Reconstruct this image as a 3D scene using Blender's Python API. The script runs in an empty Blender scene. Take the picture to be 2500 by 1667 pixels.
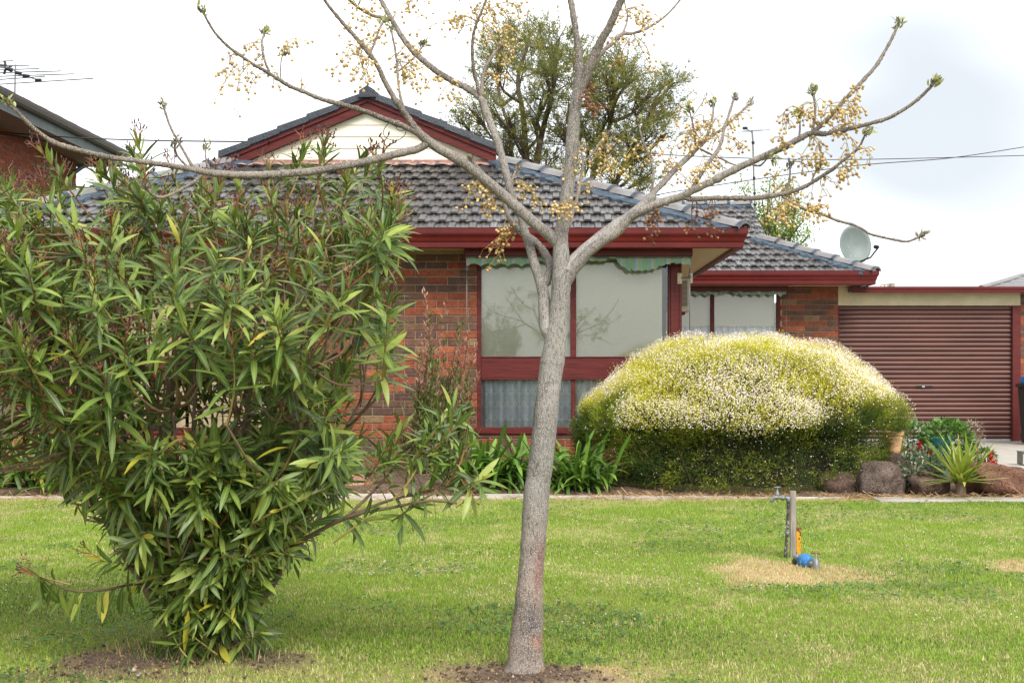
import bpy, bmesh, math, random
import numpy as np
from mathutils import Vector, Matrix, noise as mnoise

random.seed(7)
rng = np.random.default_rng(11)
R = math.radians
S = bpy.context.scene
COL = S.collection

# ------------------------------------------------------------------ camera
CAM_Z = 1.15
F = 3472.0                      # focal length in photo pixels (50 mm on 36 mm, 2500 px wide)
VX, VY = 1340.0, 900.0          # vanishing point in photo pixels
cd = bpy.data.cameras.new("camera")
cam = bpy.data.objects.new("camera", cd)
COL.objects.link(cam)
cam.location = (0, 0, CAM_Z)
cam.rotation_euler = (R(90), 0, 0)
cd.lens = 50.0
cd.sensor_width = 36.0
cd.shift_x = (1250 - VX) / 2500
cd.shift_y = (VY - 833.5) / 2500
cd.clip_start = 0.05
cd.clip_end = 1500
S.camera = cam

# ------------------------------------------------------------------ light
SUN_EL, SUN_AZ = 44.0, 156.0    # azimuth clockwise from +Y (the view direction): behind the camera, to the right
world = bpy.data.worlds.new("World")
S.world = world
world.use_nodes = True
wn, wl = world.node_tree.nodes, world.node_tree.links
bg = wn["Background"]
bg.inputs["Strength"].default_value = 0.10
sky = wn.new("ShaderNodeTexSky")
sky.sky_type = 'NISHITA'
sky.sun_disc = False
sky.sun_elevation = R(SUN_EL)
sky.sun_rotation = R(SUN_AZ)
tc = wn.new("ShaderNodeTexCoord")
mp = wn.new("ShaderNodeMapping")
mp.inputs["Scale"].default_value = (1.0, 1.0, 2.6)
mp.inputs["Location"].default_value = (0.35, 0.0, 0.1)
nz = wn.new("ShaderNodeTexNoise")
nz.inputs["Scale"].default_value = 2.3
nz.inputs["Detail"].default_value = 2.5
nz.inputs["Roughness"].default_value = 0.4
rp = wn.new("ShaderNodeValToRGB")
rp.color_ramp.elements[0].position = 0.33
rp.color_ramp.elements[0].color = (3.15, 3.3, 3.48, 1)
rp.color_ramp.elements[1].position = 0.66
rp.color_ramp.elements[1].color = (8.4, 8.5, 8.6, 1)
mx = wn.new("ShaderNodeMix")
mx.data_type = 'RGBA'
mx.inputs["Factor"].default_value = 0.93
wl.new(tc.outputs["Generated"], mp.inputs["Vector"])
wl.new(mp.outputs["Vector"], nz.inputs["Vector"])
wl.new(nz.outputs["Fac"], rp.inputs["Fac"])
wl.new(sky.outputs["Color"], mx.inputs[6])
wl.new(rp.outputs["Color"], mx.inputs[7])
wl.new(mx.outputs[2], bg.inputs["Color"])

ld = bpy.data.lights.new("sun", 'SUN')
ld.energy = 1.5
ld.angle = R(24)
ld.color = (1.0, 0.955, 0.88)
sun = bpy.data.objects.new("sun", ld)
COL.objects.link(sun)
sdir = Vector((math.sin(R(SUN_AZ)) * math.cos(R(SUN_EL)), math.cos(R(SUN_AZ)) * math.cos(R(SUN_EL)), math.sin(R(SUN_EL))))
sun.rotation_euler = (-sdir).to_track_quat('-Z', 'Y').to_euler()
sun.location = sdir * 40

S.view_settings.view_transform = 'Standard'
S.view_settings.look = 'None'
S.view_settings.exposure = 1.4
S.view_settings.gamma = 1.0
S.view_settings.use_curve_mapping = False
try:
    S.cycles.max_bounces = 6
    S.cycles.transparent_max_bounces = 12
    S.cycles.use_denoising = True
    S.cycles.caustics_reflective = False
    S.cycles.caustics_refractive = False
except Exception:
    pass


# ------------------------------------------------------------------ helpers
def at(px, py, Y):
    """a point of the photo at distance Y"""
    return Vector(((px - VX) / F * Y, Y, CAM_Z + (VY - py) / F * Y))


def gnd(px, py, z=0.0):
    Y = (CAM_Z - z) * F / (py - VY)
    return Vector(((px - VX) / F * Y, Y, z))


def xx(px, Y):
    return (px - VX) / F * Y


def zz(py, Y):
    return CAM_Z + (VY - py) / F * Y


W = {}


def wm(o):
    return W.get(o.name, Matrix.Identity(4))


def link(o, parent=None):
    COL.objects.link(o)
    W[o.name] = o.matrix_basis.copy()
    if parent is not None:
        o.parent = parent
        o.matrix_parent_inverse = wm(parent).inverted()
    return o


def tag(o, label=None, cat=None, group=None, kind=None):
    if label: o["label"] = label
    if cat: o["category"] = cat
    if group: o["group"] = group
    if kind: o["kind"] = kind
    return o


def thing(name, loc, label, cat, group=None):
    o = bpy.data.objects.new(name, None)
    o.empty_display_size = 0.1
    o.location = loc
    link(o)
    return tag(o, label, cat, group)


def np_mesh(name, V, Fc, mats, col=None, uv=None, smooth=False, fmat=None):
    """V (n,3), Fc (m,k) all faces with k corners (or list of such arrays)"""
    me = bpy.data.meshes.new(name)
    if not isinstance(Fc, list): Fc = [Fc]
    Fc = [f for f in Fc if len(f)]
    V = np.asarray(V, dtype=np.float32)
    me.vertices.add(len(V))
    me.vertices.foreach_set("co", V.ravel())
    loops = np.concatenate([f.ravel() for f in Fc]).astype(np.int32)
    sizes = np.concatenate([np.full(len(f), f.shape[1]) for f in Fc]).astype(np.int32)
    me.loops.add(len(loops))
    me.loops.foreach_set("vertex_index", loops)
    me.polygons.add(len(sizes))
    st = np.concatenate([[0], np.cumsum(sizes)[:-1]]).astype(np.int32)
    me.polygons.foreach_set("loop_start", st)
    me.polygons.foreach_set("loop_total", sizes)
    if smooth:
        me.polygons.foreach_set("use_smooth", np.ones(len(sizes), dtype=bool))
    if fmat is not None:
        me.polygons.foreach_set("material_index", np.asarray(fmat, dtype=np.int32))
    if col is not None:
        a = me.attributes.new("col", 'FLOAT_COLOR', 'POINT')
        c = np.ones((len(V), 4), dtype=np.float32)
        c[:, :3] = col
        a.data.foreach_set("color", c.ravel())
    if uv is not None:
        u = me.uv_layers.new(name="uv")
        u.data.foreach_set("uv", np.asarray(uv, dtype=np.float32)[loops].ravel())
    me.update(calc_edges=True)
    for m in (mats if isinstance(mats, (list, tuple)) else [mats]):
        me.materials.append(m)
    return me


def np_obj(name, V, Fc, mats, parent=None, **k):
    return link(bpy.data.objects.new(name, np_mesh(name, V, Fc, mats, **k)), parent)


class MB:
    """collects simple shapes and links them as ONE mesh object"""

    def __init__(s):
        s.v, s.f, s.c, s.uv, s.m = [], [], [], [], []

    def add(s, verts, faces, col=(1, 1, 1), uv=None, mi=0):
        b = len(s.v)
        s.v += [tuple(p) for p in verts]
        s.f += [tuple(i + b for i in f) for f in faces]
        s.c += [col] * len(verts)
        s.uv += list(uv) if uv is not None else [(p[0] + p[1], p[2]) for p in verts]
        s.m += [mi] * len(faces)
        return s

    def box(s, x0, x1, y0, y1, z0, z1, col=(1, 1, 1), mi=0, M=None):
        v = [(x0, y0, z0), (x1, y0, z0), (x1, y1, z0), (x0, y1, z0), (x0, y0, z1), (x1, y0, z1), (x1, y1, z1), (x0, y1, z1)]
        if M is not None: v = [M @ Vector(p) for p in v]
        return s.add(v, [(3, 2, 1, 0), (4, 5, 6, 7), (0, 1, 5, 4), (1, 2, 6, 5), (2, 3, 7, 6), (3, 0, 4, 7)], col, mi=mi)

    def tube(s, pts, rad, seg=8, col=(1, 1, 1), cap=True, mi=0):
        v, f, uv = tube_arrays(pts, rad, seg, cap)
        return s.add(v, f, col, uv, mi)

    def lathe(s, prof, o, axis=Vector((0, 0, 1)), seg=16, col=(1, 1, 1), mi=0):
        """prof: (radius, height along axis)"""
        q = Vector((0, 0, 1)).rotation_difference(Vector(axis))
        v, f = [], []
        for r, h in prof:
            for k in range(seg):
                a = 2 * math.pi * k / seg
                v.append(Vector(o) + q @ Vector((r * math.cos(a), r * math.sin(a), h)))
        for i in range(len(prof) - 1):
            for k in range(seg):
                a, b = i * seg + k, i * seg + (k + 1) % seg
                f.append((a, b, b + seg, a + seg))
        f.append(tuple(reversed(range(seg))))
        f.append(tuple(range((len(prof) - 1) * seg, len(prof) * seg)))
        return s.add(v, f, col, mi=mi)

    def mesh(s, name, mats, smooth=False):
        me = bpy.data.meshes.new(name)
        me.from_pydata(s.v, [], s.f)
        a = me.attributes.new("col", 'FLOAT_COLOR', 'POINT')
        c = np.ones((len(s.v), 4), dtype=np.float32)
        c[:, :3] = np.array(s.c)
        a.data.foreach_set("color", c.ravel())
        u = me.uv_layers.new(name="uv")
        li = np.empty(len(me.loops), dtype=np.int32)
        me.loops.foreach_get("vertex_index", li)
        u.data.foreach_set("uv", np.array(s.uv, dtype=np.float32)[li].ravel())
        me.polygons.foreach_set("material_index", np.array(s.m, dtype=np.int32))
        if smooth:
            me.polygons.foreach_set("use_smooth", np.ones(len(me.polygons), dtype=bool))
        for m in (mats if isinstance(mats, (list, tuple)) else [mats]): me.materials.append(m)
        me.update()
        return me

    def build(s, name, mats, parent=None, smooth=False, bevel=0.0):
        o = link(bpy.data.objects.new(name, s.mesh(name, mats, smooth)), parent)
        if bevel:
            b = o.modifiers.new("bevel", 'BEVEL')
            b.width = bevel
            b.segments = 2
            b.limit_method = 'ANGLE'
        return o


def catmull(pts, n):
    """resample a list of vectors (any dimension, numpy) smoothly"""
    P = np.array(pts, dtype=float)
    if len(P) < 3:
        t = np.linspace(0, 1, n)[:, None]
        return P[0] * (1 - t) + P[-1] * t
    P = np.vstack([2 * P[0] - P[1], P, 2 * P[-1] - P[-2]])
    d = np.linalg.norm(np.diff(P[1:-1, :2] if P.shape[1] > 3 else P[1:-1], axis=0), axis=1)
    cum = np.concatenate([[0], np.cumsum(d)])
    out = []
    for s_ in np.linspace(0, cum[-1], n):
        i = min(np.searchsorted(cum, s_, side='right') - 1, len(d) - 1)
        t = (s_ - cum[i]) / max(d[i], 1e-9)
        p0, p1, p2, p3 = P[i], P[i + 1], P[i + 2], P[i + 3]
        out.append(0.5 * ((2 * p1) + (p2 - p0) * t + (2 * p0 - 5 * p1 + 4 * p2 - p3) * t * t + (3 * p1 - p0 - 3 * p2 + p3) * t ** 3))
    return np.array(out)


def tube_arrays(pts, rad, seg=8, cap=True):
    pts = [Vector(p) for p in pts]
    n = len(pts)
    if not hasattr(rad, '__len__'): rad = [rad] * n
    v, f, uv = [], [], []
    t0 = (pts[1] - pts[0]).normalized()
    ref = Vector((0, -1, 0)) if abs(t0.y) < 0.9 else Vector((1, 0, 0))
    nrm = (ref - t0 * ref.dot(t0)).normalized()
    L = 0
    for i in range(n):
        t = (pts[min(i + 1, n - 1)] - pts[max(i - 1, 0)]).normalized()
        nrm = (nrm - t * nrm.dot(t)).normalized()
        b = t.cross(nrm)
        if i: L += (pts[i] - pts[i - 1]).length
        for k in range(seg):
            a = 2 * math.pi * k / seg
            v.append(pts[i] + (nrm * math.cos(a) + b * math.sin(a)) * rad[i])
            uv.append((abs(k / seg - 0.5) * 2 * math.pi * 0.04, L))
    for i in range(n - 1):
        for k in range(seg):
            a, c = i * seg + k, i * seg + (k + 1) % seg
            f.append((a, c, c + seg, a + seg))
    if cap:
        f.append(tuple(reversed(range(seg))))
        f.append(tuple(range((n - 1) * seg, n * seg)))
    return v, f, uv


def vnoise(x, y, seed=0):
    """smooth value noise, numpy"""
    xi, yi = np.floor(x).astype(int), np.floor(y).astype(int)
    xf, yf = x - xi, y - yi
    u, v = xf * xf * (3 - 2 * xf), yf * yf * (3 - 2 * yf)

    def h(a, b):
        n = (a * 374761393 + b * 668265263 + seed * 1442695041) & 0x7fffffff
        n = ((n ^ (n >> 13)) * 1274126177) & 0x7fffffff
        return ((n ^ (n >> 16)) & 0xffff) / 65535.0
    return (h(xi, yi) * (1 - u) + h(xi + 1, yi) * u) * (1 - v) + (h(xi, yi + 1) * (1 - u) + h(xi + 1, yi + 1) * u) * v


def fnoise(x, y, seed=0, octv=3):
    s_, a, t = 0, 1.0, 0
    for o in range(octv):
        s_ = s_ + a * vnoise(x * 2 ** o, y * 2 ** o, seed + o)
        t += a
        a *= 0.5
    return s_ / t


# ------------------------------------------------------------------ materials
def mat(name, col=(0.5, 0.5, 0.5), rough=0.6, attr=False, var=0.15, vscale=6.0, bump=0.0, bscale=40.0, spec=0.4,
        metal=0.0, transl=0.0, speck=None, stretch=(1, 1, 1), midrib=None, coat=0.0):
    m = bpy.data.materials.new(name)
    m.use_nodes = True
    n, l = m.node_tree.nodes, m.node_tree.links
    p = n["Principled BSDF"]
    p.inputs["Roughness"].default_value = rough
    p.inputs["Specular IOR Level"].default_value = spec
    p.inputs["Metallic"].default_value = metal
    if coat:
        p.inputs["Coat Weight"].default_value = coat
        p.inputs["Coat Roughness"].default_value = 0.2
    geo = n.new("ShaderNodeNewGeometry")
    mapp = n.new("ShaderNodeMapping")
    mapp.inputs["Scale"].default_value = stretch
    l.new(geo.outputs["Position"], mapp.inputs["Vector"])
    if attr:
        a = n.new("ShaderNodeAttribute")
        a.attribute_name = "col"
        base = a.outputs["Color"]
    else:
        c = n.new("ShaderNodeRGB")
        c.outputs[0].default_value = (*col, 1)
        base = c.outputs[0]
    if var:
        t = n.new("ShaderNodeTexNoise")
        t.inputs["Scale"].default_value = vscale
        t.inputs["Detail"].default_value = 4
        t.inputs["Roughness"].default_value = 0.65
        l.new(mapp.outputs["Vector"], t.inputs["Vector"])
        mr = n.new("ShaderNodeMapRange")
        mr.inputs[1].default_value, mr.inputs[2].default_value = 0.3, 0.7
        mr.inputs[3].default_value, mr.inputs[4].default_value = 1 - var, 1 + var
        l.new(t.outputs["Fac"], mr.inputs[0])
        mu = n.new("ShaderNodeVectorMath")
        mu.operation = 'SCALE'
        l.new(base, mu.inputs[0])
        l.new(mr.outputs[0], mu.inputs["Scale"])
        base = mu.outputs[0]
    if speck:
        sc, sscale, th, wid = speck
        t = n.new("ShaderNodeTexNoise")
        t.inputs["Scale"].default_value = sscale
        t.inputs["Detail"].default_value = 3
        l.new(mapp.outputs["Vector"], t.inputs["Vector"])
        mr = n.new("ShaderNodeMapRange")
        mr.inputs[1].default_value, mr.inputs[2].default_value = th, th + wid
        l.new(t.outputs["Fac"], mr.inputs[0])
        mi = n.new("ShaderNodeMix")
        mi.data_type = 'RGBA'
        l.new(mr.outputs[0], mi.inputs["Factor"])
        l.new(base, mi.inputs[6])
        mi.inputs[7].default_value = (*sc, 1)
        base = mi.outputs[2]
    if midrib:
        uvn = n.new("ShaderNodeUVMap")
        sx = n.new("ShaderNodeSeparateXYZ")
        l.new(uvn.outputs[0], sx.inputs[0])
        sb = n.new("ShaderNodeMath"); sb.operation = 'SUBTRACT'; sb.inputs[1].default_value = 0.5
        l.new(sx.outputs[0], sb.inputs[0])
        ab = n.new("ShaderNodeMath"); ab.operation = 'ABSOLUTE'
        l.new(sb.outputs[0], ab.inputs[0])
        mr = n.new("ShaderNodeMapRange")
        mr.inputs[1].default_value, mr.inputs[2].default_value = 0.03, 0.075
        mr.inputs[3].default_value, mr.inputs[4].default_value = 0.75, 0.0
        l.new(ab.outputs[0], mr.inputs[0])
        mi = n.new("ShaderNodeMix"); mi.data_type = 'RGBA'
        l.new(mr.outputs[0], mi.inputs["Factor"])
        l.new(base, mi.inputs[6])
        mi.inputs[7].default_value = (*midrib, 1)
        base = mi.outputs[2]
    l.new(base, p.inputs["Base Color"])
    if bump:
        t = n.new("ShaderNodeTexNoise")
        t.inputs["Scale"].default_value = bscale
        t.inputs["Detail"].default_value = 5
        l.new(mapp.outputs["Vector"], t.inputs["Vector"])
        b = n.new("ShaderNodeBump")
        b.inputs["Strength"].default_value = bump
        b.inputs["Distance"].default_value = 0.02
        l.new(t.outputs["Fac"], b.inputs["Height"])
        l.new(b.outputs["Normal"], p.inputs["Normal"])
    if transl:
        tr = n.new("ShaderNodeBsdfTranslucent")
        l.new(base, tr.inputs["Color"])
        ms = n.new("ShaderNodeMixShader")
        ms.inputs[0].default_value = transl
        l.new(p.outputs[0], ms.inputs[1])
        l.new(tr.outputs[0], ms.inputs[2])
        l.new(ms.outputs[0], n["Material Output"].inputs["Surface"])
    return m


M = {}
M['red'] = mat("red_paint", (0.105, 0.0105, 0.0095), 0.34, var=0.2, vscale=4, spec=0.32)
M['red_wood'] = mat("red_timber_paint", (0.105, 0.018, 0.016), 0.5, spec=0.25, var=0.35, vscale=9, stretch=(0.4, 1, 4), bump=0.1, bscale=30)
M['cream'] = mat("cream_paint", (0.60, 0.52, 0.33), 0.6, var=0.12, vscale=5)
M['soffit'] = mat("soffit_paint", (0.66, 0.57, 0.38), 0.7, var=0.08, vscale=4)
M['board'] = mat("weatherboard_paint", (0.80, 0.765, 0.62), 0.55, var=0.05, vscale=7, stretch=(0.5, 1, 5))
M['brick'] = mat("clinker_brick", attr=True, rough=0.85, var=0.3, vscale=14, bump=0.5, bscale=90, spec=0.25, speck=((0.05, 0.03, 0.024), 75, 0.58, 0.08))
M['mortar'] = mat("mortar", (0.36, 0.29, 0.19), 0.95, var=0.2, vscale=20, bump=0.4, bscale=150, spec=0.2)
M['tile'] = mat("glazed_roof_tile", attr=True, rough=0.30, var=0.35, vscale=16, bump=0.15, bscale=60, spec=0.55, speck=((0.32, 0.30, 0.27), 26, 0.66, 0.10))
M['bedding'] = mat("blue_pointing", (0.042, 0.064, 0.092), 0.6, var=0.6, vscale=9, bump=0.8, bscale=22, speck=((0.14, 0.17, 0.20), 12, 0.62, 0.1))
M['cap'] = mat("ridge_cap_tile", (0.19, 0.18, 0.178), 0.42, var=0.25, vscale=5, bump=0.1, bscale=40, spec=0.5)
M['darkcap'] = mat("dark_cap_tile", (0.034, 0.040, 0.052), 0.5, var=0.35, vscale=9, bump=0.4, bscale=40)
M['pinkmortar'] = mat("pink_flashing_mortar", (0.33, 0.19, 0.155), 0.9, var=0.3, vscale=14, bump=0.6, bscale=50, speck=((0.55, 0.47, 0.42), 20, 0.6, 0.08))
M['door'] = mat("roller_door_steel", (0.098, 0.035, 0.025), 0.45, var=0.28, vscale=2.5, stretch=(0.35, 1, 2.2), spec=0.5)
M['silver'] = mat("bare_aluminium", (0.6, 0.6, 0.6), 0.4, metal=0.7, var=0.1)
M['galv'] = mat("weathered_galvanised", (0.19, 0.20, 0.195), 0.5, metal=0.5, var=0.35, vscale=40, bump=0.2, bscale=120)
M['darkpipe'] = mat("dark_pipe", (0.06, 0.055, 0.05), 0.5, metal=0.3, var=0.4, vscale=40, speck=((0.28, 0.27, 0.25), 45, 0.58, 0.06))
M['concrete'] = mat("concrete", (0.36, 0.33, 0.285), 0.85, var=0.16, vscale=3, bump=0.15, bscale=120, speck=((0.25, 0.22, 0.18), 8, 0.66, 0.1))
M['timber'] = mat("grey_weathered_timber", (0.27, 0.24, 0.21), 0.85, var=0.5, vscale=30, stretch=(3, 3, 0.25), bump=0.5, bscale=60)
M['edge'] = mat("pale_edging", (0.50, 0.47, 0.43), 0.8, var=0.2, vscale=9, stretch=(0.3, 2, 2))
M['soil'] = mat("garden_soil", (0.115, 0.075, 0.052), 0.95, var=0.4, vscale=9, bump=1.0, bscale=45, speck=((0.30, 0.22, 0.15), 60, 0.60, 0.05), spec=0.15)
M['rock'] = mat("basalt_boulder", attr=True, rough=0.95, var=0.55, vscale=9, bump=1.0, bscale=70, spec=0.15, speck=((0.03, 0.022, 0.018), 85, 0.54, 0.10))
M['olive'] = mat("oleander_leaf", attr=True, rough=0.42, var=0.12, vscale=30, transl=0.28, midrib=(0.36, 0.42, 0.13), spec=0.5)
M['leaf'] = mat("leaf", attr=True, rough=0.42, var=0.15, vscale=25, transl=0.28, spec=0.5)
M['grass'] = mat("grass_blade", attr=True, rough=0.6, var=0.0, transl=0.35, spec=0.25)
M['fine'] = mat("fine_foliage", attr=True, rough=0.6, var=0.0, transl=0.42, spec=0.3)
M['petal'] = mat("petal", attr=True, rough=0.6, var=0.0, transl=0.3, spec=0.2)
M['stem'] = mat("brown_stem", (0.155, 0.105, 0.07), 0.8, var=0.3, vscale=25, bump=0.3, bscale=90)
M['stalk'] = mat("stalk", attr=True, rough=0.7, var=0.15, vscale=40)
M['berry'] = mat("berry_skin", attr=True, rough=0.45, var=0.18, vscale=120, spec=0.4)
M['farbark'] = mat("far_bark", (0.12, 0.085, 0.065), 0.9, var=0.3, vscale=6)
M['black'] = mat("black_plastic", (0.012, 0.012, 0.013), 0.45, var=0.1)
M['binbody'] = mat("bin_plastic", (0.028, 0.035, 0.03), 0.5, var=0.1)
M['blue'] = mat("blue_plastic", (0.025, 0.15, 0.36), 0.45, var=0.4, vscale=25, speck=((0.35, 0.45, 0.52), 50, 0.64, 0.1))
M['yellow'] = mat("chipped_yellow_paint", (0.62, 0.30, 0.01), 0.5, var=0.15, vscale=20, speck=((0.10, 0.04, 0.015), 55, 0.57, 0.04))
M['rust'] = mat("rust", (0.20, 0.09, 0.045), 0.9, var=0.4, vscale=40, bump=0.5, bscale=90)
M['teal'] = mat("teal_plastic", (0.02, 0.30, 0.32), 0.4, var=0.1)
M['terra'] = mat("terracotta", (0.56, 0.34, 0.17), 0.8, var=0.2, vscale=14, bump=0.2, bscale=60)
M['dish'] = mat("dish_grey", (0.17, 0.205, 0.195), 0.5, var=0.1, vscale=6)
M['beige'] = mat("beige_metal", (0.52, 0.45, 0.35), 0.5, var=0.1, vscale=8)
M['gutterbrown'] = mat("brown_gutter", (0.075, 0.060, 0.050), 0.5, var=0.15)
M['fasciagreen'] = mat("green_grey_fascia", (0.13, 0.155, 0.145), 0.6, var=0.2, vscale=4)
M['brownsoffit'] = mat("brown_soffit", (0.30, 0.20, 0.17), 0.8, var=0.1)
M['slate'] = mat("far_roof_tile", (0.13, 0.13, 0.135), 0.5, var=0.2, vscale=5, spec=0.5)
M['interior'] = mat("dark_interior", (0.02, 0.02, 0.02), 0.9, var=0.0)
M['straw'] = mat("dry_straw", attr=True, rough=0.8, var=0.0, transl=0.15)
M['underside'] = mat("gutter_underside", (0.13, 0.05, 0.035), 0.6, var=0.15)


def bark_mat():
    m = bpy.data.materials.new("speckled_bark")
    m.use_nodes = True
    n, l = m.node_tree.nodes, m.node_tree.links
    p = n["Principled BSDF"]
    p.inputs["Roughness"].default_value = 0.75
    p.inputs["Specular IOR Level"].default_value = 0.3
    uvn = n.new("ShaderNodeUVMap")
    at_ = n.new("ShaderNodeAttribute"); at_.attribute_name = "col"
    geo = n.new("ShaderNodeNewGeometry")
    # pale lenticels
    mp1 = n.new("ShaderNodeMapping"); mp1.inputs["Scale"].default_value = (210, 210, 140)
    l.new(geo.outputs['Position'], mp1.inputs["Vector"])
    nd = n.new("ShaderNodeTexNoise"); nd.inputs["Scale"].default_value = 0.9; nd.inputs["Detail"].default_value = 2
    l.new(mp1.outputs[0], nd.inputs["Vector"])
    ad = n.new("ShaderNodeMixRGB"); ad.blend_type = 'ADD'; ad.inputs[0].default_value = 0.6
    l.new(mp1.outputs[0], ad.inputs[1]); l.new(nd.outputs["Color"], ad.inputs[2])
    vo = n.new("ShaderNodeTexVoronoi"); vo.inputs["Scale"].default_value = 1.0; vo.inputs["Randomness"].default_value = 1.0
    l.new(ad.outputs[0], vo.inputs["Vector"])
    mr = n.new("ShaderNodeMapRange")
    mr.inputs[1].default_value, mr.inputs[2].default_value = 0.22, 0.36
    mr.inputs[3].default_value, mr.inputs[4].default_value = 1, 0
    l.new(vo.outputs["Distance"], mr.inputs[0])
    # large lichen / tone variation
    n2 = n.new("ShaderNodeTexNoise"); n2.inputs["Scale"].default_value = 7; n2.inputs["Detail"].default_value = 6; n2.inputs["Roughness"].default_value = 0.65
    l.new(geo.outputs["Position"], n2.inputs["Vector"])
    r2 = n.new("ShaderNodeMapRange"); r2.inputs[1].default_value, r2.inputs[2].default_value = 0.3, 0.7
    r2.inputs[3].default_value, r2.inputs[4].default_value = 0.55, 1.5
    l.new(n2.outputs["Fac"], r2.inputs[0])
    sc = n.new("ShaderNodeVectorMath"); sc.operation = 'SCALE'
    l.new(at_.outputs["Color"], sc.inputs[0]); l.new(r2.outputs[0], sc.inputs["Scale"])
    # fine vertical cracks
    mp3 = n.new("ShaderNodeMapping"); mp3.inputs["Scale"].default_value = (190, 190, 45)
    l.new(geo.outputs['Position'], mp3.inputs["Vector"])
    n3 = n.new("ShaderNodeTexNoise"); n3.inputs["Scale"].default_value = 1; n3.inputs["Detail"].default_value = 4
    l.new(mp3.outputs[0], n3.inputs["Vector"])
    r3 = n.new("ShaderNodeMapRange"); r3.inputs[1].default_value, r3.inputs[2].default_value = 0.36, 0.5
    r3.inputs[3].default_value, r3.inputs[4].default_value = 0.5, 1.0
    l.new(n3.outputs["Fac"], r3.inputs[0])
    sc2 = n.new("ShaderNodeVectorMath"); sc2.operation = 'SCALE'
    l.new(sc.outputs[0], sc2.inputs[0]); l.new(r3.outputs[0], sc2.inputs["Scale"])
    mi = n.new("ShaderNodeMix"); mi.data_type = 'RGBA'
    ml = n.new("ShaderNodeMath"); ml.operation = 'MULTIPLY'; ml.inputs[1].default_value = 0.68
    l.new(mr.outputs[0], ml.inputs[0])
    l.new(ml.outputs[0], mi.inputs["Factor"]); l.new(sc2.outputs[0], mi.inputs[6])
    mi.inputs[7].default_value = (0.62, 0.56, 0.46, 1)
    l.new(mi.outputs[2], p.inputs["Base Color"])
    sm = n.new("ShaderNodeMath"); sm.operation = 'ADD'
    l.new(n3.outputs["Fac"], sm.inputs[0]); l.new(mr.outputs[0], sm.inputs[1])
    b = n.new("ShaderNodeBump"); b.inputs["Strength"].default_value = 0.55; b.inputs["Distance"].default_value = 0.004
    l.new(sm.outputs[0], b.inputs["Height"]); l.new(b.outputs[0], p.inputs["Normal"])
    return m


M['bark'] = bark_mat()


def glass_mat():
    m = bpy.data.materials.new("window_glass")
    m.use_nodes = True
    n, l = m.node_tree.nodes, m.node_tree.links
    n.remove(n["Principled BSDF"])
    t = n.new("ShaderNodeBsdfTransparent"); t.inputs[0].default_value = (0.97, 0.98, 0.975, 1)
    g = n.new("ShaderNodeBsdfGlossy"); g.inputs["Roughness"].default_value = 0.015
    fr = n.new("ShaderNodeFresnel"); fr.inputs[0].default_value = 1.62
    mx_ = n.new("ShaderNodeMixShader")
    l.new(fr.outputs[0], mx_.inputs[0]); l.new(t.outputs[0], mx_.inputs[1]); l.new(g.outputs[0], mx_.inputs[2])
    l.new(mx_.outputs[0], n["Material Output"].inputs["Surface"])
    return m


M['glass'] = glass_mat()
M['blind'] = mat("roller_blind_cloth", (0.90, 0.89, 0.68), 0.8, var=0.06, vscale=160, stretch=(1, 1, 0.12))
M['frost'] = mat("frosted_stain", (0.5, 0.52, 0.5), 0.8)


def lace_mat():
    m = bpy.data.materials.new("lace_curtain")
    m.use_nodes = True
    n, l = m.node_tree.nodes, m.node_tree.links
    p = n["Principled BSDF"]; p.inputs["Roughness"].default_value = 0.9
    uvn = n.new("ShaderNodeUVMap")
    sx = n.new("ShaderNodeSeparateXYZ"); l.new(uvn.outputs[0], sx.inputs[0])

    def math_(op, a, b=None):
        q = n.new("ShaderNodeMath"); q.operation = op
        for i, s_ in enumerate((a, b)):
            if s_ is None: continue
            if isinstance(s_, (int, float)): q.inputs[i].default_value = s_
            else: l.new(s_, q.inputs[i])
        return q.outputs[0]
    cu = math_('SUBTRACT', math_('FRACT', math_('DIVIDE', sx.outputs[0], 0.118)), 0.5)
    cv = math_('FRACT', math_('DIVIDE', sx.outputs[1], 0.146))
    dy = math_('SUBTRACT', cv, 1.02)
    d = math_('SQRT', math_('ADD', math_('MULTIPLY', math_('MULTIPLY', cu, cu), 1.6), math_('MULTIPLY', dy, dy)))
    rings = math_('GREATER_THAN', math_('SINE', math_('MULTIPLY', d, 38.0)), 0.25)
    inside = math_('LESS_THAN', d, 0.74)
    out2 = math_('GREATER_THAN', d, 0.28)
    arcs = math_('MULTIPLY', math_('MULTIPLY', rings, inside), out2)
    bx = math_('SUBTRACT', math_('ABSOLUTE', cu), 0.10)
    by = math_('SUBTRACT', cv, 0.14)
    bow = math_('LESS_THAN', math_('ADD', math_('MULTIPLY', math_('MULTIPLY', bx, bx), 2.5), math_('MULTIPLY', by, by)), 0.0065)
    edge_ = math_('LESS_THAN', math_('ABSOLUTE', math_('SUBTRACT', cv, 0.80)), 0.02)
    pat = math_('MINIMUM', math_('ADD', math_('ADD', math_('MULTIPLY', arcs, 0.5), bow), math_('MULTIPLY', edge_, 0.4)), 1.0)
    t = n.new("ShaderNodeTexNoise"); t.inputs["Scale"].default_value = 240
    l.new(uvn.outputs[0], t.inputs["Vector"])
    pat2 = math_('MULTIPLY', pat, math_('ADD', t.outputs["Fac"], 0.45))
    mi = n.new("ShaderNodeMix"); mi.data_type = 'RGBA'
    l.new(pat2, mi.inputs["Factor"])
    mi.inputs[6].default_value = (0.90, 0.96, 1.0, 1)
    mi.inputs[7].default_value = (0.40, 0.49, 0.62, 1)
    l.new(mi.outputs[2], p.inputs["Base Color"])
    return m


M['lace'] = lace_mat()


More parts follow.
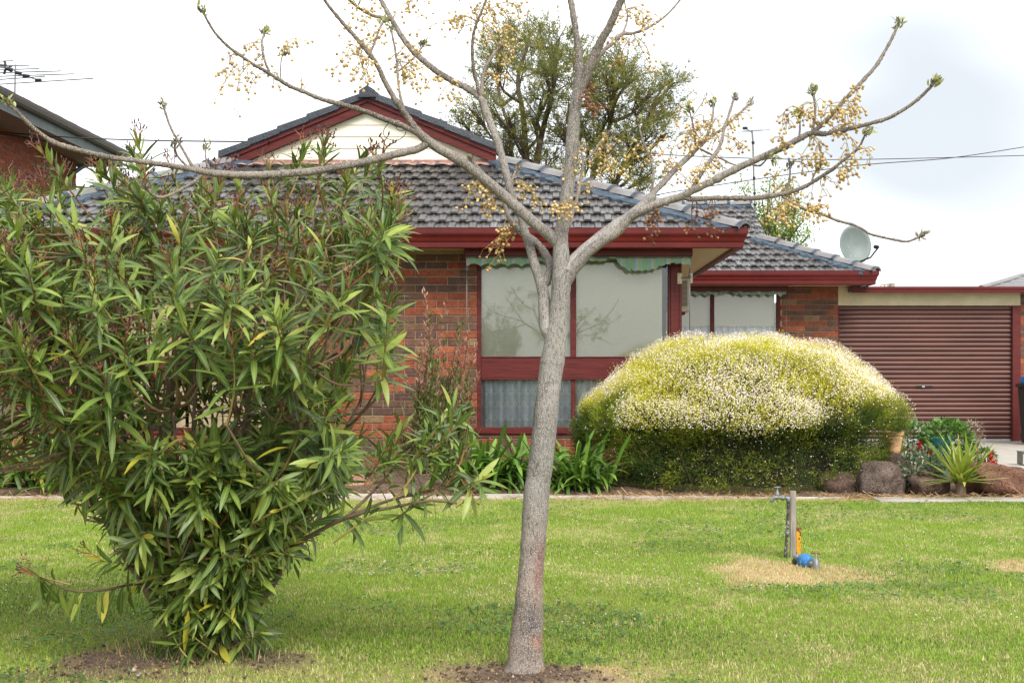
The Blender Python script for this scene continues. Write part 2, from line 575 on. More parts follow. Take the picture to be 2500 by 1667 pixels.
def stripe_mat():
    m = bpy.data.materials.new("striped_awning_canvas")
    m.use_nodes = True
    n, l = m.node_tree.nodes, m.node_tree.links
    p = n["Principled BSDF"]; p.inputs["Roughness"].default_value = 0.85
    uvn = n.new("ShaderNodeUVMap")
    sx = n.new("ShaderNodeSeparateXYZ"); l.new(uvn.outputs[0], sx.inputs[0])
    q = n.new("ShaderNodeMath"); q.operation = 'DIVIDE'; q.inputs[1].default_value = 0.17
    l.new(sx.outputs[0], q.inputs[0])
    f = n.new("ShaderNodeMath"); f.operation = 'FRACT'; l.new(q.outputs[0], f.inputs[0])
    r = n.new("ShaderNodeValToRGB"); r.color_ramp.interpolation = 'CONSTANT'
    e = r.color_ramp.elements
    cols = [(0.0, (0.30, 0.60, 0.52)), (0.22, (0.42, 0.56, 0.30)), (0.45, (0.28, 0.56, 0.60)), (0.62, (0.52, 0.64, 0.62)), (0.82, (0.46, 0.60, 0.36))]
    e[0].position, e[0].color = 0, (*cols[0][1], 1)
    e[1].position, e[1].color = cols[1][0], (*cols[1][1], 1)
    for po, c in cols[2:]:
        k = e.new(po); k.color = (*c, 1)
    l.new(f.outputs[0], r.inputs[0])
    t = n.new("ShaderNodeTexNoise"); t.inputs["Scale"].default_value = 30
    mr = n.new("ShaderNodeMapRange"); mr.inputs[3].default_value, mr.inputs[4].default_value = 0.75, 1.2
    l.new(t.outputs["Fac"], mr.inputs[0])
    sc = n.new("ShaderNodeVectorMath"); sc.operation = 'SCALE'
    l.new(r.outputs[0], sc.inputs[0]); l.new(mr.outputs[0], sc.inputs["Scale"])
    l.new(sc.outputs[0], p.inputs["Base Color"])
    tr = n.new("ShaderNodeBsdfTranslucent"); l.new(sc.outputs[0], tr.inputs[0])
    ms = n.new("ShaderNodeMixShader"); ms.inputs[0].default_value = 0.3
    l.new(p.outputs[0], ms.inputs[1]); l.new(tr.outputs[0], ms.inputs[2])
    l.new(ms.outputs[0], n["Material Output"].inputs["Surface"])
    return m


M['stripe'] = stripe_mat()


def lawn_ground_mat():
    m = bpy.data.materials.new("lawn_soil_and_thatch")
    m.use_nodes = True
    n, l = m.node_tree.nodes, m.node_tree.links
    p = n["Principled BSDF"]; p.inputs["Roughness"].default_value = 0.95; p.inputs["Specular IOR Level"].default_value = 0.1
    a = n.new("ShaderNodeAttribute"); a.attribute_name = "col"
    geo = n.new("ShaderNodeNewGeometry")
    t = n.new("ShaderNodeTexNoise"); t.inputs["Scale"].default_value = 60; t.inputs["Detail"].default_value = 6; t.inputs["Roughness"].default_value = 0.7
    l.new(geo.outputs["Position"], t.inputs["Vector"])
    mr = n.new("ShaderNodeMapRange"); mr.inputs[1].default_value, mr.inputs[2].default_value = 0.3, 0.7
    mr.inputs[3].default_value, mr.inputs[4].default_value = 0.55, 1.5
    l.new(t.outputs["Fac"], mr.inputs[0])
    sc = n.new("ShaderNodeVectorMath"); sc.operation = 'SCALE'
    l.new(a.outputs["Color"], sc.inputs[0]); l.new(mr.outputs[0], sc.inputs["Scale"])
    l.new(sc.outputs[0], p.inputs["Base Color"])
    b = n.new("ShaderNodeBump"); b.inputs["Strength"].default_value = 0.8; b.inputs["Distance"].default_value = 0.015
    l.new(t.outputs["Fac"], b.inputs["Height"]); l.new(b.outputs[0], p.inputs["Normal"])
    return m


M['lawn'] = lawn_ground_mat()

# ------------------------------------------------------------------ the setting: ground
YL = 12.55           # far edge of the lawn
b = MB()
b.add([(-400, -300, -0.06), (400, -300, -0.06), (400, 800, -0.06), (-400, 800, -0.06)], [(0, 1, 2, 3)])
g = b.build("ground", mat("distant_ground", (0.10, 0.12, 0.05), 0.95, var=0.3, vscale=0.4))
tag(g, kind='structure')


b = MB(); b.box(-60, 60, -0.9, 0.75, -0.05, 0.02)
tag(b.build("unseen_footpath", M['concrete']), kind='structure')  # unseen, added to lighten what the window panes mirror
b = MB(); b.box(-60, 60, -12.0, -3.6, -0.055, -0.04)
tag(b.build("unseen_road", mat("asphalt", (0.10, 0.10, 0.105), 0.9, var=0.2, vscale=3)), kind='structure')  # unseen behind the camera, added for pane reflections and bounce light


def patch(X, Y, cx, cy, rx, ry, seed, soft=0.35):
    """1 inside an uneven oval, 0 outside"""
    d = np.sqrt(((X - cx) / rx) ** 2 + ((Y - cy) / ry) ** 2)
    d = d + (fnoise(X * 5, Y * 4, seed, 4) - 0.5) * 1.7
    return np.clip((1.0 + soft / 2 - d) / soft, 0, 1)


def lawn_fields(X, Y):
    soil = np.maximum.reduce([
        patch(X, Y, -0.05, 5.30, 0.30, 0.20, 3, 0.7),
        patch(X, Y, -1.68, 5.62, 0.27, 0.22, 5, 0.8),
        patch(X, Y, -1.75, 5.32, 0.36, 0.10, 8, 0.9) * 0.6,
        patch(X, Y, -1.15, 5.62, 0.22, 0.2, 9, 0.6) * 0.8,
    ])
    dry = np.maximum.reduce([
        patch(X, Y, 1.24, 8.08, 0.27, 0.50, 21, 0.9),
        patch(X, Y, 1.60, 7.98, 0.28, 0.34, 26, 0.9) * 0.7,
        patch(X, Y, 2.72, 8.2, 0.28, 0.3, 22, 0.8) * 0.85,
        np.clip((Y - 12.18) / 0.28, 0, 1) * np.clip(fnoise(X * 3, Y * 3, 4) * 1.8, 0, 1),
        patch(X, Y, -0.05, 5.26, 0.50, 0.26, 23, 0.8) * 0.85,
        patch(X, Y, -1.4, 5.4, 0.75, 0.35, 24, 1.2) * 0.4,
    ])
    return soil, dry


nx, ny = 150, 170
gx, gy = np.meshgrid(np.linspace(-7.5, 6.2, nx), np.concatenate([np.linspace(1.5, 4.5, 20), np.linspace(4.55, YL, ny - 20)]))
gz = (fnoise(gx * 1.3, gy * 1.3, 2) - 0.5) * 0.03
so, dr = lawn_fields(gx, gy)
gz = gz + so * 0.012
lc = np.array([0.20, 0.19, 0.065]) * np.ones((nx * ny, 3))
lc = lc * (1 - dr.ravel()[:, None]) + np.array([0.46, 0.33, 0.19]) * dr.ravel()[:, None]
lc = lc * (1 - so.ravel()[:, None]) + np.array([0.135, 0.095, 0.07]) * so.ravel()[:, None]
idx = np.arange(nx * ny).reshape(ny, nx)
quads = np.stack([idx[:-1, :-1], idx[:-1, 1:], idx[1:, 1:], idx[1:, :-1]], -1).reshape(-1, 4)
lawn = np_obj("lawn", np.stack([gx, gy, gz], -1).reshape(-1, 3), quads, M['lawn'], col=lc, smooth=True)
tag(lawn, kind='structure')


def lawn_z(X, Y):
    return (fnoise(X * 1.3, Y * 1.3, 2) - 0.5) * 0.03


def blade_mesh(N, region, hmin, hmax, wid, seed, keep, colour, lean=0.75):
    r = np.random.default_rng(seed)
    Y = r.uniform(region[2], region[3], int(N * 1.0))
    hw0, hw1 = region[0], region[1]
    px = r.uniform(hw0, hw1, len(Y))
    X = (px - VX) / F * Y
    # even ground density: drop points with probability ~ Y
    k = r.random(len(Y)) < (Y / region[3])
    X, Y = X[k], Y[k]
    kp = keep(X, Y, r)
    X, Y = X[kp], Y[kp]
    n_ = len(X)
    z = lawn_z(X, Y)
    a = r.uniform(0, 2 * np.pi, n_)
    ln = r.random(n_) ** 0.8 * lean
    h = r.uniform(hmin, hmax, n_) * (0.6 + 0.8 * fnoise(X * 2.2, Y * 2.2, 31))
    dx, dy = np.cos(a), np.sin(a)
    w = wid * r.uniform(0.6, 1.4, n_)
    base = np.stack([X, Y, z - 0.003], -1)
    side = np.stack([-dy, dx, np.zeros(n_)], -1) * w[:, None] * 0.5
    tip = base + np.stack([dx * h * ln, dy * h * ln, h * np.sqrt(np.maximum(1 - ln ** 2 * 0.8, 0.1))], -1)
    V = np.stack([base - side, base + side, tip], 1).reshape(-1, 3)
    Fc = np.arange(n_ * 3).reshape(-1, 3)
    c = colour(X, Y, r)
    C = np.stack([c * 0.85, c * 0.85, c * 1.1], 1).reshape(-1, 3)
    return V, Fc, C


def grass_col(X, Y, r):
    n_ = len(X)
    big = fnoise(X * 0.45 + 3, Y * 1.0, 41, 4)
    mid = fnoise(X * 3.5, Y * 3.0, 43, 3)
    g1 = np.array([0.172, 0.30, 0.025]); g2 = np.array([0.365, 0.50, 0.075]); st = np.array([0.58, 0.53, 0.25]); dk = np.array([0.075, 0.155, 0.024])
    t = r.random(n_)[:, None]
    c = g1 * (1 - t) + g2 * t
    _, dry = lawn_fields(X, Y)
    fin = fnoise(X * 16, Y * 11, 47, 2)
    pstraw = np.clip(0.01 + (mid - 0.42) * 1.2 + (big - 0.5) * 1.0 + (fin - 0.5) * 0.9, 0.04, 0.7)
    pstraw = np.maximum(pstraw, dry * 0.97)
    isst = r.random(n_) < pstraw
    c = np.where(isst[:, None], st * r.uniform(0.7, 1.25, n_)[:, None], c)
    isdk = (~isst) & (r.random(n_) < np.clip((0.48 - big) * 2.2, 0, 0.5))
    c = np.where(isdk[:, None], dk * r.uniform(0.8, 1.5, n_)[:, None], c)
    redd = (dry > 0.5) & (r.random(n_) < 0.25)
    c = np.where(redd[:, None], np.array([0.46, 0.27, 0.13]), c)
    return c


def grass_keep(X, Y, r):
    so_, dr_ = lawn_fields(X, Y)
    return r.random(len(X)) > np.maximum(so_ * 0.93, dr_ * 0.35)


V, Fc, C = blade_mesh(1150000, (-90, 2590, 4.7, YL), 0.009, 0.026, 0.0054, 5, grass_keep, grass_col, 1.0)
gr = np_obj("grass", V, Fc, M['grass'], col=C)
tag(gr, "short mown green lawn grass with straw coloured patches", kind='stuff')

# clover flowers scattered in the grass
r_ = np.random.default_rng(77)
fy = r_.uniform(4.9, 12.2, 4200)
fx = xx(r_.uniform(-50, 2550, 4200), fy)
kk = (fnoise(fx * 1.1, fy * 1.1, 61) > 0.56) & (r_.random(4200) < 0.6)
fx, fy = fx[kk], fy[kk]
nn = len(fx)
fz = lawn_z(fx, fy) + r_.uniform(0.022, 0.045, nn)
rad = r_.uniform(0.0025, 0.0050, nn)
octv = np.array([[1, 0, 0], [-1, 0, 0], [0, 1, 0], [0, -1, 0], [0, 0, 1], [0, 0, -1]], float)
octf = np.array([[0, 2, 4], [2, 1, 4], [1, 3, 4], [3, 0, 4], [2, 0, 5], [1, 2, 5], [3, 1, 5], [0, 3, 5]])
V = (octv[None] * rad[:, None, None] + np.stack([fx, fy, fz], -1)[:, None]).reshape(-1, 3)
Fc = (octf[None] + (np.arange(nn) * 6)[:, None, None]).reshape(-1, 3)
cf = np_obj("clover_flowers", V, Fc, M['petal'], col=np.tile([0.75, 0.74, 0.66], (len(V), 1)))
tag(cf, "tiny white clover flowers dotted through the lawn", kind='stuff')

# flat clover and weed leaves
fy = r_.uniform(4.85, 12.2, 26000)
fx = xx(r_.uniform(-50, 2550, 26000), fy)
kk = (fnoise(fx * 1.1 + 9, fy * 1.1, 62) > 0.53)
so_, dr_ = lawn_fields(fx, fy)
kk &= (so_ < 0.4) & (dr_ < 0.5)
fx, fy = fx[kk], fy[kk]
nn = len(fx)
base = np.stack([fx, fy, lawn_z(fx, fy) + r_.uniform(0.012, 0.03, nn)], -1)
a = r_.uniform(0, 6.28, nn); s_ = r_.uniform(0.006, 0.014, nn)
ux = np.stack([np.cos(a), np.sin(a), r_.uniform(-.4, .4, nn)], -1) * s_[:, None]
uy = np.stack([-np.sin(a), np.cos(a), r_.uniform(-.4, .4, nn)], -1) * s_[:, None]
V = np.stack([base - ux, base - uy, base + ux, base + uy], 1).reshape(-1, 3)
cc = np.repeat(np.array([0.10, 0.20, 0.05]) * r_.uniform(0.6, 1.5, nn)[:, None], 4, 0)
o = np_obj("clover_leaves", V, np.arange(nn * 4).reshape(-1, 4), M['fine'], col=cc)
tag(o, "small round clover leaves among the lawn grass", kind='stuff')

# crumbs, bark chips and pale stones on the bare soil
nn = 9000
fy = r_.uniform(4.9, 6.0, nn); fx = r_.uniform(-2.6, 0.9, nn)
so_, dr_ = lawn_fields(fx, fy)
kk = r_.random(nn) < so_ * 0.9 + dr_ * 0.12
fx, fy = fx[kk], fy[kk]; nn = len(fx)
rad = 0.0025 + 0.008 * r_.random(nn) ** 3
V = octv[None] * rad[:, None, None] * r_.uniform(0.5, 1.5, (nn, 6, 1))
V = (V + np.stack([fx, fy, lawn_z(fx, fy) + 0.014], -1)[:, None]).reshape(-1, 3)
cr = np.where((r_.random(nn) < 0.02)[:, None], np.array([0.42, 0.38, 0.32]), np.where((r_.random(nn) < 0.35)[:, None], np.array([0.30, 0.19, 0.10]), np.array([0.11, 0.075, 0.055])))
o = np_obj("soil_crumbs", V, (octf[None] + (np.arange(nn) * 6)[:, None, None]).reshape(-1, 3), M['straw'], col=np.repeat(cr * r_.uniform(0.6, 1.3, (nn, 1)), 6, 0))
tag(o, "crumbs of soil and chips lying on the bare earth patches", kind='stuff')

# garden bed
nx, ny = 110, 40
gx, gy = np.meshgrid(np.linspace(-9, 4.42, nx), np.linspace(YL + 0.002, 16.2, ny))
gz = (fnoise(gx * 2, gy * 2, 12) - 0.5) * 0.10 + np.clip((gy - YL) * 0.12, 0, 0.06)
gz[0] = -0.01
idx = np.arange(nx * ny).reshape(ny, nx)
quads = np.stack([idx[:-1, :-1], idx[:-1, 1:], idx[1:, 1:], idx[1:, :-1]], -1).reshape(-1, 4)
o = np_obj("garden_bed", np.stack([gx, gy, gz], -1).reshape(-1, 3), quads, M['soil'], smooth=True)
tag(o, kind='structure')

# back yard soil between bed and the wing of the house
b = MB()
b.add([(1.3, 16.19, 0.0), (4.45, 16.19, 0.0), (4.45, 23.0, -0.01), (1.3, 23.0, -0.01)], [(0, 1, 2, 3)])
tag(b.build("side_garden_soil", M['soil']), kind='structure')

# driveway of cast slabs
drv = bpy.data.objects.new("driveway", None); link(drv); tag(drv, kind='structure')
ys = [12.32, 14.7, 17.3, 19.9, 22.88]
for i in range(4):
    for x0, x1 in ((4.46, 6.95), (6.962, 9.6)):
        b = MB()
        b.box(x0, x1, ys[i] + 0.006, ys[i + 1] - 0.006, -0.055, 0.008 - i * 0.008)
        b.build("slab", M['concrete'], drv, bevel=0.006)
b = MB(); b.box(4.4, 9.6, 12.32, 22.9, -0.05, -0.035); b.build("joint_bed", M['soil'], drv)
# concrete path along the lawn at the right
pth = bpy.data.objects.new("garden_path", None); link(pth); tag(pth, kind='structure')
for x0, x1 in ((2.85, 3.62), (3.632, 4.44)):
    b = MB(); b.box(x0, x1, 12.24, 12.62, -0.05, 0.018); b.build("slab", M['concrete'], pth, bevel=0.008)

# edging strips between bed and lawn
ed = thing("garden_edging", (-1, YL, 0), "pale weathered edging strips laid between the lawn and garden bed", "garden edging")
for (p0, p1, y0, dz, rot) in ((-60, 330, 1214, 0.0, 0), (335, 600, 1213, -0.005, 0.01), (600, 852, 1212, 0.0, 0), (850, 966, 1208, 0.022, -0.02), (968, 1180, 1214, 0.0, 0.015), (1178, 1305, 1209, 0.02, -0.02), (1305, 1520, 1213, 0.008, 0.0), (1523, 1800, 1216, 0.0, 0.004), (1803, 2060, 1217, -0.004, 0)):
    x0, x1 = xx(p0, YL), xx(p1, YL)
    b = MB()
    b.box(-(x1 - x0) / 2 + 0.004, (x1 - x0) / 2 - 0.004, -0.022, 0.022, -0.04, 0.026 + dz)
    o = bpy.data.objects.new("edging_strip", b.mesh("edging_strip", M['edge']))
    o.matrix_basis = Matrix.Translation(((x0 + x1) / 2, YL + random.uniform(-0.02, 0.02), 0)) @ Matrix.Rotation(rot, 4, 'Z')
    link(o, ed)

# dry straw and clippings along the edging
nn = 5200
px_ = r_.uniform(-40, 2540, nn)
yy = YL - np.abs(r_.normal(0, 0.13, nn)) + 0.03
yy = np.where(r_.random(nn) < 0.35, YL + r_.random(nn) * 0.5, yy)
pn = fnoise(px_ / 120, yy * 3, 91)
kk = (r_.random(nn) < np.where(px_ > 1430, 1.0, 0.45)) & (pn > 0.33)
px_, yy = px_[kk], yy[kk]
nn = len(yy)
ctr = np.stack([xx(px_, yy), yy, r_.uniform(0.005, 0.045, nn)], -1)
a = r_.uniform(0, 6.28, nn)
L = r_.uniform(0.02, 0.09, nn)
d = np.stack([np.cos(a), np.sin(a) * 0.6, r_.normal(0.1, 0.35, nn)], -1) * L[:, None]
s_ = np.stack([-np.sin(a), np.cos(a), np.full(nn, 0.8)], -1) * 0.0022
V = np.stack([ctr - d - s_, ctr + d, ctr - d + s_], 1).reshape(-1, 3)
cc = np.repeat(np.array([0.44, 0.29, 0.15]) * r_.uniform(0.45, 1.35, nn)[:, None], 3, 0)
tag(np_obj("dry_straw", V, np.arange(nn * 3).reshape(-1, 3), M['straw'], col=cc), "dry straw litter along the garden edging", kind='stuff')

# ------------------------------------------------------------------ house
YF, YG = 15.93, 15.30
Y2, Y2G = 22.9, 22.1
ZE = 2.67
XR, XE = 1.486, 2.15
XL, XEL = -6.05, -6.71
PT = 0.415
SOF = 2.475
house = thing("brick_house", (0, YF, 0), "single storey clinker brick house with red gutters, dark tiled roof and cream gable", "house")

BRICK_COLS = [(0.315, 0.092, 0.045), (0.265, 0.076, 0.040), (0.345, 0.112, 0.053), (0.225, 0.064, 0.038), (0.285, 0.085, 0.046), (0.145, 0.080, 0.058), (0.115, 0.066, 0.052), (0.175, 0.090, 0.060), (0.15, 0.072, 0.055), (0.26, 0.17, 0.09)]


def brick_geo(w, h, dpt=0.012, ch=0.004):
    v = [(-w / 2, 0, -h / 2), (w / 2, 0, -h / 2), (w / 2, 0, h / 2), (-w / 2, 0, h / 2),
         (-w / 2, -dpt + ch, -h / 2), (w / 2, -dpt + ch, -h / 2), (w / 2, -dpt + ch, h / 2), (-w / 2, -dpt + ch, h / 2),
         (-w / 2 + ch, -dpt, -h / 2 + ch), (w / 2 - ch, -dpt, -h / 2 + ch), (w / 2 - ch, -dpt, h / 2 - ch), (-w / 2 + ch, -dpt, h / 2 - ch)]
    f = []
    for a in (0, 4):
        for k in range(4):
            f.append((a + k, a + (k + 1) % 4, a + 4 + (k + 1) % 4, a + 4 + k))
    f.append((8, 9, 10, 11))
    return v, f


BRICK_CACHE = {}


def brick_mesh(w, ci, mkey='brick', cols=BRICK_COLS):
    key = (round(w, 3), ci, id(cols))
    if key not in BRICK_CACHE:
        v, f = brick_geo(w, 0.076)
        BRICK_CACHE[key] = MB().add(v, f, cols[ci]).mesh("brick", M[mkey])
    return BRICK_CACHE[key]


def lay_wall(x0, x1, z0, z1, openings, T, seed, cols=BRICK_COLS, dark=0.45):
    """bricks of a wall in its own frame (x along, z up, face towards -y): list of (matrix, width, colour index)"""
    rr = random.Random(seed)
    out = []
    n = int((z1 - z0) / 0.086 + 0.5)
    state = 0
    for i in range(n):
        zc = z0 + 0.043 + i * 0.086
        segs = [(x0, x1)]
        for (a, b_, c, d_) in openings:
            if c < zc < d_:
                ns = []
                for s0, s1 in segs:
                    if b_ <= s0 or a >= s1: ns.append((s0, s1)); continue
                    if a > s0: ns.append((s0, a))
                    if b_ < s1: ns.append((b_, s1))
                segs = ns
        off = 0.12 if i % 2 else 0.0
        x = x0 - off
        while x < x1:
            for s0, s1 in segs:
                a, b_ = max(x, s0), min(x + 0.23, s1)
                if b_ - a > 0.03:
                    if rr.random() < 0.55: state = 1 if rr.random() < dark else 0
                    ci = rr.choice((5, 6, 7, 8)) if state else rr.choice((0, 1, 2, 3, 4, 4, 0, 1))
                    if rr.random() < 0.03: ci = 9
                    out.append((T @ Matrix.Translation(((a + b_) / 2, rr.uniform(-0.002, 0.002), zc)) @ Matrix.Rotation(rr.uniform(-0.004, 0.004), 4, 'Y'), b_ - a, ci))
            x += 0.24
    return out


# openings of the front wall: window 1 and the left window
WX0, WX1 = xx(1164.6, YF), XR
WZ0, WZ1 = zz(1052, YF), 2.46
LX0, LX1 = xx(255, YF), xx(660, YF)
front = lay_wall(XL, XR, -0.06, 2.475, [(WX0, WX1 + 1, WZ0, 9), (LX0, LX1, WZ0, 9)], Matrix.Translation((0, YF, 0)), 3)
VX0, VX1 = 1.9, xx(1905, Y2)
VZ0 = 1.0
wing_r = xx(2046, Y2)
wing = lay_wall(1.6, wing_r, -0.06, 2.49, [(VX0 - 1, VX1, VZ0, 9)], Matrix.Translation((0, Y2, 0)), 5, dark=0.5)


def proj(p):
    return VX + F * p[0] / p[1], VY - F * (p[2] - CAM_Z) / p[1]


def brick_score(item):
    p = item[0].translation
    q = proj(p)
    if p.y < 17:
        return 0 if 800 < q[0] < 1170 else (2 + abs(q[0] - 900) / 1000)
    return 0 if (q[0] > 1890 and q[1] < 900) else 5


allb = sorted(front + wing, key=brick_score)
singles, rest = allb[:300], allb[300:]
wall_front = MB()
wall_front.box(XL, WX0, YF, YF + 0.11, -0.1, 2.475)
wall_front.box(WX0, XR, YF, YF + 0.11, -0.1, WZ0)
wall_front.build("wall", M['mortar'], house)
b = MB(); b.box(XR - 0.11, XR, YF + 0.112, Y2 - 0.002, -0.1, 2.475); b.build("wall", M['mortar'], house)
b = MB(); b.box(1.6, wing_r, Y2, Y2 + 0.11, -0.1, VZ0); b.box(VX1, wing_r, Y2, Y2 + 0.11, VZ0 + 0.001, 2.49); b.build("wall", M['mortar'], house)
b = MB(); b.box(wing_r - 0.11, wing_r, Y2 + 0.112, Y2 + 6, -0.1, 2.475); b.build("wall", M['mortar'], house)
for Mx, w, ci in singles:
    o = bpy.data.objects.new("brick", brick_mesh(w, ci))
    o.matrix_basis = Mx
    link(o, house)
b = MB()
for Mx, w, ci in rest:
    v, f = brick_geo(w, 0.076)
    b.add([Mx @ Vector(p) for p in v], f, BRICK_COLS[ci])
tag(b.build("brickwork", M['brick'], house), kind='stuff')


# --- windows
def curtain(name, x0, x1, z0, z1, y, parent, fold=0.125, amp=0.026, mk='lace'):
    n = max(30, int((x1 - x0) / 0.008))
    V, U = [], []
    ph = random.random() * 6
    for i in range(n + 1):
        x = x0 + (x1 - x0) * i / n
        dd = amp * (math.sin(2 * math.pi * x / fold + ph + 0.8 * math.sin(x * 9)) + 0.5 * math.sin(x * 21))
        for z in (z0, z1):
            V.append((x, y + dd, z)); U.append((x * 1.25, z))
    Fq = np.array([(2 * i, 2 * i + 2, 2 * i + 3, 2 * i + 1) for i in range(n)])
    o = np_obj(name, np.array(V), Fq, M[mk], parent, uv=np.array(U), smooth=True)
    return o


def pane(x0, x1, z0, z1, y, parent):
    b = MB(); b.box(x0, x1, y, y + 0.005, z0, z1)
    return b.build("pane", M['glass'], parent)


def fbox(*a, parent, name="frame", m='red_wood', bevel=0.004):
    b = MB(); b.box(*a)
    return b.build(name, M[m], parent, bevel=bevel)


def front_window(x0, x1, mull, post_x0=None, gap_x0=None):
    Y = YF
    win = bpy.data.objects.new("window", None); win.location = (x0, Y, WZ0); link(win, house)
    fy = Y - 0.004
    fw = 0.046
    zt = 2.44
    rail0, rail1 = zz(923, Y), zz(873, Y)
    bot1 = zz(1043, Y)
    xr = x1 if post_x0 is None else post_x0
    fbox(x0, x0 + fw, fy, Y + 0.09, WZ0, zt, parent=win)                     # left stile
    fbox(x0 + fw + 0.001, xr, fy - 0.006, Y + 0.09, rail0, rail1, parent=win, name="rail")
    fbox(x0 + fw + 0.001, xr, fy - 0.016, Y + 0.05, rail0 - 0.018, rail0 - 0.001, parent=win, name="rail_moulding")
    fbox(x0 + fw + 0.001, xr, fy - 0.016, Y + 0.05, rail1 + 0.001, rail1 + 0.013, parent=win, name="rail_moulding")
    fbox(x0 - 0.02, xr, fy - 0.03, Y + 0.09, WZ0 - 0.03, bot1, parent=win, name="sill")
    mw = 0.066
    fbox(mull - mw / 2, mull + mw / 2, fy, Y + 0.08, rail1 + 0.0135, zt, parent=win, name="mullion")
    fbox(mull - mw / 2 + 0.008, mull + mw / 2 - 0.012, fy + 0.004, Y + 0.08, bot1 + 0.001, rail0 - 0.019, parent=win, name="mullion")
    fbox(x0 + fw + 0.001, xr, fy, Y + 0.09, zt + 0.001, zt + 0.03, parent=win, name="head")
    if post_x0 is None:
        fbox(x1 - fw, x1, fy - 0.001, Y + 0.09, bot1 + 0.002, zt, parent=win)
        xr = x1 - fw
    gy = Y + 0.055
    L_, Rr = x0 + fw, xr
    pane(L_, mull - mw / 2, rail1 + 0.013, zt, gy, win)
    pane(mull + mw / 2, Rr, rail1 + 0.013, zt, gy, win)
    pane(L_, mull - mw / 2 + 0.008, bot1, rail0 - 0.018, gy, win)
    pane(mull + mw / 2 - 0.012, Rr, bot1, rail0 - 0.018, gy, win)
    bl1 = gap_x0 if gap_x0 else Rr
    for (a, c) in ((L_, mull - 0.03), (mull + 0.03, bl1)):
        bb = MB(); bb.box(a, c, gy + 0.022, gy + 0.025, rail1 + 0.006, zt - 0.01)
        bb.box(a, c, gy + 0.017, gy + 0.030, rail1 + 0.0, rail1 + 0.0055)
        bb.build("blind", M['blind'], win)
    curtain("lace_curtain", L_ - 0.02, mull, bot1 - 0.05, rail0 + 0.02, gy + 0.055, win)
    curtain("lace_curtain", mull + 0.001, Rr + 0.02, bot1 - 0.05, rail0 + 0.02, gy + 0.055, win)
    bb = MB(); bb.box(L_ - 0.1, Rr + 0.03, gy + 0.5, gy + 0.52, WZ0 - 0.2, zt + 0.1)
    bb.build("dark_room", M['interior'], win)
    return win


PX0 = xx(1632, YF)
w1 = front_window(WX0, XR, xx(1399.6, YF), PX0, xx(1617.5, YF))
fbox(PX0, PX0 + 0.02, YF - 0.012, YF + 0.10, WZ0, 2.44, parent=w1, name="corner_post")
fbox(PX0 + 0.022, XR - 0.03, YF - 0.02, YF + 0.10, WZ0, 2.44, parent=w1, name="corner_post")
fbox(XR - 0.028, XR + 0.002, YF - 0.014, YF + 0.10, WZ0, 2.44, parent=w1, name="corner_post")
b = MB(); b.box(xx(1629, YF), xx(1631.2, YF), YF + 0.115, YF + 0.12, zz(873, YF), zz(760, YF)); b.build("blind_edge", M['cream'], w1)
front_window(LX0, LX1, (LX0 + LX1) / 2)
# wing window
w2 = bpy.data.objects.new("window", None); w2.location = (VX1, Y2, VZ0); link(w2, house)
m2a, m2b = xx(1735, Y2), xx(1744, Y2)
zt2 = zz(709, Y2)
fbox(xx(1896.5, Y2), VX1, Y2 - 0.004, Y2 + 0.09, VZ0, zt2 + 0.04, parent=w2)
fbox(m2a, m2b, Y2 - 0.004, Y2 + 0.08, VZ0 + 0.05, zt2, parent=w2, name="mullion")
fbox(VX0 - 0.3, xx(1896.4, Y2), Y2 - 0.02, Y2 + 0.09, VZ0 - 0.03, VZ0 + 0.049, parent=w2, name="sill")
pane(VX0 - 0.3, m2a, VZ0 + 0.05, zt2, Y2 + 0.05, w2)
pane(m2b, xx(1896.5, Y2), VZ0 + 0.05, zt2, Y2 + 0.05, w2)
zb2 = zz(796, Y2)
for a, c in ((VX0 - 0.3, m2a + 0.02), (m2b - 0.02, xx(1893, Y2))):
    b = MB(); b.box(a, c, Y2 + 0.10, Y2 + 0.103, zb2, zt2 + 0.1); b.build("blind", M['blind'], w2)
    curtain("lace_curtain", a, c + 0.02, VZ0, zb2 + 0.1, Y2 + 0.14, w2)
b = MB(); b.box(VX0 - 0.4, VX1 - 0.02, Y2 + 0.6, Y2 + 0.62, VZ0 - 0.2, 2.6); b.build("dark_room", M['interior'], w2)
# red head board over wing window
fbox(1.75, xx(1926, Y2), Y2 - 0.03, Y2 - 0.002, zz(711, Y2), zz(693.5, Y2), parent=house, name="head_board", m='red')

# --- eaves: soffits, fascia, gutters
def soff(x0, x1, y0, y1, name="soffit"):
    b = MB(); b.box(x0, x1, y0, y1, SOF, SOF + 0.01)
    b.build(name, M['soffit'], house)


soff(XEL + 0.13, XR - 0.001, YG + 0.13, YF + 0.01)
for k, (y0, y1) in enumerate(((YG + 0.13, 16.9), (16.905, 18.6), (18.605, 20.4), (20.405, Y2G))):
    soff(XR + 0.001, XE - 0.13, y0, y1, "soffit_panel")
soff(2.03, 5.14 - 0.13, Y2G + 0.13, Y2 + 0.01)
soff(wing_r + 0.001, 5.14 - 0.13, Y2 + 0.011, Y2 + 6)

GPROF = [(0.0, -0.015), (0.060, -0.015), (0.066, -0.006), (0.068, 0.045), (0.073, 0.052), (0.078, 0.060), (0.086, 0.095), (0.100, 0.120), (0.106, 0.128), (0.106, 0.134), (0.112, 0.140), (0.113, 0.192), (0.117, 0.200), (0.110, 0.202), (0.106, 0.190), (0.100, 0.140), (0.0, 0.135)]


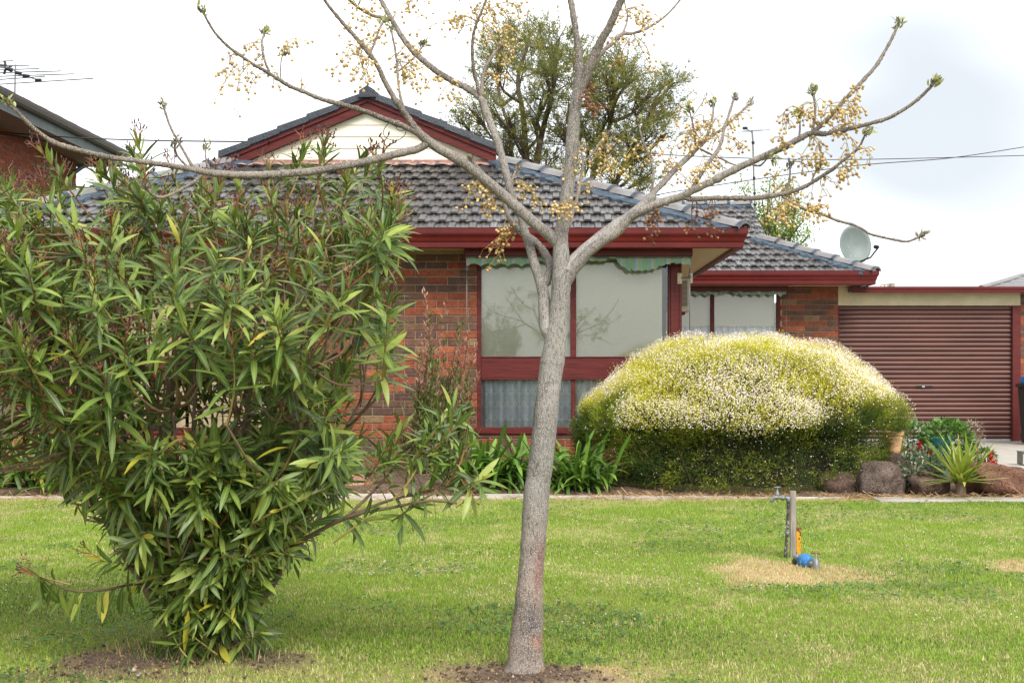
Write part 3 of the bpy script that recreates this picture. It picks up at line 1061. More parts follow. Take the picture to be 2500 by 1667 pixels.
def gutter(path, parent, name="gutter", prof=GPROF, zb=SOF - 0.008, m='red', ends=True, off=0.0):
    """path of the fascia line: (x, y, dx, dy) outward mitre directions"""
    b = MB()
    n = len(prof)
    V = []
    for (x, y, dx, dy) in path:
        V += [(x + dx * (d_ + off), y + dy * (d_ + off), zb + h) for d_, h in prof]
    f = []
    for i in range(len(path) - 1):
        for k in range(n - 1):
            f.append((i * n + k, i * n + k + 1, (i + 1) * n + k + 1, (i + 1) * n + k))
    b.add(V, f)
    o = b.build(name, M[m], parent)
    return o


GB = YG + 0.115
gutter([(XEL + 0.115, Y2G, -1, 0), (XEL + 0.115, GB, -1, -1), (XE - 0.115, GB, 1, -1), (XE - 0.115, Y2G, 1, 0)], house)
gj = xx(1174, YG)
gutter([(gj - 0.03, GB, 0, -1), (gj + 0.03, GB, 0, -1)], house, "gutter_joint", off=0.004)
gutter([(2.0, Y2G + 0.115, 0, -1), (5.14 - 0.115, Y2G + 0.115, 1, -1), (5.14 - 0.115, Y2G + 6, 1, 0)], house, zb=SOF + 0.0)
for (x0, x1, y0, y1) in ((XEL + 0.09, XE - 0.09, GB, GB + 0.025), (XE - 0.115 - 0.025, XE - 0.115, GB + 0.026, Y2G), (2.0, 5.025, Y2G + 0.115, Y2G + 0.14)):
    b = MB(); b.box(x0, x1, y0, y1, SOF - 0.02, SOF + 0.16); b.build("fascia", M['underside'], house)

# --- roof planes under the tiles
ang = math.atan(PT)
cs, sn = math.cos(ang), math.sin(ang)
RUN = 2.7
Y0 = YG + 0.045
ZR0 = ZE - 0.045
xrid = (XE + XEL) / 2
Wh = (XE - XEL) / 2


def rp_(t): return Y0 + t, ZR0 + PT * t


b = MB()
yt, ztp = rp_(RUN)
b.add([(XEL + .05, Y0, ZR0), (XE - .05, Y0, ZR0), (XE - .05 - RUN, yt, ztp), (XEL + .05 + RUN, yt, ztp)], [(0, 1, 2, 3)])
# side slopes and the main roof behind the gablet
zr = ZR0 + PT * (Wh - 0.05)
yb = 26.0
b.add([(XE - .05, Y0, ZR0), (XE - .05, yb, ZR0), (xrid, yb, zr), (xrid, yt, zr), (XE - .05 - RUN, yt, ztp)], [(0, 1, 2, 3, 4)])
b.add([(XEL + .05, Y0, ZR0), (XEL + .05, yb, ZR0), (xrid, yb, zr), (xrid, yt, zr), (XEL + .05 + RUN, yt, ztp)], [(4, 3, 2, 1, 0)])
b.build("roof", M['tile'] if False else M['slate'], house)
# wing roof planes
HX, HT = 5.14, 1.6
YW0, ZW0 = Y2G + 0.045, ZE - 0.045
WR = 3.5
b = MB()
b.add([(1.2, YW0, ZW0), (HX - .05, YW0, ZW0), (HX - .05 - HT, YW0 + HT, ZW0 + PT * HT), (HX - .05 - HT, YW0 + WR, ZW0 + PT * WR), (1.2, YW0 + WR, ZW0 + PT * WR)], [(0, 1, 2, 3, 4)])
b.add([(HX - .05, YW0, ZW0), (HX - .05, YW0 + 2 * WR, ZW0), (HX - .05 - HT, YW0 + 2 * WR - HT, ZW0 + PT * HT), (HX - .05 - HT, YW0 + HT, ZW0 + PT * HT)], [(0, 1, 2, 3)])
b.add([(HX - .05 - HT, YW0 + HT, ZW0 + PT * HT), (HX - .05 - HT, YW0 + 2 * WR - HT, ZW0 + PT * HT), (HX - .05 - HT, YW0 + WR, ZW0 + PT * WR)], [(0, 1, 2)])
b.add([(1.2, YW0 + WR, ZW0 + PT * WR), (HX - .05 - HT, YW0 + WR, ZW0 + PT * WR), (HX - .05 - HT, YW0 + 2 * WR, ZW0), (1.2, YW0 + 2 * WR, ZW0)], [(0, 1, 2, 3)])
b.build("roof", M['slate'], house)

# --- roof tiles
COV, GAU = 0.228, 0.302
TPROF = [(-0.004, 0.020), (0.010, 0.022), (0.022, 0.0195), (0.036, 0.022), (0.050, 0.020), (0.058, 0.019), (0.072, 0.001), (0.098, 0.000), (0.118, 0.003), (0.134, 0.013), (0.148, 0.013), (0.162, 0.003), (0.180, 0.000), (0.204, 0.001), (0.219, 0.017), (0.226, 0.0175)]
TILE_COLS = [(0.066, 0.060, 0.059), (0.082, 0.076, 0.075), (0.056, 0.052, 0.052), (0.094, 0.087, 0.085), (0.074, 0.066, 0.063), (0.115, 0.108, 0.106)]


def tile_geo():
    n = len(TPROF)
    Lt = 0.36
    tail, head, th = 0.036, 0.004, 0.024
    v = [(u, 0, w + tail) for u, w in TPROF] + [(u, Lt, w * 0.8 + head) for u, w in TPROF] + [(u, 0.002, w + tail - th) for u, w in TPROF]
    # small rounded nose
    f = []
    for k in range(n - 1):
        f.append((k, k + 1, n + k + 1, n + k))
        f.append((2 * n + k, 2 * n + k + 1, k + 1, k))
    f.append((2 * n, 0, n))
    f.append((n - 1, 3 * n - 1, 2 * n - 1))
    return v, f


TV, TF = tile_geo()
TILE_MESH = [MB().add(TV, TF, c).mesh("roof_tile", M['tile']) for c in TILE_COLS]


def slope_matrix(x, y0, z0, s):
    """tile frame: u = +X, v up the slope, w normal"""
    o = Vector((x, y0 + s * cs, z0 + s * sn))
    return Matrix(((1, 0, 0, o.x), (0, cs, -sn, o.y), (0, sn, cs, o.z), (0, 0, 0, 1)))


tiles = []      # (matrix, colour, clip planes)
rr = random.Random(9)
ncourse = int(RUN / cs / GAU)
for i in range(ncourse + 1):
    s = i * GAU - 0.02
    off = COV / 2 if i % 2 else 0
    x = XEL - 0.3 + off
    while x < XE:
        t = (s + 0.15) * cs
        l_, r__ = XEL + t, XE - t
        if x + COV > l_ - 0.1 and x < r__ + 0.1:
            clip = []
            if x < l_ + 0.35: clip.append(((XEL, YG, 0), (-1, 1, 0)))
            if x + COV > r__ - 0.35: clip.append(((XE, YG, 0), (1, 1, 0)))
            if s + 0.36 > RUN / cs: clip.append(((0, yt, 0), (0, 1, 0)))
            Mx = slope_matrix(x, Y0, ZR0, s) @ Matrix.Translation((0, 0, rr.uniform(-0.002, 0.003))) @ Matrix.Rotation(rr.uniform(-0.008, 0.008), 4, 'Z')
            tiles.append((Mx, rr.randrange(6), clip))
        x += COV
for i in range(int(WR / cs / GAU) + 1):
    s = i * GAU - 0.02
    off = COV / 2 if i % 2 else 0
    x = 1.95 + off
    while x < HX:
        t = (s + 0.15) * cs
        lim = HX - t if t < HT else HX - HT + 0.12
        if x < lim + 0.1:
            clip = []
            if t < HT + 0.2 and x + COV > HX - t - 0.35 and t < HT: clip.append(((HX, Y2G, 0), (1, 1, 0)))
            if t >= HT and x + COV > lim: clip.append(((HX - HT + 0.10 + rr.uniform(-0.01, 0.02), 0, 0), (1, 0, 0)))
            if s + 0.36 > WR / cs: clip.append(((0, YW0 + WR, 0), (0, 1, 0)))
            Mx = slope_matrix(x, YW0, ZW0, s) @ Matrix.Translation((0, 0, rr.uniform(-0.002, 0.003))) @ Matrix.Rotation(rr.uniform(-0.008, 0.008), 4, 'Z')
            tiles.append((Mx, rr.randrange(6), clip))
        x += COV


def clipped_tile(Mx, clip, c):
    bm = bmesh.new()
    vs = [bm.verts.new(Mx @ Vector(p)) for p in TV]
    for f in TF: bm.faces.new([vs[k] for k in f])
    for co, no in clip:
        geom = bm.verts[:] + bm.edges[:] + bm.faces[:]
        bmesh.ops.bisect_plane(bm, geom=geom, plane_co=co, plane_no=no, clear_outer=True)
    if not bm.faces:
        bm.free(); return None
    me = bpy.data.meshes.new("roof_tile")
    bm.to_mesh(me); bm.free()
    a = me.attributes.new("col", 'FLOAT_COLOR', 'POINT')
    a.data.foreach_set("color", np.tile([*c, 1.0], len(me.vertices)).astype(np.float32))
    me.materials.append(M['tile'])
    return me


def tile_key(t):
    q = proj(t[0].translation)
    return 0 if q[0] > 700 else 700 - q[0]


tiles.sort(key=tile_key)
restm = bmesh.new()
rest_mb = MB()
cnt = 0
for Mx, ci, clip in tiles:
    me = None
    if clip:
        me = clipped_tile(Mx, clip, TILE_COLS[ci])
        if me is None: continue
    if cnt < 300:
        if me is not None:
            o = bpy.data.objects.new("roof_tile", me)
        else:
            o = bpy.data.objects.new("roof_tile", TILE_MESH[ci])
            o.matrix_basis = Mx
        link(o, house)
        cnt += 1
    else:
        if me is not None:
            rest_mb.add([v.co for v in me.vertices], [tuple(p.vertices) for p in me.polygons], TILE_COLS[ci])
        else:
            rest_mb.add([Mx @ Vector(p) for p in TV], TF, TILE_COLS[ci])
tag(rest_mb.build("tile_field", M['tile'], house), kind='stuff')
restm.free()


# --- hip and ridge caps
def cap_run(p0, p1, n, mk, w=0.115, h=0.07, lift=0.085, name="ridge_cap", collar=True):
    p0, p1 = Vector(p0), Vector(p1)
    d_ = (p1 - p0).normalized()
    side = d_.cross(Vector((0, 0, 1))).normalized()
    up = side.cross(d_).normalized()
    L = (p1 - p0).length / n
    prof = [(-w, -h), (-w * 0.55, -h * 0.25), (-w * 0.2, 0.0), (w * 0.2, 0.0), (w * 0.55, -h * 0.25), (w, -h)]
    for i in range(n):
        a = p0 + d_ * (L * i - 0.02)
        b_ = p0 + d_ * (L * (i + 1) + 0.03)
        bb = MB()
        V = []
        jit = random.uniform(-0.006, 0.006)
        for q, lf, sc_ in ((a, lift + 0.018, 1.06), (b_, lift, 0.97)):
            for u, v in prof: V.append(q + side * (u * sc_ + jit) + up * (v + lf))
        for q, lf, sc_ in ((a, lift + 0.018 - 0.022, 1.0),):
            for u, v in prof: V.append(q + side * (u * sc_ + jit) + up * (v + lf))
        f = [(k, k + 1, 7 + k, 6 + k) for k in range(5)] + [(12 + k, 12 + k + 1, k + 1, k) for k in range(5)]
        bb.add(V, f)
        if collar:
            V = []
            q0, q1 = a + d_ * 0.0, a + d_ * 0.05
            for q, lf in ((q0, lift + 0.022), (q1, lift + 0.021)):
                for u, v in prof: V.append(q + side * (u * 1.09 + jit) + up * (v + lf))
            bb.add(V, [(k, k + 1, 7 + k, 6 + k) for k in range(5)], mi=1)
        bb.build(name, [M[mk], M['bedding']], house)


def bedding(p0, p1, side, w, name="bedding", seed=1):
    """uneven strip of blue pointing beside the caps, lying over the tiles"""
    p0, p1 = Vector(p0), Vector(p1)
    n = 46
    V, f = [], []
    rr2 = random.Random(seed)
    for i in range(n + 1):
        q = p0.lerp(p1, i / n)
        ww = w * (0.85 + 0.35 * rr2.random())
        s2 = Vector(side)
        V += [q + Vector((0, 0, 0.035)), q + s2 * ww * 0.55 + Vector((0, 0, 0.052 + rr2.uniform(-.006, .006))), q + s2 * ww + Vector((0, 0, 0.040 + rr2.uniform(-.008, .006))), q + s2 * (ww + 0.004) + Vector((0, 0, 0.0))]
    for i in range(n):
        for k in range(3): f.append((4 * i + k, 4 * i + k + 1, 4 * i + k + 5, 4 * i + k + 4))
    return MB().add(V, f).build(name, M['bedding'], house)


hipR0, hipR1 = Vector((XE - 0.05, YG + 0.05, ZE - 0.03)), Vector((XE - RUN - 0.02, YG + RUN + 0.02, ZE + PT * RUN - 0.03))
hipL0, hipL1 = Vector((XEL + 0.05, YG + 0.05, ZE - 0.03)), Vector((XEL + RUN + 0.02, YG + RUN + 0.02, ZE + PT * RUN - 0.03))
cap_run(hipR0, hipR1, 10, 'cap')
cap_run(hipL0, hipL1, 10, 'cap')
# bedding on the front slope: across the slope, perpendicular to the hip line
bedding(hipR0, hipR1, (-0.92, -0.30, -0.13), 0.24, seed=3)
bedding(hipL0, hipL1, (0.92, -0.30, -0.13), 0.24, seed=4)
wh0, wh1 = Vector((HX - 0.05, Y2G + 0.05, ZE - 0.03)), Vector((HX - HT, Y2G + HT, ZE + PT * HT - 0.03))
cap_run(wh0, wh1, 6, 'cap')
bedding(wh0, wh1, (-0.92, -0.30, -0.13), 0.22, seed=5)
wr0, wr1 = Vector((1.2, YW0 + WR, ZW0 + PT * WR + 0.0)), Vector((HX - HT + 0.1, YW0 + WR, ZW0 + PT * WR + 0.0))
cap_run(wr1, wr0, 6, 'cap')
bedding(wr0, wr1, (0, -0.93, -0.30), 0.2, seed=6)

# --- cream gablet
YGB = YG + RUN + 0.05
apx, apz = xx(901, YGB), zz(273, YGB)
bz = zz(391, YGB)
nb = 5
bh = 0.148
z = bz
while z < apz - 0.01:
    z1_ = min(z + bh, apz)
    w0, w1_ = (apz - z) / PT, (apz - z1_) / PT
    bb = MB()
    y0_, y1_ = YGB - 0.016, YGB - 0.004
    bb.add([(apx - w0, y0_, z), (apx + w0, y0_, z), (apx + w1_, y1_, z1_), (apx - w1_, y1_, z1_), (apx - w0, YGB + 0.01, z), (apx + w0, YGB + 0.01, z)], [(0, 1, 2, 3), (1, 0, 4, 5)])
    bb.build("weatherboard", M['board'], house)
    z += bh
bb = MB(); bb.box(apx - 1.7, apx + 1.7, YGB - 0.05, YGB + 0.0, bz - 0.09, bz - 0.002)
bb.build("flashing", M['pinkmortar'], house)
bb = MB()
nfl = 60
V, f = [], []
for i in range(nfl + 1):
    x = apx - 1.72 + 3.44 * i / nfl
    V += [(x, YGB - 0.045, bz - 0.03), (x, YGB - 0.13, bz - 0.055 + 0.012 * math.sin(x * 27)), (x, YGB - 0.22 - random.uniform(0, 0.03), bz - 0.09 + 0.010 * math.sin(x * 27))]
for i in range(nfl):
    for k in range(2): f.append((3 * i + k, 3 * i + 3 + k, 3 * i + 4 + k, 3 * i + 1 + k))
bb.add(V, f); bb.build("flashing", M['pinkmortar'], house)
for sgn, xe in ((-1, xx(545, YGB)), (1, xx(1212, YGB))):
    d_ = Vector((xe - apx, 0, 0))
    Ln = abs(xe - apx)
    th0, th1 = 0.0, 0.145
    za = apz
    def rk(u, dz): return (apx + sgn * u, za + dz - PT * u)
    # barge board, with a narrow moulding above it
    bb = MB()
    for (d0, d1, ya, yb_) in ((0.0, 0.105, YGB - 0.10, YGB - 0.07), (0.106, 0.155, YGB - 0.125, YGB - 0.07)):
        V = []
        for u in (0.0, Ln):
            x0_, zb_ = rk(u, d0); x0_, zt_ = rk(u, d1)
            V += [(x0_, ya, zb_), (x0_, ya, zt_), (x0_, yb_, zt_), (x0_, yb_, zb_)]
        bb.add(V, [(0, 1, 5, 4), (1, 2, 6, 5), (2, 3, 7, 6), (3, 0, 4, 7), (4, 5, 6, 7), (0, 3, 2, 1)])
    bb.build("barge_board", M['red_wood'], house)
    # soffit behind the barge board
    bb = MB(); bb.add([(apx, YGB - 0.07, za + 0.02), (apx + sgn * Ln, YGB - 0.07, za + 0.02 - PT * Ln), (apx + sgn * Ln, YGB + 0.02, za + 0.02 - PT * Ln), (apx, YGB + 0.02, za + 0.02)], [(0, 1, 2, 3)])
    bb.build("barge_soffit", M['red_wood'], house)
    # verge caps
    ncp = 5
    for i in range(ncp):
        u0, u1 = Ln * i / ncp, Ln * (i + 1) / ncp + 0.03
        bb = MB()
        V = []
        for u, lf in ((u0, 0.0), (u1, 0.028)):
            x_, z_ = rk(u, 0.158 + lf * 0.5)
            x2, z2 = rk(u, 0.235 + lf)
            V += [(x_, YGB - 0.16, z_), (x2, YGB - 0.15, z2), (x2, YGB + 0.10, z2), (x_, YGB + 0.10, z_)]
        bb.add(V, [(0, 1, 5, 4), (1, 2, 6, 5), (2, 3, 7, 6), (3, 0, 4, 7), (4, 5, 6, 7), (0, 3, 2, 1)])
        bb.build("verge_cap", M['darkcap'], house)
# ridge end cap at the apex
bb = MB()
bb.add([(apx - 0.11, YGB - 0.19, apz + 0.15), (apx - 0.10, YGB - 0.19, apz + 0.235), (apx, YGB - 0.19, apz + 0.30), (apx + 0.10, YGB - 0.19, apz + 0.235), (apx + 0.11, YGB - 0.19, apz + 0.15),
        (apx - 0.11, YGB + 0.3, apz + 0.13), (apx - 0.10, YGB + 0.3, apz + 0.215), (apx, YGB + 0.3, apz + 0.27), (apx + 0.10, YGB + 0.3, apz + 0.215), (apx + 0.11, YGB + 0.3, apz + 0.13)],
       [(4, 3, 2, 1, 0), (0, 1, 6, 5), (1, 2, 7, 6), (2, 3, 8, 7), (3, 4, 9, 8)])
bb.build("ridge_end_cap", M['darkcap'], house)
cap_run((apx, YGB + 0.3, apz + 0.22), (apx, 24.0, apz + 0.22), 12, 'darkcap', collar=False)


# ------------------------------------------------------------------ awnings
def awning(name, px0, px1, Y, z_h0, z_h1, z_v0, bottom, label, arms, hood=True):
    t = thing(name, (xx(px0, Y), Y, z_v0), label, "awning", "window awnings of the brick house")
    x0, x1 = xx(px0, Y), xx(px1, Y)
    if hood:
        bb = MB(); bb.box(x0, x1, Y - 0.06, Y + 0.15, z_h0, z_h1); bb.build("hood", M['red'], t, bevel=0.01)
        bb = MB(); bb.tube([(x0 + 0.01, Y - 0.02, z_h0 - 0.012), (x1 - 0.01, Y - 0.02, z_h0 - 0.012)], 0.014, 8); bb.build("roller", M['galv'], t)
    n = 220
    V, U = [], []
    for i in range(n + 1):
        x = x0 + 0.02 + (x1 - x0 - 0.04) * i / n
        px = VX + F * x / Y
        zb = bottom(px)
        dy = 0.012 * math.sin(x * 24) + 0.006 * math.sin(x * 61)
        for k in range(4):
            q = k / 3
            V.append((x, Y - 0.03 + dy * q, z_v0 + (zb - z_v0) * q)); U.append((x, q))
    Fq = []
    for i in range(n):
        for k in range(3): Fq.append((4 * i + k, 4 * i + k + 1, 4 * i + k + 5, 4 * i + k + 4))
    np_obj("valance", np.array(V), np.array(Fq), M['stripe'], t, uv=np.array(U), smooth=True)
    for (px, y0_, y1_) in arms:
        bb = MB(); bb.tube([at(px, y0_, Y - 0.02), at(px, y1_, Y - 0.02)], 0.006, 6)
        bb.lathe([(0.012, 0), (0.016, 0.02), (0.008, 0.07)], at(px, y0_ + 22, Y - 0.02), seg=8)
        bb.build("guide_rod", M['galv'], t, smooth=True)
    return t


YA = 15.72


def val1(px):
    sc = 652 - 8 * abs(math.sin((px - 1141) / 33 * math.pi)) ** 0.7
    jag = 1.6 * math.sin(px * 0.9) + 1.2 * math.sin(px * 0.37)
    if px < 1300: y = sc
    elif px < 1480: y = 638 + jag
    elif px < 1505: y = 632 + jag * 0.5
    elif px < 1540: y = 640 + (px - 1505) * 0.7 + jag
    elif px < 1605: y = 662 - abs(px - 1560) * 0.12 + jag * 1.4
    elif px < 1640: y = 652 - (px - 1605) * 0.25 + jag
    else: y = 642 + (px - 1640) * 0.12 + jag
    return zz(y, YA)


awning("window_awning", 1134, 1690, YA, zz(627, YA), zz(602, YA), zz(627, YA), val1, "red hood awning with tattered striped valance over the large front window", [(1139.6, 640, 892), (1684, 655, 830)])
YA2 = 22.80
awning("window_awning", 1650, 1921, YA2, zz(711, YA2), zz(695, YA2), zz(709.5, YA2), lambda px: zz(726 - 7 * abs(math.sin((px - 1680) / 22.5 * math.pi)) ** 0.8 - (6 if 1765 < px < 1795 else 0), YA2), "shorter striped awning with scalloped valance over the rear wing window", [(1920, 735, 850)])

# bracket plates at the corner post
br = thing("awning_bracket", at(1660, 680, YF), "cream metal bracket plates screwed to the red corner post", "bracket")
for p0, p1, y0_, y1_, yy_ in ((1654, 1665, 667, 693, YF - 0.026), (1684, 1691, 666, 691, YF - 0.03)):
    b = MB(); b.box(xx(p0, yy_), xx(p1, yy_), yy_ - 0.004, yy_, zz(y1_, yy_), zz(y0_, yy_)); b.build("plate", M['cream'], br)
    for yq in (y0_ + 4, y1_ - 4):
        b = MB(); b.lathe([(0.005, 0), (0.004, 0.004)], Vector((xx((p0 + p1) / 2 - 1.5, yy_), yy_ - 0.004, zz(yq, yy_))), axis=(0, -1, 0), seg=8); b.build("screw", M['black'], br)
b = MB(); b.tube([at(1663, 679, YF - 0.04), at(1687, 677, YF - 0.04)], 0.009, 8); b.build("arm", M['galv'], br)

# air conditioner sticking out of the side wall
ac = thing("air_conditioner", (XR, 17.1, 1.8), "beige louvred air conditioner box sticking out of the side wall behind the corner post", "air conditioner")
Ya = 17.1
xa0, xa1 = XR + 0.003, xx(1684, Ya)
za0, za1 = zz(761, Ya), zz(678, Ya)
b = MB(); b.box(xa0, xa1, Ya, Ya + 0.5, za0, za1); b.build("casing", M['beige'], ac, bevel=0.01)
b = MB(); b.box(xa0 + 0.02, xa1 - 0.03, Ya - 0.002, Ya + 0.01, zz(748, Ya), zz(685, Ya)); b.build("grille_back", M['black'], ac)
for k in range(21):
    z_ = zz(748, Ya) + (zz(685, Ya) - zz(748, Ya)) * (k + 0.5) / 21
    b = MB(); b.box(xa0 + 0.02, xa1 - 0.03, Ya - 0.012, Ya - 0.0025, z_ - 0.003, z_ + 0.003); b.build("louvre", M['beige'], ac)
b = MB(); b.box(xa0, xa1 - 0.05, Ya + 0.05, Ya + 0.45, za0 - 0.03, za0 - 0.001); b.build("support", M['red_wood'], ac)

# ------------------------------------------------------------------ garage
gar = thing("garage", (6, Y2, 0), "flat roofed garage with brown red roller door and cream lintel board", "garage")
YGR = Y2 + 0.06
gx0, gx1 = wing_r + 0.005, xx(2468, YGR)
jx1 = xx(2488, YGR)
zd1 = zz(746, YGR)
b = MB(); b.box(wing_r + 0.002, jx1, Y2 - 0.004, Y2 + 0.03, zz(746, Y2), zz(715, Y2) + 0.10); b.build("lintel_board", M['cream'], gar, bevel=0.003)
YFa = 22.62
b = MB()
x0f = xx(2078, YFa)
prof = [(0, 0), (0.02, 0.0), (0.022, 0.02), (0.012, 0.026), (0.012, 0.05), (0.026, 0.058), (0.026, 0.098), (0.0, 0.10)]
zf0 = zz(714.5, YFa)
V = []
for x in (x0f, 10.5):
    V += [(x, YFa + 0.03 - d_, zf0 + h) for d_, h in prof]
b.add(V, [(k, k + 1, 8 + k + 1, 8 + k) for k in range(7)] + [tuple(reversed(range(8)))])
b.build("fascia", M['red'], gar)
b = MB(); b.box(x0f + 0.01, 10.5, YFa + 0.032, Y2 + 6, zf0 + 0.02, zf0 + 0.08); b.build("roof", M['slate'], gar)
b = MB(); b.box(gx1 + 0.001, jx1, Y2 - 0.02, Y2 + 0.10, -0.05, zd1 - 0.002); b.build("door_jamb", M['red_wood'], gar, bevel=0.004)
b = MB(); b.box(wing_r + 0.002, wing_r + 0.02, Y2 - 0.004, Y2 + 0.10, -0.05, zd1 - 0.002); b.build("door_jamb", M['red_wood'], gar)
door = bpy.data.objects.new("roller_door", None); door.location = (gx0, YGR, 0); link(door, gar)
zb0 = zz(1071, YGR)
ns = 29
sh = (zd1 - zb0) / ns
prof = [(0.0, -0.500), (-0.010, -0.42), (-0.019, -0.28), (-0.022, -0.1), (-0.022, 0.12), (-0.019, 0.28), (-0.010, 0.40), (0.004, 0.445), (0.006, 0.47), (0.0, 0.5)]
b = MB()
V = []
for x in (gx0 + 0.016, gx1): V += [(x, d_, h * sh) for d_, h in prof]
npf = len(prof)
b.add(V, [(k, npf + k, npf + k + 1, k + 1) for k in range(npf - 1)])
slat = b.mesh("door_slat", M['door'], smooth=True)
for k in range(ns):
    o = bpy.data.objects.new("door_slat", slat)
    o.matrix_basis = Matrix.Translation((0, YGR + random.uniform(-0.001, 0.001), zb0 + (k + 0.5) * sh))
    link(o, door)
b = MB(); b.box(gx0 + 0.016, gx1, YGR - 0.012, YGR + 0.01, zz(1076.5, YGR), zb0 - 0.001); b.build("bottom_rail", M['silver'], door)
hx0, hx1 = xx(2236, YGR), xx(2275, YGR)
b = MB(); b.box(hx0, hx1, YGR - 0.036, YGR - 0.018, zz(946, YGR), zz(941, YGR)); b.box(hx0 + 0.09, hx0 + 0.13, YGR - 0.045, YGR - 0.036, zz(945, YGR), zz(942, YGR), mi=1); b.build("handle", [M['black'], M['silver']], door)
# garage brick pier at the right
pier = lay_wall(jx1 + 0.004, jx1 + 1.9, -0.06, 2.36, [], Matrix.Translation((0, Y2 + 0.03, 0)), 8)
b = MB(); b.box(jx1 + 0.003, jx1 + 1.9, Y2 + 0.03, Y2 + 0.14, -0.1, zf0 + 0.01); b.build("wall", M['mortar'], gar)
b = MB()
for Mx, w, ci in pier:
    if proj(Mx.translation)[0] < 2512:
        o = bpy.data.objects.new("brick", brick_mesh(w, ci)); o.matrix_basis = Mx; link(o, gar)
    else:
        v, f = brick_geo(w, 0.076); b.add([Mx @ Vector(p) for p in v], f, BRICK_COLS[ci])
tag(b.build("brickwork", M['brick'], gar), kind='stuff')

# wheelie bin at the right edge
YB = 21.6
xb = xx(2489, YB) + 0.16
bn = thing("wheelie_bin", (xb + 0.3, YB, 0), "dark wheelie bin with blue lid beside the garage door jamb", "bin")
b = MB()
b.add([(xb + .05, YB + .02, 0.06), (xb + .53, YB + .02, 0.06), (xb + .53, YB + .55, 0.06), (xb + .05, YB + .55, 0.06), (xb + 0.01, YB, .86), (xb + .57, YB, .86), (xb + .57, YB + .62, .86), (xb + 0.01, YB + .62, .86)],
      [(3, 2, 1, 0), (4, 5, 6, 7), (0, 1, 5, 4), (1, 2, 6, 5), (2, 3, 7, 6), (3, 0, 4, 7)])
b.build("body", M['binbody'], bn, bevel=0.02)
b = MB(); b.box(xb - .015, xb + .595, YB - .03, YB + .64, .862, .92); b.build("rim", M['binbody'], bn, bevel=0.01)
b = MB(); b.add([(xb + .02, YB - .04, .922), (xb + .56, YB - .04, .922), (xb + .56, YB + .6, .922), (xb + .02, YB + .6, .922), (xb + .06, YB + .02, 1.02), (xb + .52, YB + .02, 1.02), (xb + .52, YB + .58, 1.04), (xb + .06, YB + .58, 1.04)],
                [(3, 2, 1, 0), (4, 5, 6, 7), (0, 1, 5, 4), (1, 2, 6, 5), (2, 3, 7, 6), (3, 0, 4, 7)])
b.build("lid", M['blue'], bn, bevel=0.02)
for sx in (0.06, 0.48):
    b = MB(); b.lathe([(0.02, -0.03), (0.1, -0.03), (0.1, 0.03), (0.02, 0.03)], (xb + sx + 0.03, YB + .52, 0.1), axis=(1, 0, 0), seg=16); b.build("wheel", M['black'], bn)

# small grey box at the right edge of the drive
lb = thing("meter_box", gnd(2510, 1135), "small pale grey metal box standing by the driveway", "box")
p = gnd(2496, 1136)
b = MB(); b.box(p.x, p.x + 0.25, p.y, p.y + 0.2, 0.008, 0.155); b.build("casing", M['galv'], lb, bevel=0.006)
b = MB(); b.box(p.x + 0.008, p.x + 0.242, p.y - 0.006, p.y - 0.001, 0.016, 0.13); b.build("door", M['beige'], lb)
b = MB(); b.box(p.x - 0.005, p.x + 0.255, p.y - 0.01, p.y + 0.205, 0.157, 0.165); b.build("lid", M['galv'], lb)

# ------------------------------------------------------------------ satellite dish, antennas, wires
YD = 24.6
sd = thing("satellite_dish", at(2090, 645, YD), "oval grey green satellite dish behind the wing roof hip", "satellite dish")
c = at(2089, 597, YD)
rx_, rz_ = 41 / F * YD, 48 / F * YD
n1, n2 = 6, 36
ax = Vector((0.28, -0.95, 0.13)).normalized()
rt = Vector((0.95, 0.28, 0)).normalized()
up = ax.cross(rt); up = -up if up.z < 0 else up
V = [c - ax * -0.0 + ax * -0.10]
for i in range(1, n1 + 1):
    q = i / n1
    for k in range(n2):
        a = 2 * math.pi * k / n2
        V.append(c + rt * (rx_ * 1.03 * q * math.cos(a)) + up * (rz_ * q * math.sin(a)) + ax * (-0.10 * (1 - q * q)))
f = [(0, 1 + k, 1 + (k + 1) % n2) for k in range(n2)]
for i in range(n1 - 1):
    for k in range(n2):
        a, b_ = 1 + i * n2 + k, 1 + i * n2 + (k + 1) % n2
        f.append((a, a + n2, b_ + n2, b_))
dobj = MB().add(V, f).build("reflector", M['dish'], sd, smooth=True)
so_m = dobj.modifiers.new("solid", 'SOLIDIFY'); so_m.thickness = 0.008
b = MB(); b.tube([c + up * -rz_ * 0.95 + ax * 0.02, c + up * -rz_ * 0.85 + rt * 0.10 + ax * 0.30, c + up * -rz_ * 0.42 + rt * 0.16 + ax * 0.5], 0.014, 8); b.build("feed_arm", M['black'], sd)
b = MB(); b.lathe([(0.02, 0), (0.035, 0.02), (0.035, 0.09), (0.028, 0.1)], c + up * -rz_ * 0.42 + rt * 0.16 + ax * 0.46, axis=(-ax + up * 0.3).normalized(), seg=12); b.build("feed_horn", M['black'], sd)
for u_, v_ in ((-.35, -.1), (.05, -.1), (-.3, -.55), (.05, -.55)):
    b = MB(); b.lathe([(0.009, 0), (0.006, 0.006)], c + rt * rx_ * u_ + up * rz_ * v_ + ax * (-0.10 * (1 - u_ * u_ - v_ * v_) + 0.004), axis=ax, seg=8); b.build("bolt", M['silver'], sd)
b = MB(); b.tube([c - ax * 0.12, c - ax * 0.2 + Vector((0, 0, -0.2)), c - ax * 0.2 + Vector((0, 0, -1.2))], 0.025, 8); b.build("mount_pole", M['galv'], sd)


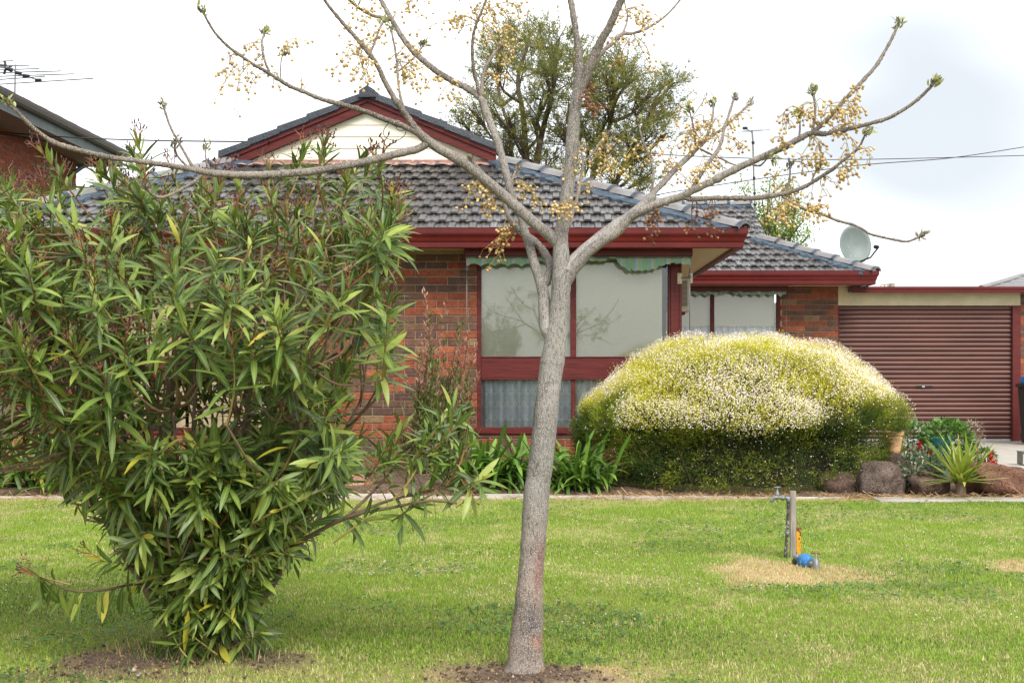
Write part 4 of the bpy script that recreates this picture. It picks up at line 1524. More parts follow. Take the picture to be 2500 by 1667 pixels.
def antenna(name, label, boom, mast, elems, Y, thick=0.012):
    t = thing(name, at(*mast[-1], Y), label, "antenna")
    b = MB(); b.tube([at(*p, Y) for p in mast], thick * 1.3, 8); b.build("mast", M['galv'], t)
    if boom:
        b = MB(); b.tube([at(p[0], p[1], Y + p[2]) for p in boom], thick, 8); b.build("boom", M['galv'], t)
    for e in elems:
        b = MB(); b.tube([at(e[0], e[1], Y), at(e[2], e[3], Y)], e[4] if len(e) > 4 else 0.011, 6)
        b.build("element", M['galv'] if len(e) <= 4 else M['black'], t)
    return t


YAn = 24.0
an = antenna("television_antenna", "long television antenna on a mast above the neighbouring brick house",
             [(-60, 153, -0.3), (16, 166, 0), (36, 173, 0), (60, 186, 0.1), (98, 197, 0.2)], [(38, 158), (36, 238)],
             [(-60, 152, 32, 149), (-60, 163, 72, 160), (-60, 174, 95, 168), (-60, 180, 150, 174), (-60, 189, 180, 181), (-60, 199, 110, 187), (-60, 210, 228, 192),
              (11, 149, 15, 163, 0.022), (15, 166, 10, 182, 0.022), (22, 163, 30, 163, 0.012), (38, 178, 52, 180, 0.032), (56, 185, 72, 187, 0.032), (86, 196, 101, 196, 0.028), (-6, 161, 14, 163, 0.035), (18, 168, 30, 172, 0.04)], YAn)
antenna("television_antenna", "tall thin antenna mast rising behind the wing roof", [(1819, 313, 0), (1838, 325, 0)], [(1836, 318), (1838, 345), (1840, 420), (1843, 500), (1844, 552)],
        [(1819, 311, 1819, 316, 0.05), (1800, 324, 1880, 317, 0.004), (1812, 320, 1862, 318, 0.004), (1838, 346, 1839, 352, 0.03), (1841, 432, 1841, 438, 0.028), (1842, 470, 1842, 475, 0.028), (1843, 498, 1843, 503, 0.03)], 26.5)


def wire(label, pts, r=0.009, group="overhead wires"):
    P = catmull([at(x, y, Y) for x, y, Y in pts], 40)
    b = MB(); b.tube([Vector(p) for p in P], r, 6)
    o = b.build("power_line", M['black'])
    return tag(o, label, "wire", group)


wire("black wire dropping from the cream gable and running to the right across the sky", [(1073, 307, 17.9), (1187, 335, 19), (1401, 357, 21), (1544, 371, 23), (1660, 380, 24), (1838, 387, 25), (2017, 390, 26), (2196, 388, 27), (2540, 379, 29)], 0.008)
wire("black wire rising to the right from behind the cypress to the edge of the sky", [(1540, 492, 22), (1655, 467, 22.5), (2071, 407, 25), (2321, 386, 27), (2540, 353, 29)], 0.008)
wire("black wire stretching from the neighbouring brick wall to the left of the cream gable", [(-60, 318, 22), (143, 334, 21.5), (357, 343, 20), (660, 347, 17.9)], 0.010)
wire("lower sagging wire along the wall of the neighbouring brick house", [(-60, 322, 22.3), (0, 327, 22.3), (90, 341, 22.6), (250, 376, 23)], 0.010)
loop = catmull([at(x, y, 17.75) for x, y in ((982, 278), (950, 300), (936, 322), (944, 338), (970, 343), (988, 330), (990, 318), (978, 320), (968, 314), (972, 300))], 40)
b = MB(); b.tube([Vector(p) for p in loop], 0.005, 6); tag(b.build("loose_cable", M['black']), "loop of loose black cable hanging on the cream gable boards", "cable")

# ------------------------------------------------------------------ neighbouring houses
NX = -8.68
NE = -7.90
nh = thing("neighbour_house", (NX - 3, 20, 0), "two storey orange brick house with dark gutter left of the cream gable", "house")
ORB = [(0.34, 0.095, 0.05), (0.30, 0.085, 0.048), (0.37, 0.11, 0.055), (0.32, 0.088, 0.045), (0.35, 0.10, 0.055), (0.28, 0.08, 0.05), (0.27, 0.075, 0.045), (0.31, 0.09, 0.05), (0.29, 0.085, 0.055), (0.33, 0.10, 0.05)]
T = Matrix(((0, -1, 0, NX), (1, 0, 0, 0), (0, 0, 1, 0), (0, 0, 0, 1)))   # local x -> +Y, local -y -> +X
nb_ = lay_wall(19.6, 26.1, 3.0, 4.98, [], T, 15, ORB)
b = MB(); b.box(NX - 9, NX, 10, 26.1, -0.1, 5.0); b.build("wall", M['mortar'], nh)
# bricks that show largest become single parts
def vis(m):
    q = proj(m[0].translation)
    return q[0] > -20 and q[1] > 270 and q[1] < 470
one = [m for m in nb_ if vis(m)][:300]
oth = [m for m in nb_ if m not in one]
for Mx, w, ci in one:
    o = bpy.data.objects.new("brick", brick_mesh(w, ci, cols=ORB)); o.matrix_basis = Mx; link(o, nh)
b = MB()
for Mx, w, ci in oth + lay_wall(10, 19.6, 3.0, 4.98, [], T, 16, ORB):
    v, f = brick_geo(w, 0.076); b.add([Mx @ Vector(p) for p in v], f, ORB[ci])
tag(b.build("brickwork", M['brick'], nh), kind='stuff')
b = MB(); b.box(NX, NE - 0.06, 9.5, 26.45, 4.96, 4.975); b.build("soffit", M['brownsoffit'], nh)
b = MB(); b.box(NE - 0.06, NE - 0.03, 9.5, 26.45, 4.90, 5.08); b.box(NX - 9.5, NE - 0.03, 26.452, 26.48, 4.90, 5.08); b.build("fascia", M['fasciagreen'], nh)
b = MB()
prof = [(0.0, 0.0), (0.07, 0.0), (0.10, 0.03), (0.115, 0.08), (0.12, 0.125), (0.105, 0.125), (0.10, 0.05), (0.0, 0.03)]
V = []
for (x, y, dx, dy) in ((NE - 0.03, 9.5, 1, 0), (NE - 0.03, 26.48, 1, 1), (NX - 9, 26.48, 0, 1)):
    V += [(x + dx * d_, y + dy * d_, 5.055 + h) for d_, h in prof]
b.add(V, [(i * 8 + k, (i + 1) * 8 + k, (i + 1) * 8 + k + 1, i * 8 + k + 1) for i in range(2) for k in range(7)])
b.build("gutter", M['gutterbrown'], nh)
b = MB()
b.add([(NE - 0.05, 9.5, 5.12), (NE - 0.05, 26.5, 5.12), (NE - 4.5, 22.0, 6.6), (NE - 4.5, 14, 6.6), (NX - 9, 26.5, 5.12)], [(0, 1, 2, 3), (1, 4, 2)])
b.build("roof", M['slate'], nh)
for k in range(24):
    y = 10 + k * 0.7
    if y > 26.3: break
    b = MB(); b.box(NE - 0.35, NE + 0.06, y, y + 0.35, 5.175, 5.20, M=Matrix.Identity(4)); b.build("roof_tile", M['slate'], nh)
b = MB(); b.tube([(NX + 0.05, 25.6, 0.2), (NX + 0.05, 25.6, 4.6), (NX + 0.25, 25.7, 4.8), (NE - 0.05, 25.8, 5.0)], 0.045, 10); b.build("downpipe", M['galv'], nh)
b = MB(); b.box(NE - 0.15, NE - 0.06, 24.3, 24.4, 4.85, 5.03); b.build("bracket", M['fasciagreen'], nh)

fh = thing("far_house", at(2500, 700, 45), "distant dark tiled roof peeping over the right end of the garage", "house")
Yf = 45.0
pA, pB, pC = at(2410, 702, Yf), at(2495, 672, Yf), at(2600, 640, Yf + 4)
b = MB(); b.add([at(2395, 704, Yf), at(2493, 674, Yf + 4), at(2700, 674, Yf + 4), at(2700, 704, Yf)], [(0, 1, 2, 3)]); b.build("roof", M['slate'], fh)
b = MB(); b.tube([at(2395, 703, Yf), at(2453, 687, Yf + 2.0), at(2493, 674, Yf + 4), at(2700, 674, Yf + 4)], 0.10, 6); b.build("ridge_cap", M['cap'], fh)
for k in range(4):
    t_ = (k + 0.5) / 4
    b = MB(); b.tube([at(2395 + 98 * t_, 704 - 30 * t_ + 2, Yf + 4 * t_ - 0.1), at(2700, 704 - 30 * t_ + 2, Yf + 4 * t_ - 0.1)], 0.05, 6); b.build("tile_course", M['cap'], fh)
b = MB(); b.box(pA.x + 0.4, pA.x + 8, Yf + 0.5, Yf + 6, 0, pA.z); b.build("wall", M['cream'], fh)
ch = thing("far_chimney", at(2180, 705, 50), "tiny distant chimney with a rail above the garage roof", "chimney")
q0, q1 = at(2176, 712, 50), at(2185, 691, 50)
b = MB(); b.box(q0.x, q1.x, 50, 50.4, q0.z - 3, q1.z); b.build("stack", M['concrete'], ch)
b = MB(); b.tube([at(2148, 697, 50), at(2178, 692, 50)], 0.03, 6)
for px_ in (2160, 2168): b.tube([at(px_, 696, 50), at(px_, 712, 50)], 0.03, 6)
b.build("rail", M['concrete'], ch)


# ------------------------------------------------------------------ leaf templates
def leaf_tpl(n=4, width=0.085, curve=0.18, fold=0.18, tip=1.0, seed=0):
    """unit length lanceolate leaf along +Y, upper side +Z"""
    V, U, Fq = [], [], []
    for i in range(n + 1):
        t = i / n
        w = width * (math.sin(math.pi * min(1, t * 0.93 + 0.05)) ** 0.8) * (1 if t < 0.999 else 0.15)
        z = -curve * t * t
        V += [(-w, t, z + fold * w), (0, t, z), (w, t, z + fold * w)]
        U += [(0, t), (0.5, t), (1, t)]
    for i in range(n):
        a = 3 * i
        Fq += [(a, a + 1, a + 4, a + 3), (a + 1, a + 2, a + 5, a + 4)]
    return np.array(V, float), np.array(Fq), np.array(U, float)


def strap_tpl(n=6, width=0.03, bend=1.6, pitch=0.3, taper=0.5):
    """unit length strap leaf starting upward (+Z) and bending towards +Y"""
    V, U, Fq = [], [], []
    p = np.array([0.0, 0.0]); a = pitch
    for i in range(n + 1):
        t = i / n
        w = width * (1 if t < taper else max(0.05, 1 - ((t - taper) / (1 - taper)) ** 1.5))
        nrm = np.array([-math.cos(a), math.sin(a)])
        ft = nrm * w * 0.35
        V += [(-w, p[0] - ft[0] * 0.8, p[1] + abs(ft[1])), (0, p[0], p[1]), (w, p[0] - ft[0] * 0.8, p[1] + abs(ft[1]))]
        U += [(0, t), (0.5, t), (1, t)]
        a += bend / n
        p = p + np.array([math.sin(a), math.cos(a)]) / n
    for i in range(n):
        k = 3 * i
        Fq += [(k, k + 1, k + 4, k + 3), (k + 1, k + 2, k + 5, k + 4)]
    return np.array(V, float), np.array(Fq), np.array(U, float)


def bake(tpls, Ms, which, cols):
    """join many template copies: returns V, F, C, U"""
    Vs, Fs, Cs, Us = [], [], [], []
    off = 0
    Ms = np.array(Ms); which = np.array(which); cols = np.array(cols)
    for ti, (V, Fq, U) in enumerate(tpls):
        sel = np.where(which == ti)[0]
        if not len(sel): continue
        A = Ms[sel]
        P = np.einsum('nij,vj->nvi', A[:, :3, :3], V) + A[:, None, :3, 3]
        m = len(V)
        Vs.append(P.reshape(-1, 3))
        Fs.append((Fq[None] + (np.arange(len(sel)) * m)[:, None, None] + off).reshape(-1, Fq.shape[1]))
        Cs.append(np.repeat(cols[sel], m, 0)); Us.append(np.tile(U, (len(sel), 1)))
        off += len(sel) * m
    return np.concatenate(Vs), np.concatenate(Fs), np.concatenate(Cs), np.concatenate(Us)


def frame(p, y, n, s, sx=1.0):
    y = Vector(y).normalized()
    n = Vector(n)
    z = n - y * n.dot(y)
    if z.length < 1e-4: z = Vector((0, 0, 1)) - y * y.z
    if z.length < 1e-4: z = Vector((1, 0, 0))
    z.normalize()
    x = y.cross(z)
    return Matrix(((x.x * s * sx, y.x * s, z.x * s, p[0]), (x.y * s * sx, y.y * s, z.y * s, p[1]), (x.z * s * sx, y.z * s, z.z * s, p[2]), (0, 0, 0, 1)))


def rvec(rr):
    while True:
        v = Vector((rr.uniform(-1, 1), rr.uniform(-1, 1), rr.uniform(-1, 1)))
        if 0.05 < v.length < 1: return v.normalized()


def inside(poly, x, y):
    c = False
    j = len(poly) - 1
    for i in range(len(poly)):
        xi, yi = poly[i]; xj, yj = poly[j]
        if (yi > y) != (yj > y) and x < (xj - xi) * (y - yi) / (yj - yi) + xi: c = not c
        j = i
    return c


# ------------------------------------------------------------------ the chinaberry tree
ORIG = 5.4
tree = thing("chinaberry_tree", gnd(1275, 1640), "slender grey speckled bare tree with clusters of yellow berries on the lawn", "tree")


def d_(*p): return [(x * 1.063, y * 1.063, w * 1.063) for x, y, w in p]
def z1(*p): return [(x / 2.8, y / 2.8, w / 2.8) for x, y, w in p]
def z2(*p): return [(830 + x / 2.8, y / 2.8, w / 2.8) for x, y, w in p]
def z3(*p): return [(1660 + x / 2.8, y / 2.8, w / 2.8) for x, y, w in p]
def z5(*p): return [(830 + x / 2.8, 550 + y / 2.8, w / 2.8) for x, y, w in p]


# (points with widths in the photo, change of distance along the branch, bud at the end)
BR = [
    ("trunk", d_((1203, 1556, 100), (1206, 1530, 88), (1207, 1490, 77), (1212, 1420, 70), (1216, 1350, 64), (1221, 1290, 60), (1227, 1210, 58), (1233, 1130, 58), (1242, 1050, 58), (1251, 980, 58), (1259, 910, 56), (1266, 850, 54), (1276, 780, 50), (1285, 700, 47), (1290, 640, 44), (1288, 585, 38), (1287, 540, 33), (1297, 490, 31), (1306, 420, 29), (1313, 340, 28), (1319, 260, 27), (1328, 205, 26), (1331, 150, 19), (1323, 80, 17), (1311, 0, 16), (1305, -60, 14)), 0.0, 0),
    ("branch", d_((1326, 222, 20), (1345, 178, 21), (1372, 112, 20), (1400, 60, 18), (1427, 0, 17), (1452, -60, 15)), -0.15, 0),
    ("branch", z2((1668, 520, 30), (1730, 440, 30), (1800, 350, 28), (1870, 290, 26), (1930, 235, 24), (2000, 230, 18), (2080, 205, 17), (2150, 165, 16), (2220, 115, 14), (2290, 45, 12), (2340, -20, 11)), 0.5, 0),
    ("branch", z2((1925, 245, 14), (1955, 180, 12), (1965, 110, 11), (1950, 40, 10), (1940, -20, 8)), 0.2, 0),
    # left leader
    ("branch", d_((1285, 562, 30), (1262, 540, 28), (1230, 515, 26), (1180, 470, 25), (1120, 418, 24), (1060, 372, 23), (1010, 343, 22), (978, 320, 22), (955, 296, 17), (935, 268, 14), (905, 225, 13), (885, 190, 12), (860, 140, 11), (815, 85, 9), (778, 42, 8), (745, 0, 7), (735, -30, 6)), -0.25, 0),
    ("branch", z2((590, 950, 50), (500, 895, 42), (400, 850, 40), (280, 805, 38), (150, 755, 34), (0, 712, 30)) + z1((2200, 680, 28), (2080, 630, 26), (1980, 590, 25), (1890, 535, 24), (1810, 485, 23), (1730, 440, 21), (1650, 385, 19), (1560, 320, 18), (1490, 250, 17), (1440, 180, 15), (1400, 110, 13), (1365, 60, 11)), -0.35, 1),
    ("branch", d_((982, 330, 18), (958, 343, 18), (930, 350, 18), (870, 364, 18), (800, 379, 17), (720, 393, 17), (640, 400, 17), (560, 402, 17), (490, 398, 16), (430, 387, 13), (330, 372, 12), (250, 361, 12), (180, 345, 11), (120, 325, 10), (75, 292, 9), (42, 260, 8), (14, 232, 7)), -0.55, 1),
    ("branch", z1((1330, 1160, 20), (1270, 1060, 18), (1220, 970, 17), (1180, 900, 16), (1150, 830, 16), (1125, 750, 16), (1112, 700, 12)), 0.1, 1),
    ("branch", z1((1300, 1155, 15), (1240, 1100, 14), (1205, 1050, 14), (1195, 1000, 14), (1210, 960, 12)), -0.05, 1),
    ("branch", z1((1435, 1165, 13), (1415, 1120, 11), (1403, 1040, 11), (1415, 980, 9)), 0.05, 1),
    ("branch", z1((1395, 1185, 22), (1330, 1240, 22), (1250, 1290, 22), (1170, 1330, 20), (1100, 1350, 19), (1040, 1330, 16), (985, 1270, 14)), -0.15, 1),
    ("branch", z1((1840, 490, 17), (1815, 430, 16), (1795, 350, 15), (1790, 290, 14), (1805, 240, 14), (1825, 200, 11)), 0.05, 1),
    ("branch", z1((1920, 540, 9), (1918, 470, 8), (1925, 400, 8), (1945, 350, 8)), 0.06, 1),
    ("branch", z2((455, 790, 20), (420, 690, 18), (403, 600, 17), (395, 520, 17), (390, 430, 16), (375, 330, 15), (357, 240, 14), (345, 185, 12)), 0.2, 1),
    ("branch", z2((195, 395, 18), (222, 330, 16), (245, 270, 15), (270, 200, 14), (300, 140, 12)), 0.15, 1),
    ("branch", z2((405, 485, 13), (440, 455, 13), (475, 425, 13), (520, 380, 13), (550, 340, 12), (582, 300, 10)), 0.1, 1),
    # second left stem
    ("branch", z5((1440, 780, 70), (1415, 720, 92), (1402, 640, 92), (1398, 560, 86), (1392, 480, 82), (1378, 410, 78), (1352, 330, 72), (1322, 240, 66), (1296, 140, 62), (1262, 40, 58)) + z2((1240, 1480, 56), (1205, 1420, 56), (1160, 1280, 54), (1110, 1080, 53), (1060, 920, 52), (1010, 800, 52), (975, 700, 50), (935, 650, 42), (860, 600, 44), (760, 550, 44), (650, 480, 42), (540, 390, 41), (450, 290, 39), (395, 205, 37), (350, 130, 34), (312, 60, 30), (280, 0, 28), (255, -60, 25)), 0.35, 0),
    ("branch", z5((1385, 430, 60), (1425, 350, 62), (1440, 290, 62), (1412, 215, 58), (1370, 150, 54), (1290, 80, 50), (1220, 40, 45)) + z2((1190, 1540, 36), (1150, 1480, 33), (1128, 1410, 28), (1080, 1300, 26), (1000, 1210, 25), (930, 1130, 23), (890, 1080, 18)), 0.3, 1),
    ("branch", z2((1128, 1415, 20), (1160, 1300, 20), (1180, 1220, 19), (1218, 1140, 16)), 0.1, 1),
    ("branch", z2((970, 690, 30), (942, 590, 24), (918, 500, 23), (905, 380, 22), (910, 250, 20), (935, 160, 18), (972, 70, 16), (1004, -10, 13), (1015, -60, 11)), -0.15, 0),
    ("branch", z2((972, 660, 26), (972, 570, 22), (985, 490, 21), (1012, 430, 20), (1050, 370, 19), (1088, 330, 17)), 0.2, 1),
    ("branch", z2((345, 135, 26), (280, 120, 24), (220, 108, 23), (150, 70, 21), (95, 30, 19), (50, -10, 17), (20, -50, 15)), -0.2, 0),
    ("branch", z2((1570, 1560, 16), (1590, 1460, 22), (1620, 1360, 24), (1645, 1240, 20), (1662, 1110, 16), (1645, 1020, 13), (1630, 960, 10)), 0.3, 0),
    ("branch", z2((1660, 1115, 13), (1720, 1060, 13), (1765, 1000, 13), (1800, 950, 12), (1855, 915, 10)), 0.1, 1),
    # right side
    ("branch", d_((1300, 625, 36), (1322, 598, 34), (1352, 570, 32), (1400, 530, 29), (1440, 503, 27), (1470, 480, 26), (1495, 455, 25)) + z2((2130, 1330, 44), (2200, 1260, 42), (2290, 1160, 40)) + z3((20, 1110, 40), (100, 1030, 36), (170, 960, 30), (230, 925, 20), (310, 865, 17), (400, 785, 16), (450, 735, 15), (490, 697, 12)), 0.55, 1),
    ("branch", z5((1535, 400, 90), (1590, 310, 84), (1650, 235, 80), (1700, 180, 74), (1800, 105, 70), (1900, 40, 66)) + z2((1990, 1480, 60), (2100, 1425, 58), (2200, 1385, 56), (2330, 1345, 56)) + z3((60, 1318, 52), (140, 1278, 52), (220, 1240, 52), (350, 1172, 50), (500, 1102, 48), (620, 1048, 46), (740, 992, 44), (850, 930, 40), (910, 910, 34), (1000, 915, 30), (1180, 876, 28), (1320, 840, 26), (1420, 810, 25), (1530, 750, 24), (1620, 685, 23), (1700, 610, 22), (1755, 545, 17)), -0.45, 1),
    ("branch", z3((880, 925, 34), (950, 870, 32), (1040, 785, 30), (1120, 690, 28), (1200, 608, 26), (1270, 530, 25), (1330, 465, 24), (1382, 385, 22), (1430, 300, 21), (1472, 215, 19), (1505, 150, 14)), 0.15, 1),
    ("branch", z3((905, 905, 20), (918, 820, 19), (925, 740, 18), (915, 660, 15), (902, 605, 11)), 0.05, 1),
    ("branch", z3((815, 945, 14), (820, 870, 12), (818, 810, 10), (808, 778, 8)), 0.05, 1),
    ("branch", z3((20, 1345, 40), (80, 1362, 38), (160, 1358, 36), (300, 1355, 34), (500, 1356, 33), (600, 1342, 32), (700, 1326, 30), (800, 1298, 28), (880, 1262, 25), (960, 1212, 24), (1050, 1152, 22), (1110, 1102, 20), (1180, 1050, 19), (1230, 1000, 17), (1262, 930, 15), (1298, 885, 12)), -0.25, 1),
    ("branch", z3((690, 1328, 22), (740, 1372, 22), (800, 1404, 21), (880, 1440, 20), (980, 1470, 19), (1080, 1510, 18), (1180, 1535, 17), (1250, 1568, 17), (1300, 1600, 16), (1400, 1625, 15), (1500, 1645, 15), (1560, 1650, 14), (1640, 1620, 13), (1675, 1600, 10)), -0.15, 1),
    ("branch", z3((732, 1310, 15), (742, 1250, 14), (753, 1190, 13), (748, 1112, 9)), 0.05, 1),
    ("branch", z3((895, 1255, 14), (915, 1200, 12), (935, 1165, 11), (962, 1130, 8)), 0.05, 1),
    ("branch", z3((80, 1295, 30), (120, 1230, 28), (160, 1165, 26), (210, 1095, 25), (255, 1035, 24), (288, 955, 22), (300, 885, 20), (330, 800, 18), (358, 710, 16), (378, 650, 11)), 0.3, 1),
    ("branch", z3((170, 955, 18), (205, 880, 16), (222, 800, 14), (228, 740, 12), (218, 695, 9)), 0.1, 1),
    ("branch", z3((110, 1010, 16), (95, 900, 14), (82, 820, 12), (60, 745, 9)), 0.05, 1),
    ("branch", z2((2120, 1345, 20), (2140, 1240, 18), (2138, 1140, 16), (2110, 1060, 15), (2070, 960, 14), (2048, 880, 12), (2035, 820, 10)), 0.15, 1),
    ("branch", z3((480, 1120, 14), (540, 1135, 13), (575, 1110, 11), (605, 1080, 10), (650, 1090, 7)), -0.1, 1),
    ("branch", z3((140, 1020, 14), (200, 1050, 13), (290, 1090, 12), (350, 1120, 11), (410, 1138, 9)), -0.1, 0),
]
POLY = []       # all built branch points in the photo and in space: (px, py, Y)
buds = []
TRUNKC = (0.215, 0.185, 0.155)
for bi, (nm, pts, dY, bud) in enumerate(BR):
    if bi == 0:
        Ys = ORIG
    else:
        A = np.array(POLY)
        k = np.argmin((A[:, 0] - pts[0][0]) ** 2 + (A[:, 1] - pts[0][1]) ** 2)
        Ys = A[k, 2]
    L = sum(math.hypot(pts[i + 1][0] - pts[i][0], pts[i + 1][1] - pts[i][1]) for i in range(len(pts) - 1))
    n = max(12, int(L / (5.5 if bi else 7)))
    Q = catmull([(*p[:2], p[2]) for p in pts], n)
    wid = np.maximum(Q[:, 2], 2.0)
    s_ = np.linspace(0, 1, n)
    Yc = Ys + dY * (s_ ** 1.2)
    P = [at(Q[i, 0], Q[i, 1], Yc[i]) for i in range(n)]
    rad = wid / 2 / F * Yc
    rr = random.Random(100 + bi)
    # slight crookedness and swollen leaf scars on young wood
    for i in range(1, n - 1):
        if wid[i] < 22:
            rad[i] *= 1 + (0.22 if rr.random() < (0.30 if wid[i] < 12 else 0.06) else 0) + rr.uniform(-0.04, 0.04)
            P[i] += rvec(rr) * rad[i] * 0.10
        else:
            rad[i] *= 1 + 0.035 * math.sin(i * 0.7 + bi) * rr.random()
    POLY += [(Q[i, 0], Q[i, 1], Yc[i]) for i in range(n)]
    seg = 20 if bi == 0 else (14 if wid[0] > 15 else 8)
    v, f, uv = tube_arrays(P, list(rad), seg, True)
    v = [Vector(p) for p in v]
    cols = []
    for i in range(n):
        t_ = min(1, wid[i] / 40)
        y_ = Q[i, 1]
        cc = Vector((0.165, 0.128, 0.10)).lerp(Vector((0.212, 0.198, 0.184)), t_)
        if bi == 0 and y_ > 1200: cc = cc.lerp(Vector((0.225, 0.182, 0.156)), min(1, (y_ - 1200) / 250))
        if bi in (16, 17, 24, 25): cc = cc.lerp(Vector((0.33, 0.305, 0.29)), 0.6 * t_)
        cols += [tuple(cc)] * seg
    if bi == 0:
        # knobbly base, an old scar and a red stain low on the trunk
        for i in range(n):
            for k in range(seg):
                p = v[i * seg + k]
                nn_ = mnoise.noise(Vector((p.x * 16, p.y * 16, p.z * 7)))
                ctr = P[i]
                v[i * seg + k] = p + (p - ctr).normalized() * nn_ * 0.0055
                a_ = 2 * math.pi * k / seg
                front_ = math.cos(a_)
                sc_ = math.exp(-((p.z - 0.20) / 0.07) ** 2) * max(0, math.cos(a_ - 0.25)) ** 3
                c0 = Vector(cols[i * seg + k])
                c0 = c0.lerp(Vector((0.105, 0.10, 0.105)), min(0.8, sc_ * (0.6 + 0.6 * mnoise.noise(p * 25))))
                st_ = math.exp(-((p.z - 0.40) / 0.10) ** 2) * max(0, math.cos(a_ - 0.75)) ** 8
                c0 = c0.lerp(Vector((0.20, 0.085, 0.08)), min(0.7, st_))
                if sc_ > 0.3: v[i * seg + k] -= (p - ctr).normalized() * 0.006 * sc_
                rd = math.exp(-((p.z - 0.12) / 0.03) ** 2) * max(0, mnoise.noise(p * 14) + 0.3)
                c0 = c0.lerp(Vector((0.30, 0.13, 0.085)), min(0.6, rd))
                cols[i * seg + k] = tuple(c0)
        for k in range(seg):      # root flare
            for i in range(3):
                p = v[i * seg + k]
                v[i * seg + k] = P[i] + (p - P[i]) * (1 + 0.10 * (3 - i) * (0.5 + 0.5 * math.sin(k * 1.9)))
        v = [Vector((p.x, p.y, p.z)) for p in v]
    me = bpy.data.meshes.new(nm)
    me.from_pydata(v, [], f)
    a_ = me.attributes.new("col", 'FLOAT_COLOR', 'POINT')
    a_.data.foreach_set("color", np.hstack([np.array(cols), np.ones((len(cols), 1))]).astype(np.float32).ravel())
    u_ = me.uv_layers.new(name="uv")
    li = np.empty(len(me.loops), dtype=np.int32); me.loops.foreach_get("vertex_index", li)
    UV = np.array(uv, dtype=np.float32); UV[:, 0] *= np.repeat(rad / 0.04, seg)
    UV[:, 0] += bi * 3.1
    u_.data.foreach_set("uv", UV[li].ravel())
    me.polygons.foreach_set("use_smooth", np.ones(len(me.polygons), dtype=bool))
    me.materials.append(M['bark'])
    link(bpy.data.objects.new(nm, me), tree)
    if bud: buds.append((P[-1], (P[-1] - P[-3]).normalized()))
POLYA = np.array(POLY)

# leaf buds at the twig ends
btpl = [leaf_tpl(3, 0.17, 0.25, 0.3), leaf_tpl(3, 0.12, 0.5, 0.3)]
for k, (p, dr_) in enumerate(buds):
    rr = random.Random(500 + k)
    Ms, wh, cs_ = [], [], []
    lush = rr.random()
    for j in range(34):
        dd = (dr_ * 0.9 + rvec(rr) * 0.9 + Vector((0, 0, 0.35))).normalized()
        young = rr.random() < 0.45
        ln = rr.uniform(0.011, 0.022) * (1.5 if young and lush > 0.6 else 1)
        Ms.append(frame(p + rvec(rr) * 0.012 - dr_ * rr.uniform(0, 0.03), dd, rvec(rr), ln, 1.3)); wh.append(rr.randrange(2))
        cs_.append((0.36, 0.38, 0.13) if young and lush > 0.45 else ((0.38, 0.33, 0.20) if young else (0.13, 0.105, 0.10)))
    V, Fq, C, U = bake(btpl, Ms, wh, cs_)
    np_obj("leaf_bud", V, Fq, M['leaf'], tree, col=C, uv=U)

# berry clusters: centre in the photo, radius, how many, brown or not
CL = [(580, 150, 48, 13, 0), (575, 228, 55, 14, 0), (650, 205, 42, 9, 0), (728, 145, 42, 12, 0), (612, 118, 38, 9, 0), (750, 200, 25, 2, 0),
      (858, 46, 62, 20, 0), (1001, 36, 55, 18, 0), (866, 143, 70, 26, 0), (844, 180, 50, 14, 0), (919, 118, 50, 16, 0), (973, 150, 55, 20, 0), (1000, 166, 50, 16, 0), (1030, 200, 45, 12, 0), (1066, 212, 22, 5, 0), (1094, 243, 34, 11, 0),
      (1151, 64, 80, 30, 0), (1216, 46, 60, 22, 0), (1201, 93, 62, 26, 0), (1251, 150, 46, 13, 0), (1216, 200, 32, 13, 0), (1108, 46, 44, 14, 0),
      (1544, 29, 52, 14, 0), (1565, 62, 55, 14, 0), (1526, 143, 50, 10, 0), (1558, 166, 36, 10, 0), (1366, 389, 52, 14, 0), (1466, 340, 40, 9, 0), (1466, 411, 52, 14, 0), (1503, 436, 40, 10, 0), (1444, 471, 34, 8, 0),
      (1573, 386, 60, 18, 0), (1633, 411, 52, 16, 0), (1166, 470, 52, 20, 0), (1292, 470, 46, 18, 0), (1190, 500, 38, 14, 0), (1337, 528, 48, 22, 0), (1244, 548, 38, 12, 0), (1233, 596, 52, 20, 0),
      (1423, 232, 32, 12, 1), (1458, 261, 36, 16, 1), (1623, 539, 42, 16, 1), (1690, 560, 40, 12, 1), (1745, 545, 30, 10, 1),
      (1685, 303, 62, 20, 0), (1681, 357, 62, 22, 0), (1731, 339, 55, 20, 0), (1785, 332, 50, 14, 0), (1813, 350, 36, 9, 0), (1749, 411, 56, 20, 0), (1695, 428, 42, 12, 0),
      (1910, 293, 46, 14, 0), (1963, 296, 50, 16, 0), (2035, 278, 56, 26, 0), (2056, 258, 46, 22, 0), (2003, 320, 50, 16, 0), (2056, 340, 50, 14, 0), (1974, 360, 46, 14, 0), (2085, 368, 40, 14, 0), (2063, 412, 46, 11, 0), (1963, 407, 36, 9, 0), (2003, 402, 36, 9, 0), (1895, 350, 36, 9, 0),
      (1892, 457, 46, 12, 0), (1938, 475, 50, 16, 0), (2006, 500, 46, 18, 0), (1910, 518, 50, 16, 0), (1981, 537, 42, 10, 0), (1888, 545, 42, 10, 0), (2056, 442, 26, 7, 0), (2025, 470, 40, 8, 0)]
bm = bmesh.new(); bmesh.ops.create_icosphere(bm, subdivisions=2, radius=1)
bm.verts.ensure_lookup_table()
ICV = np.array([v.co[:] for v in bm.verts]); ICF = np.array([[v.index for v in f.verts] for f in bm.faces]); bm.free()
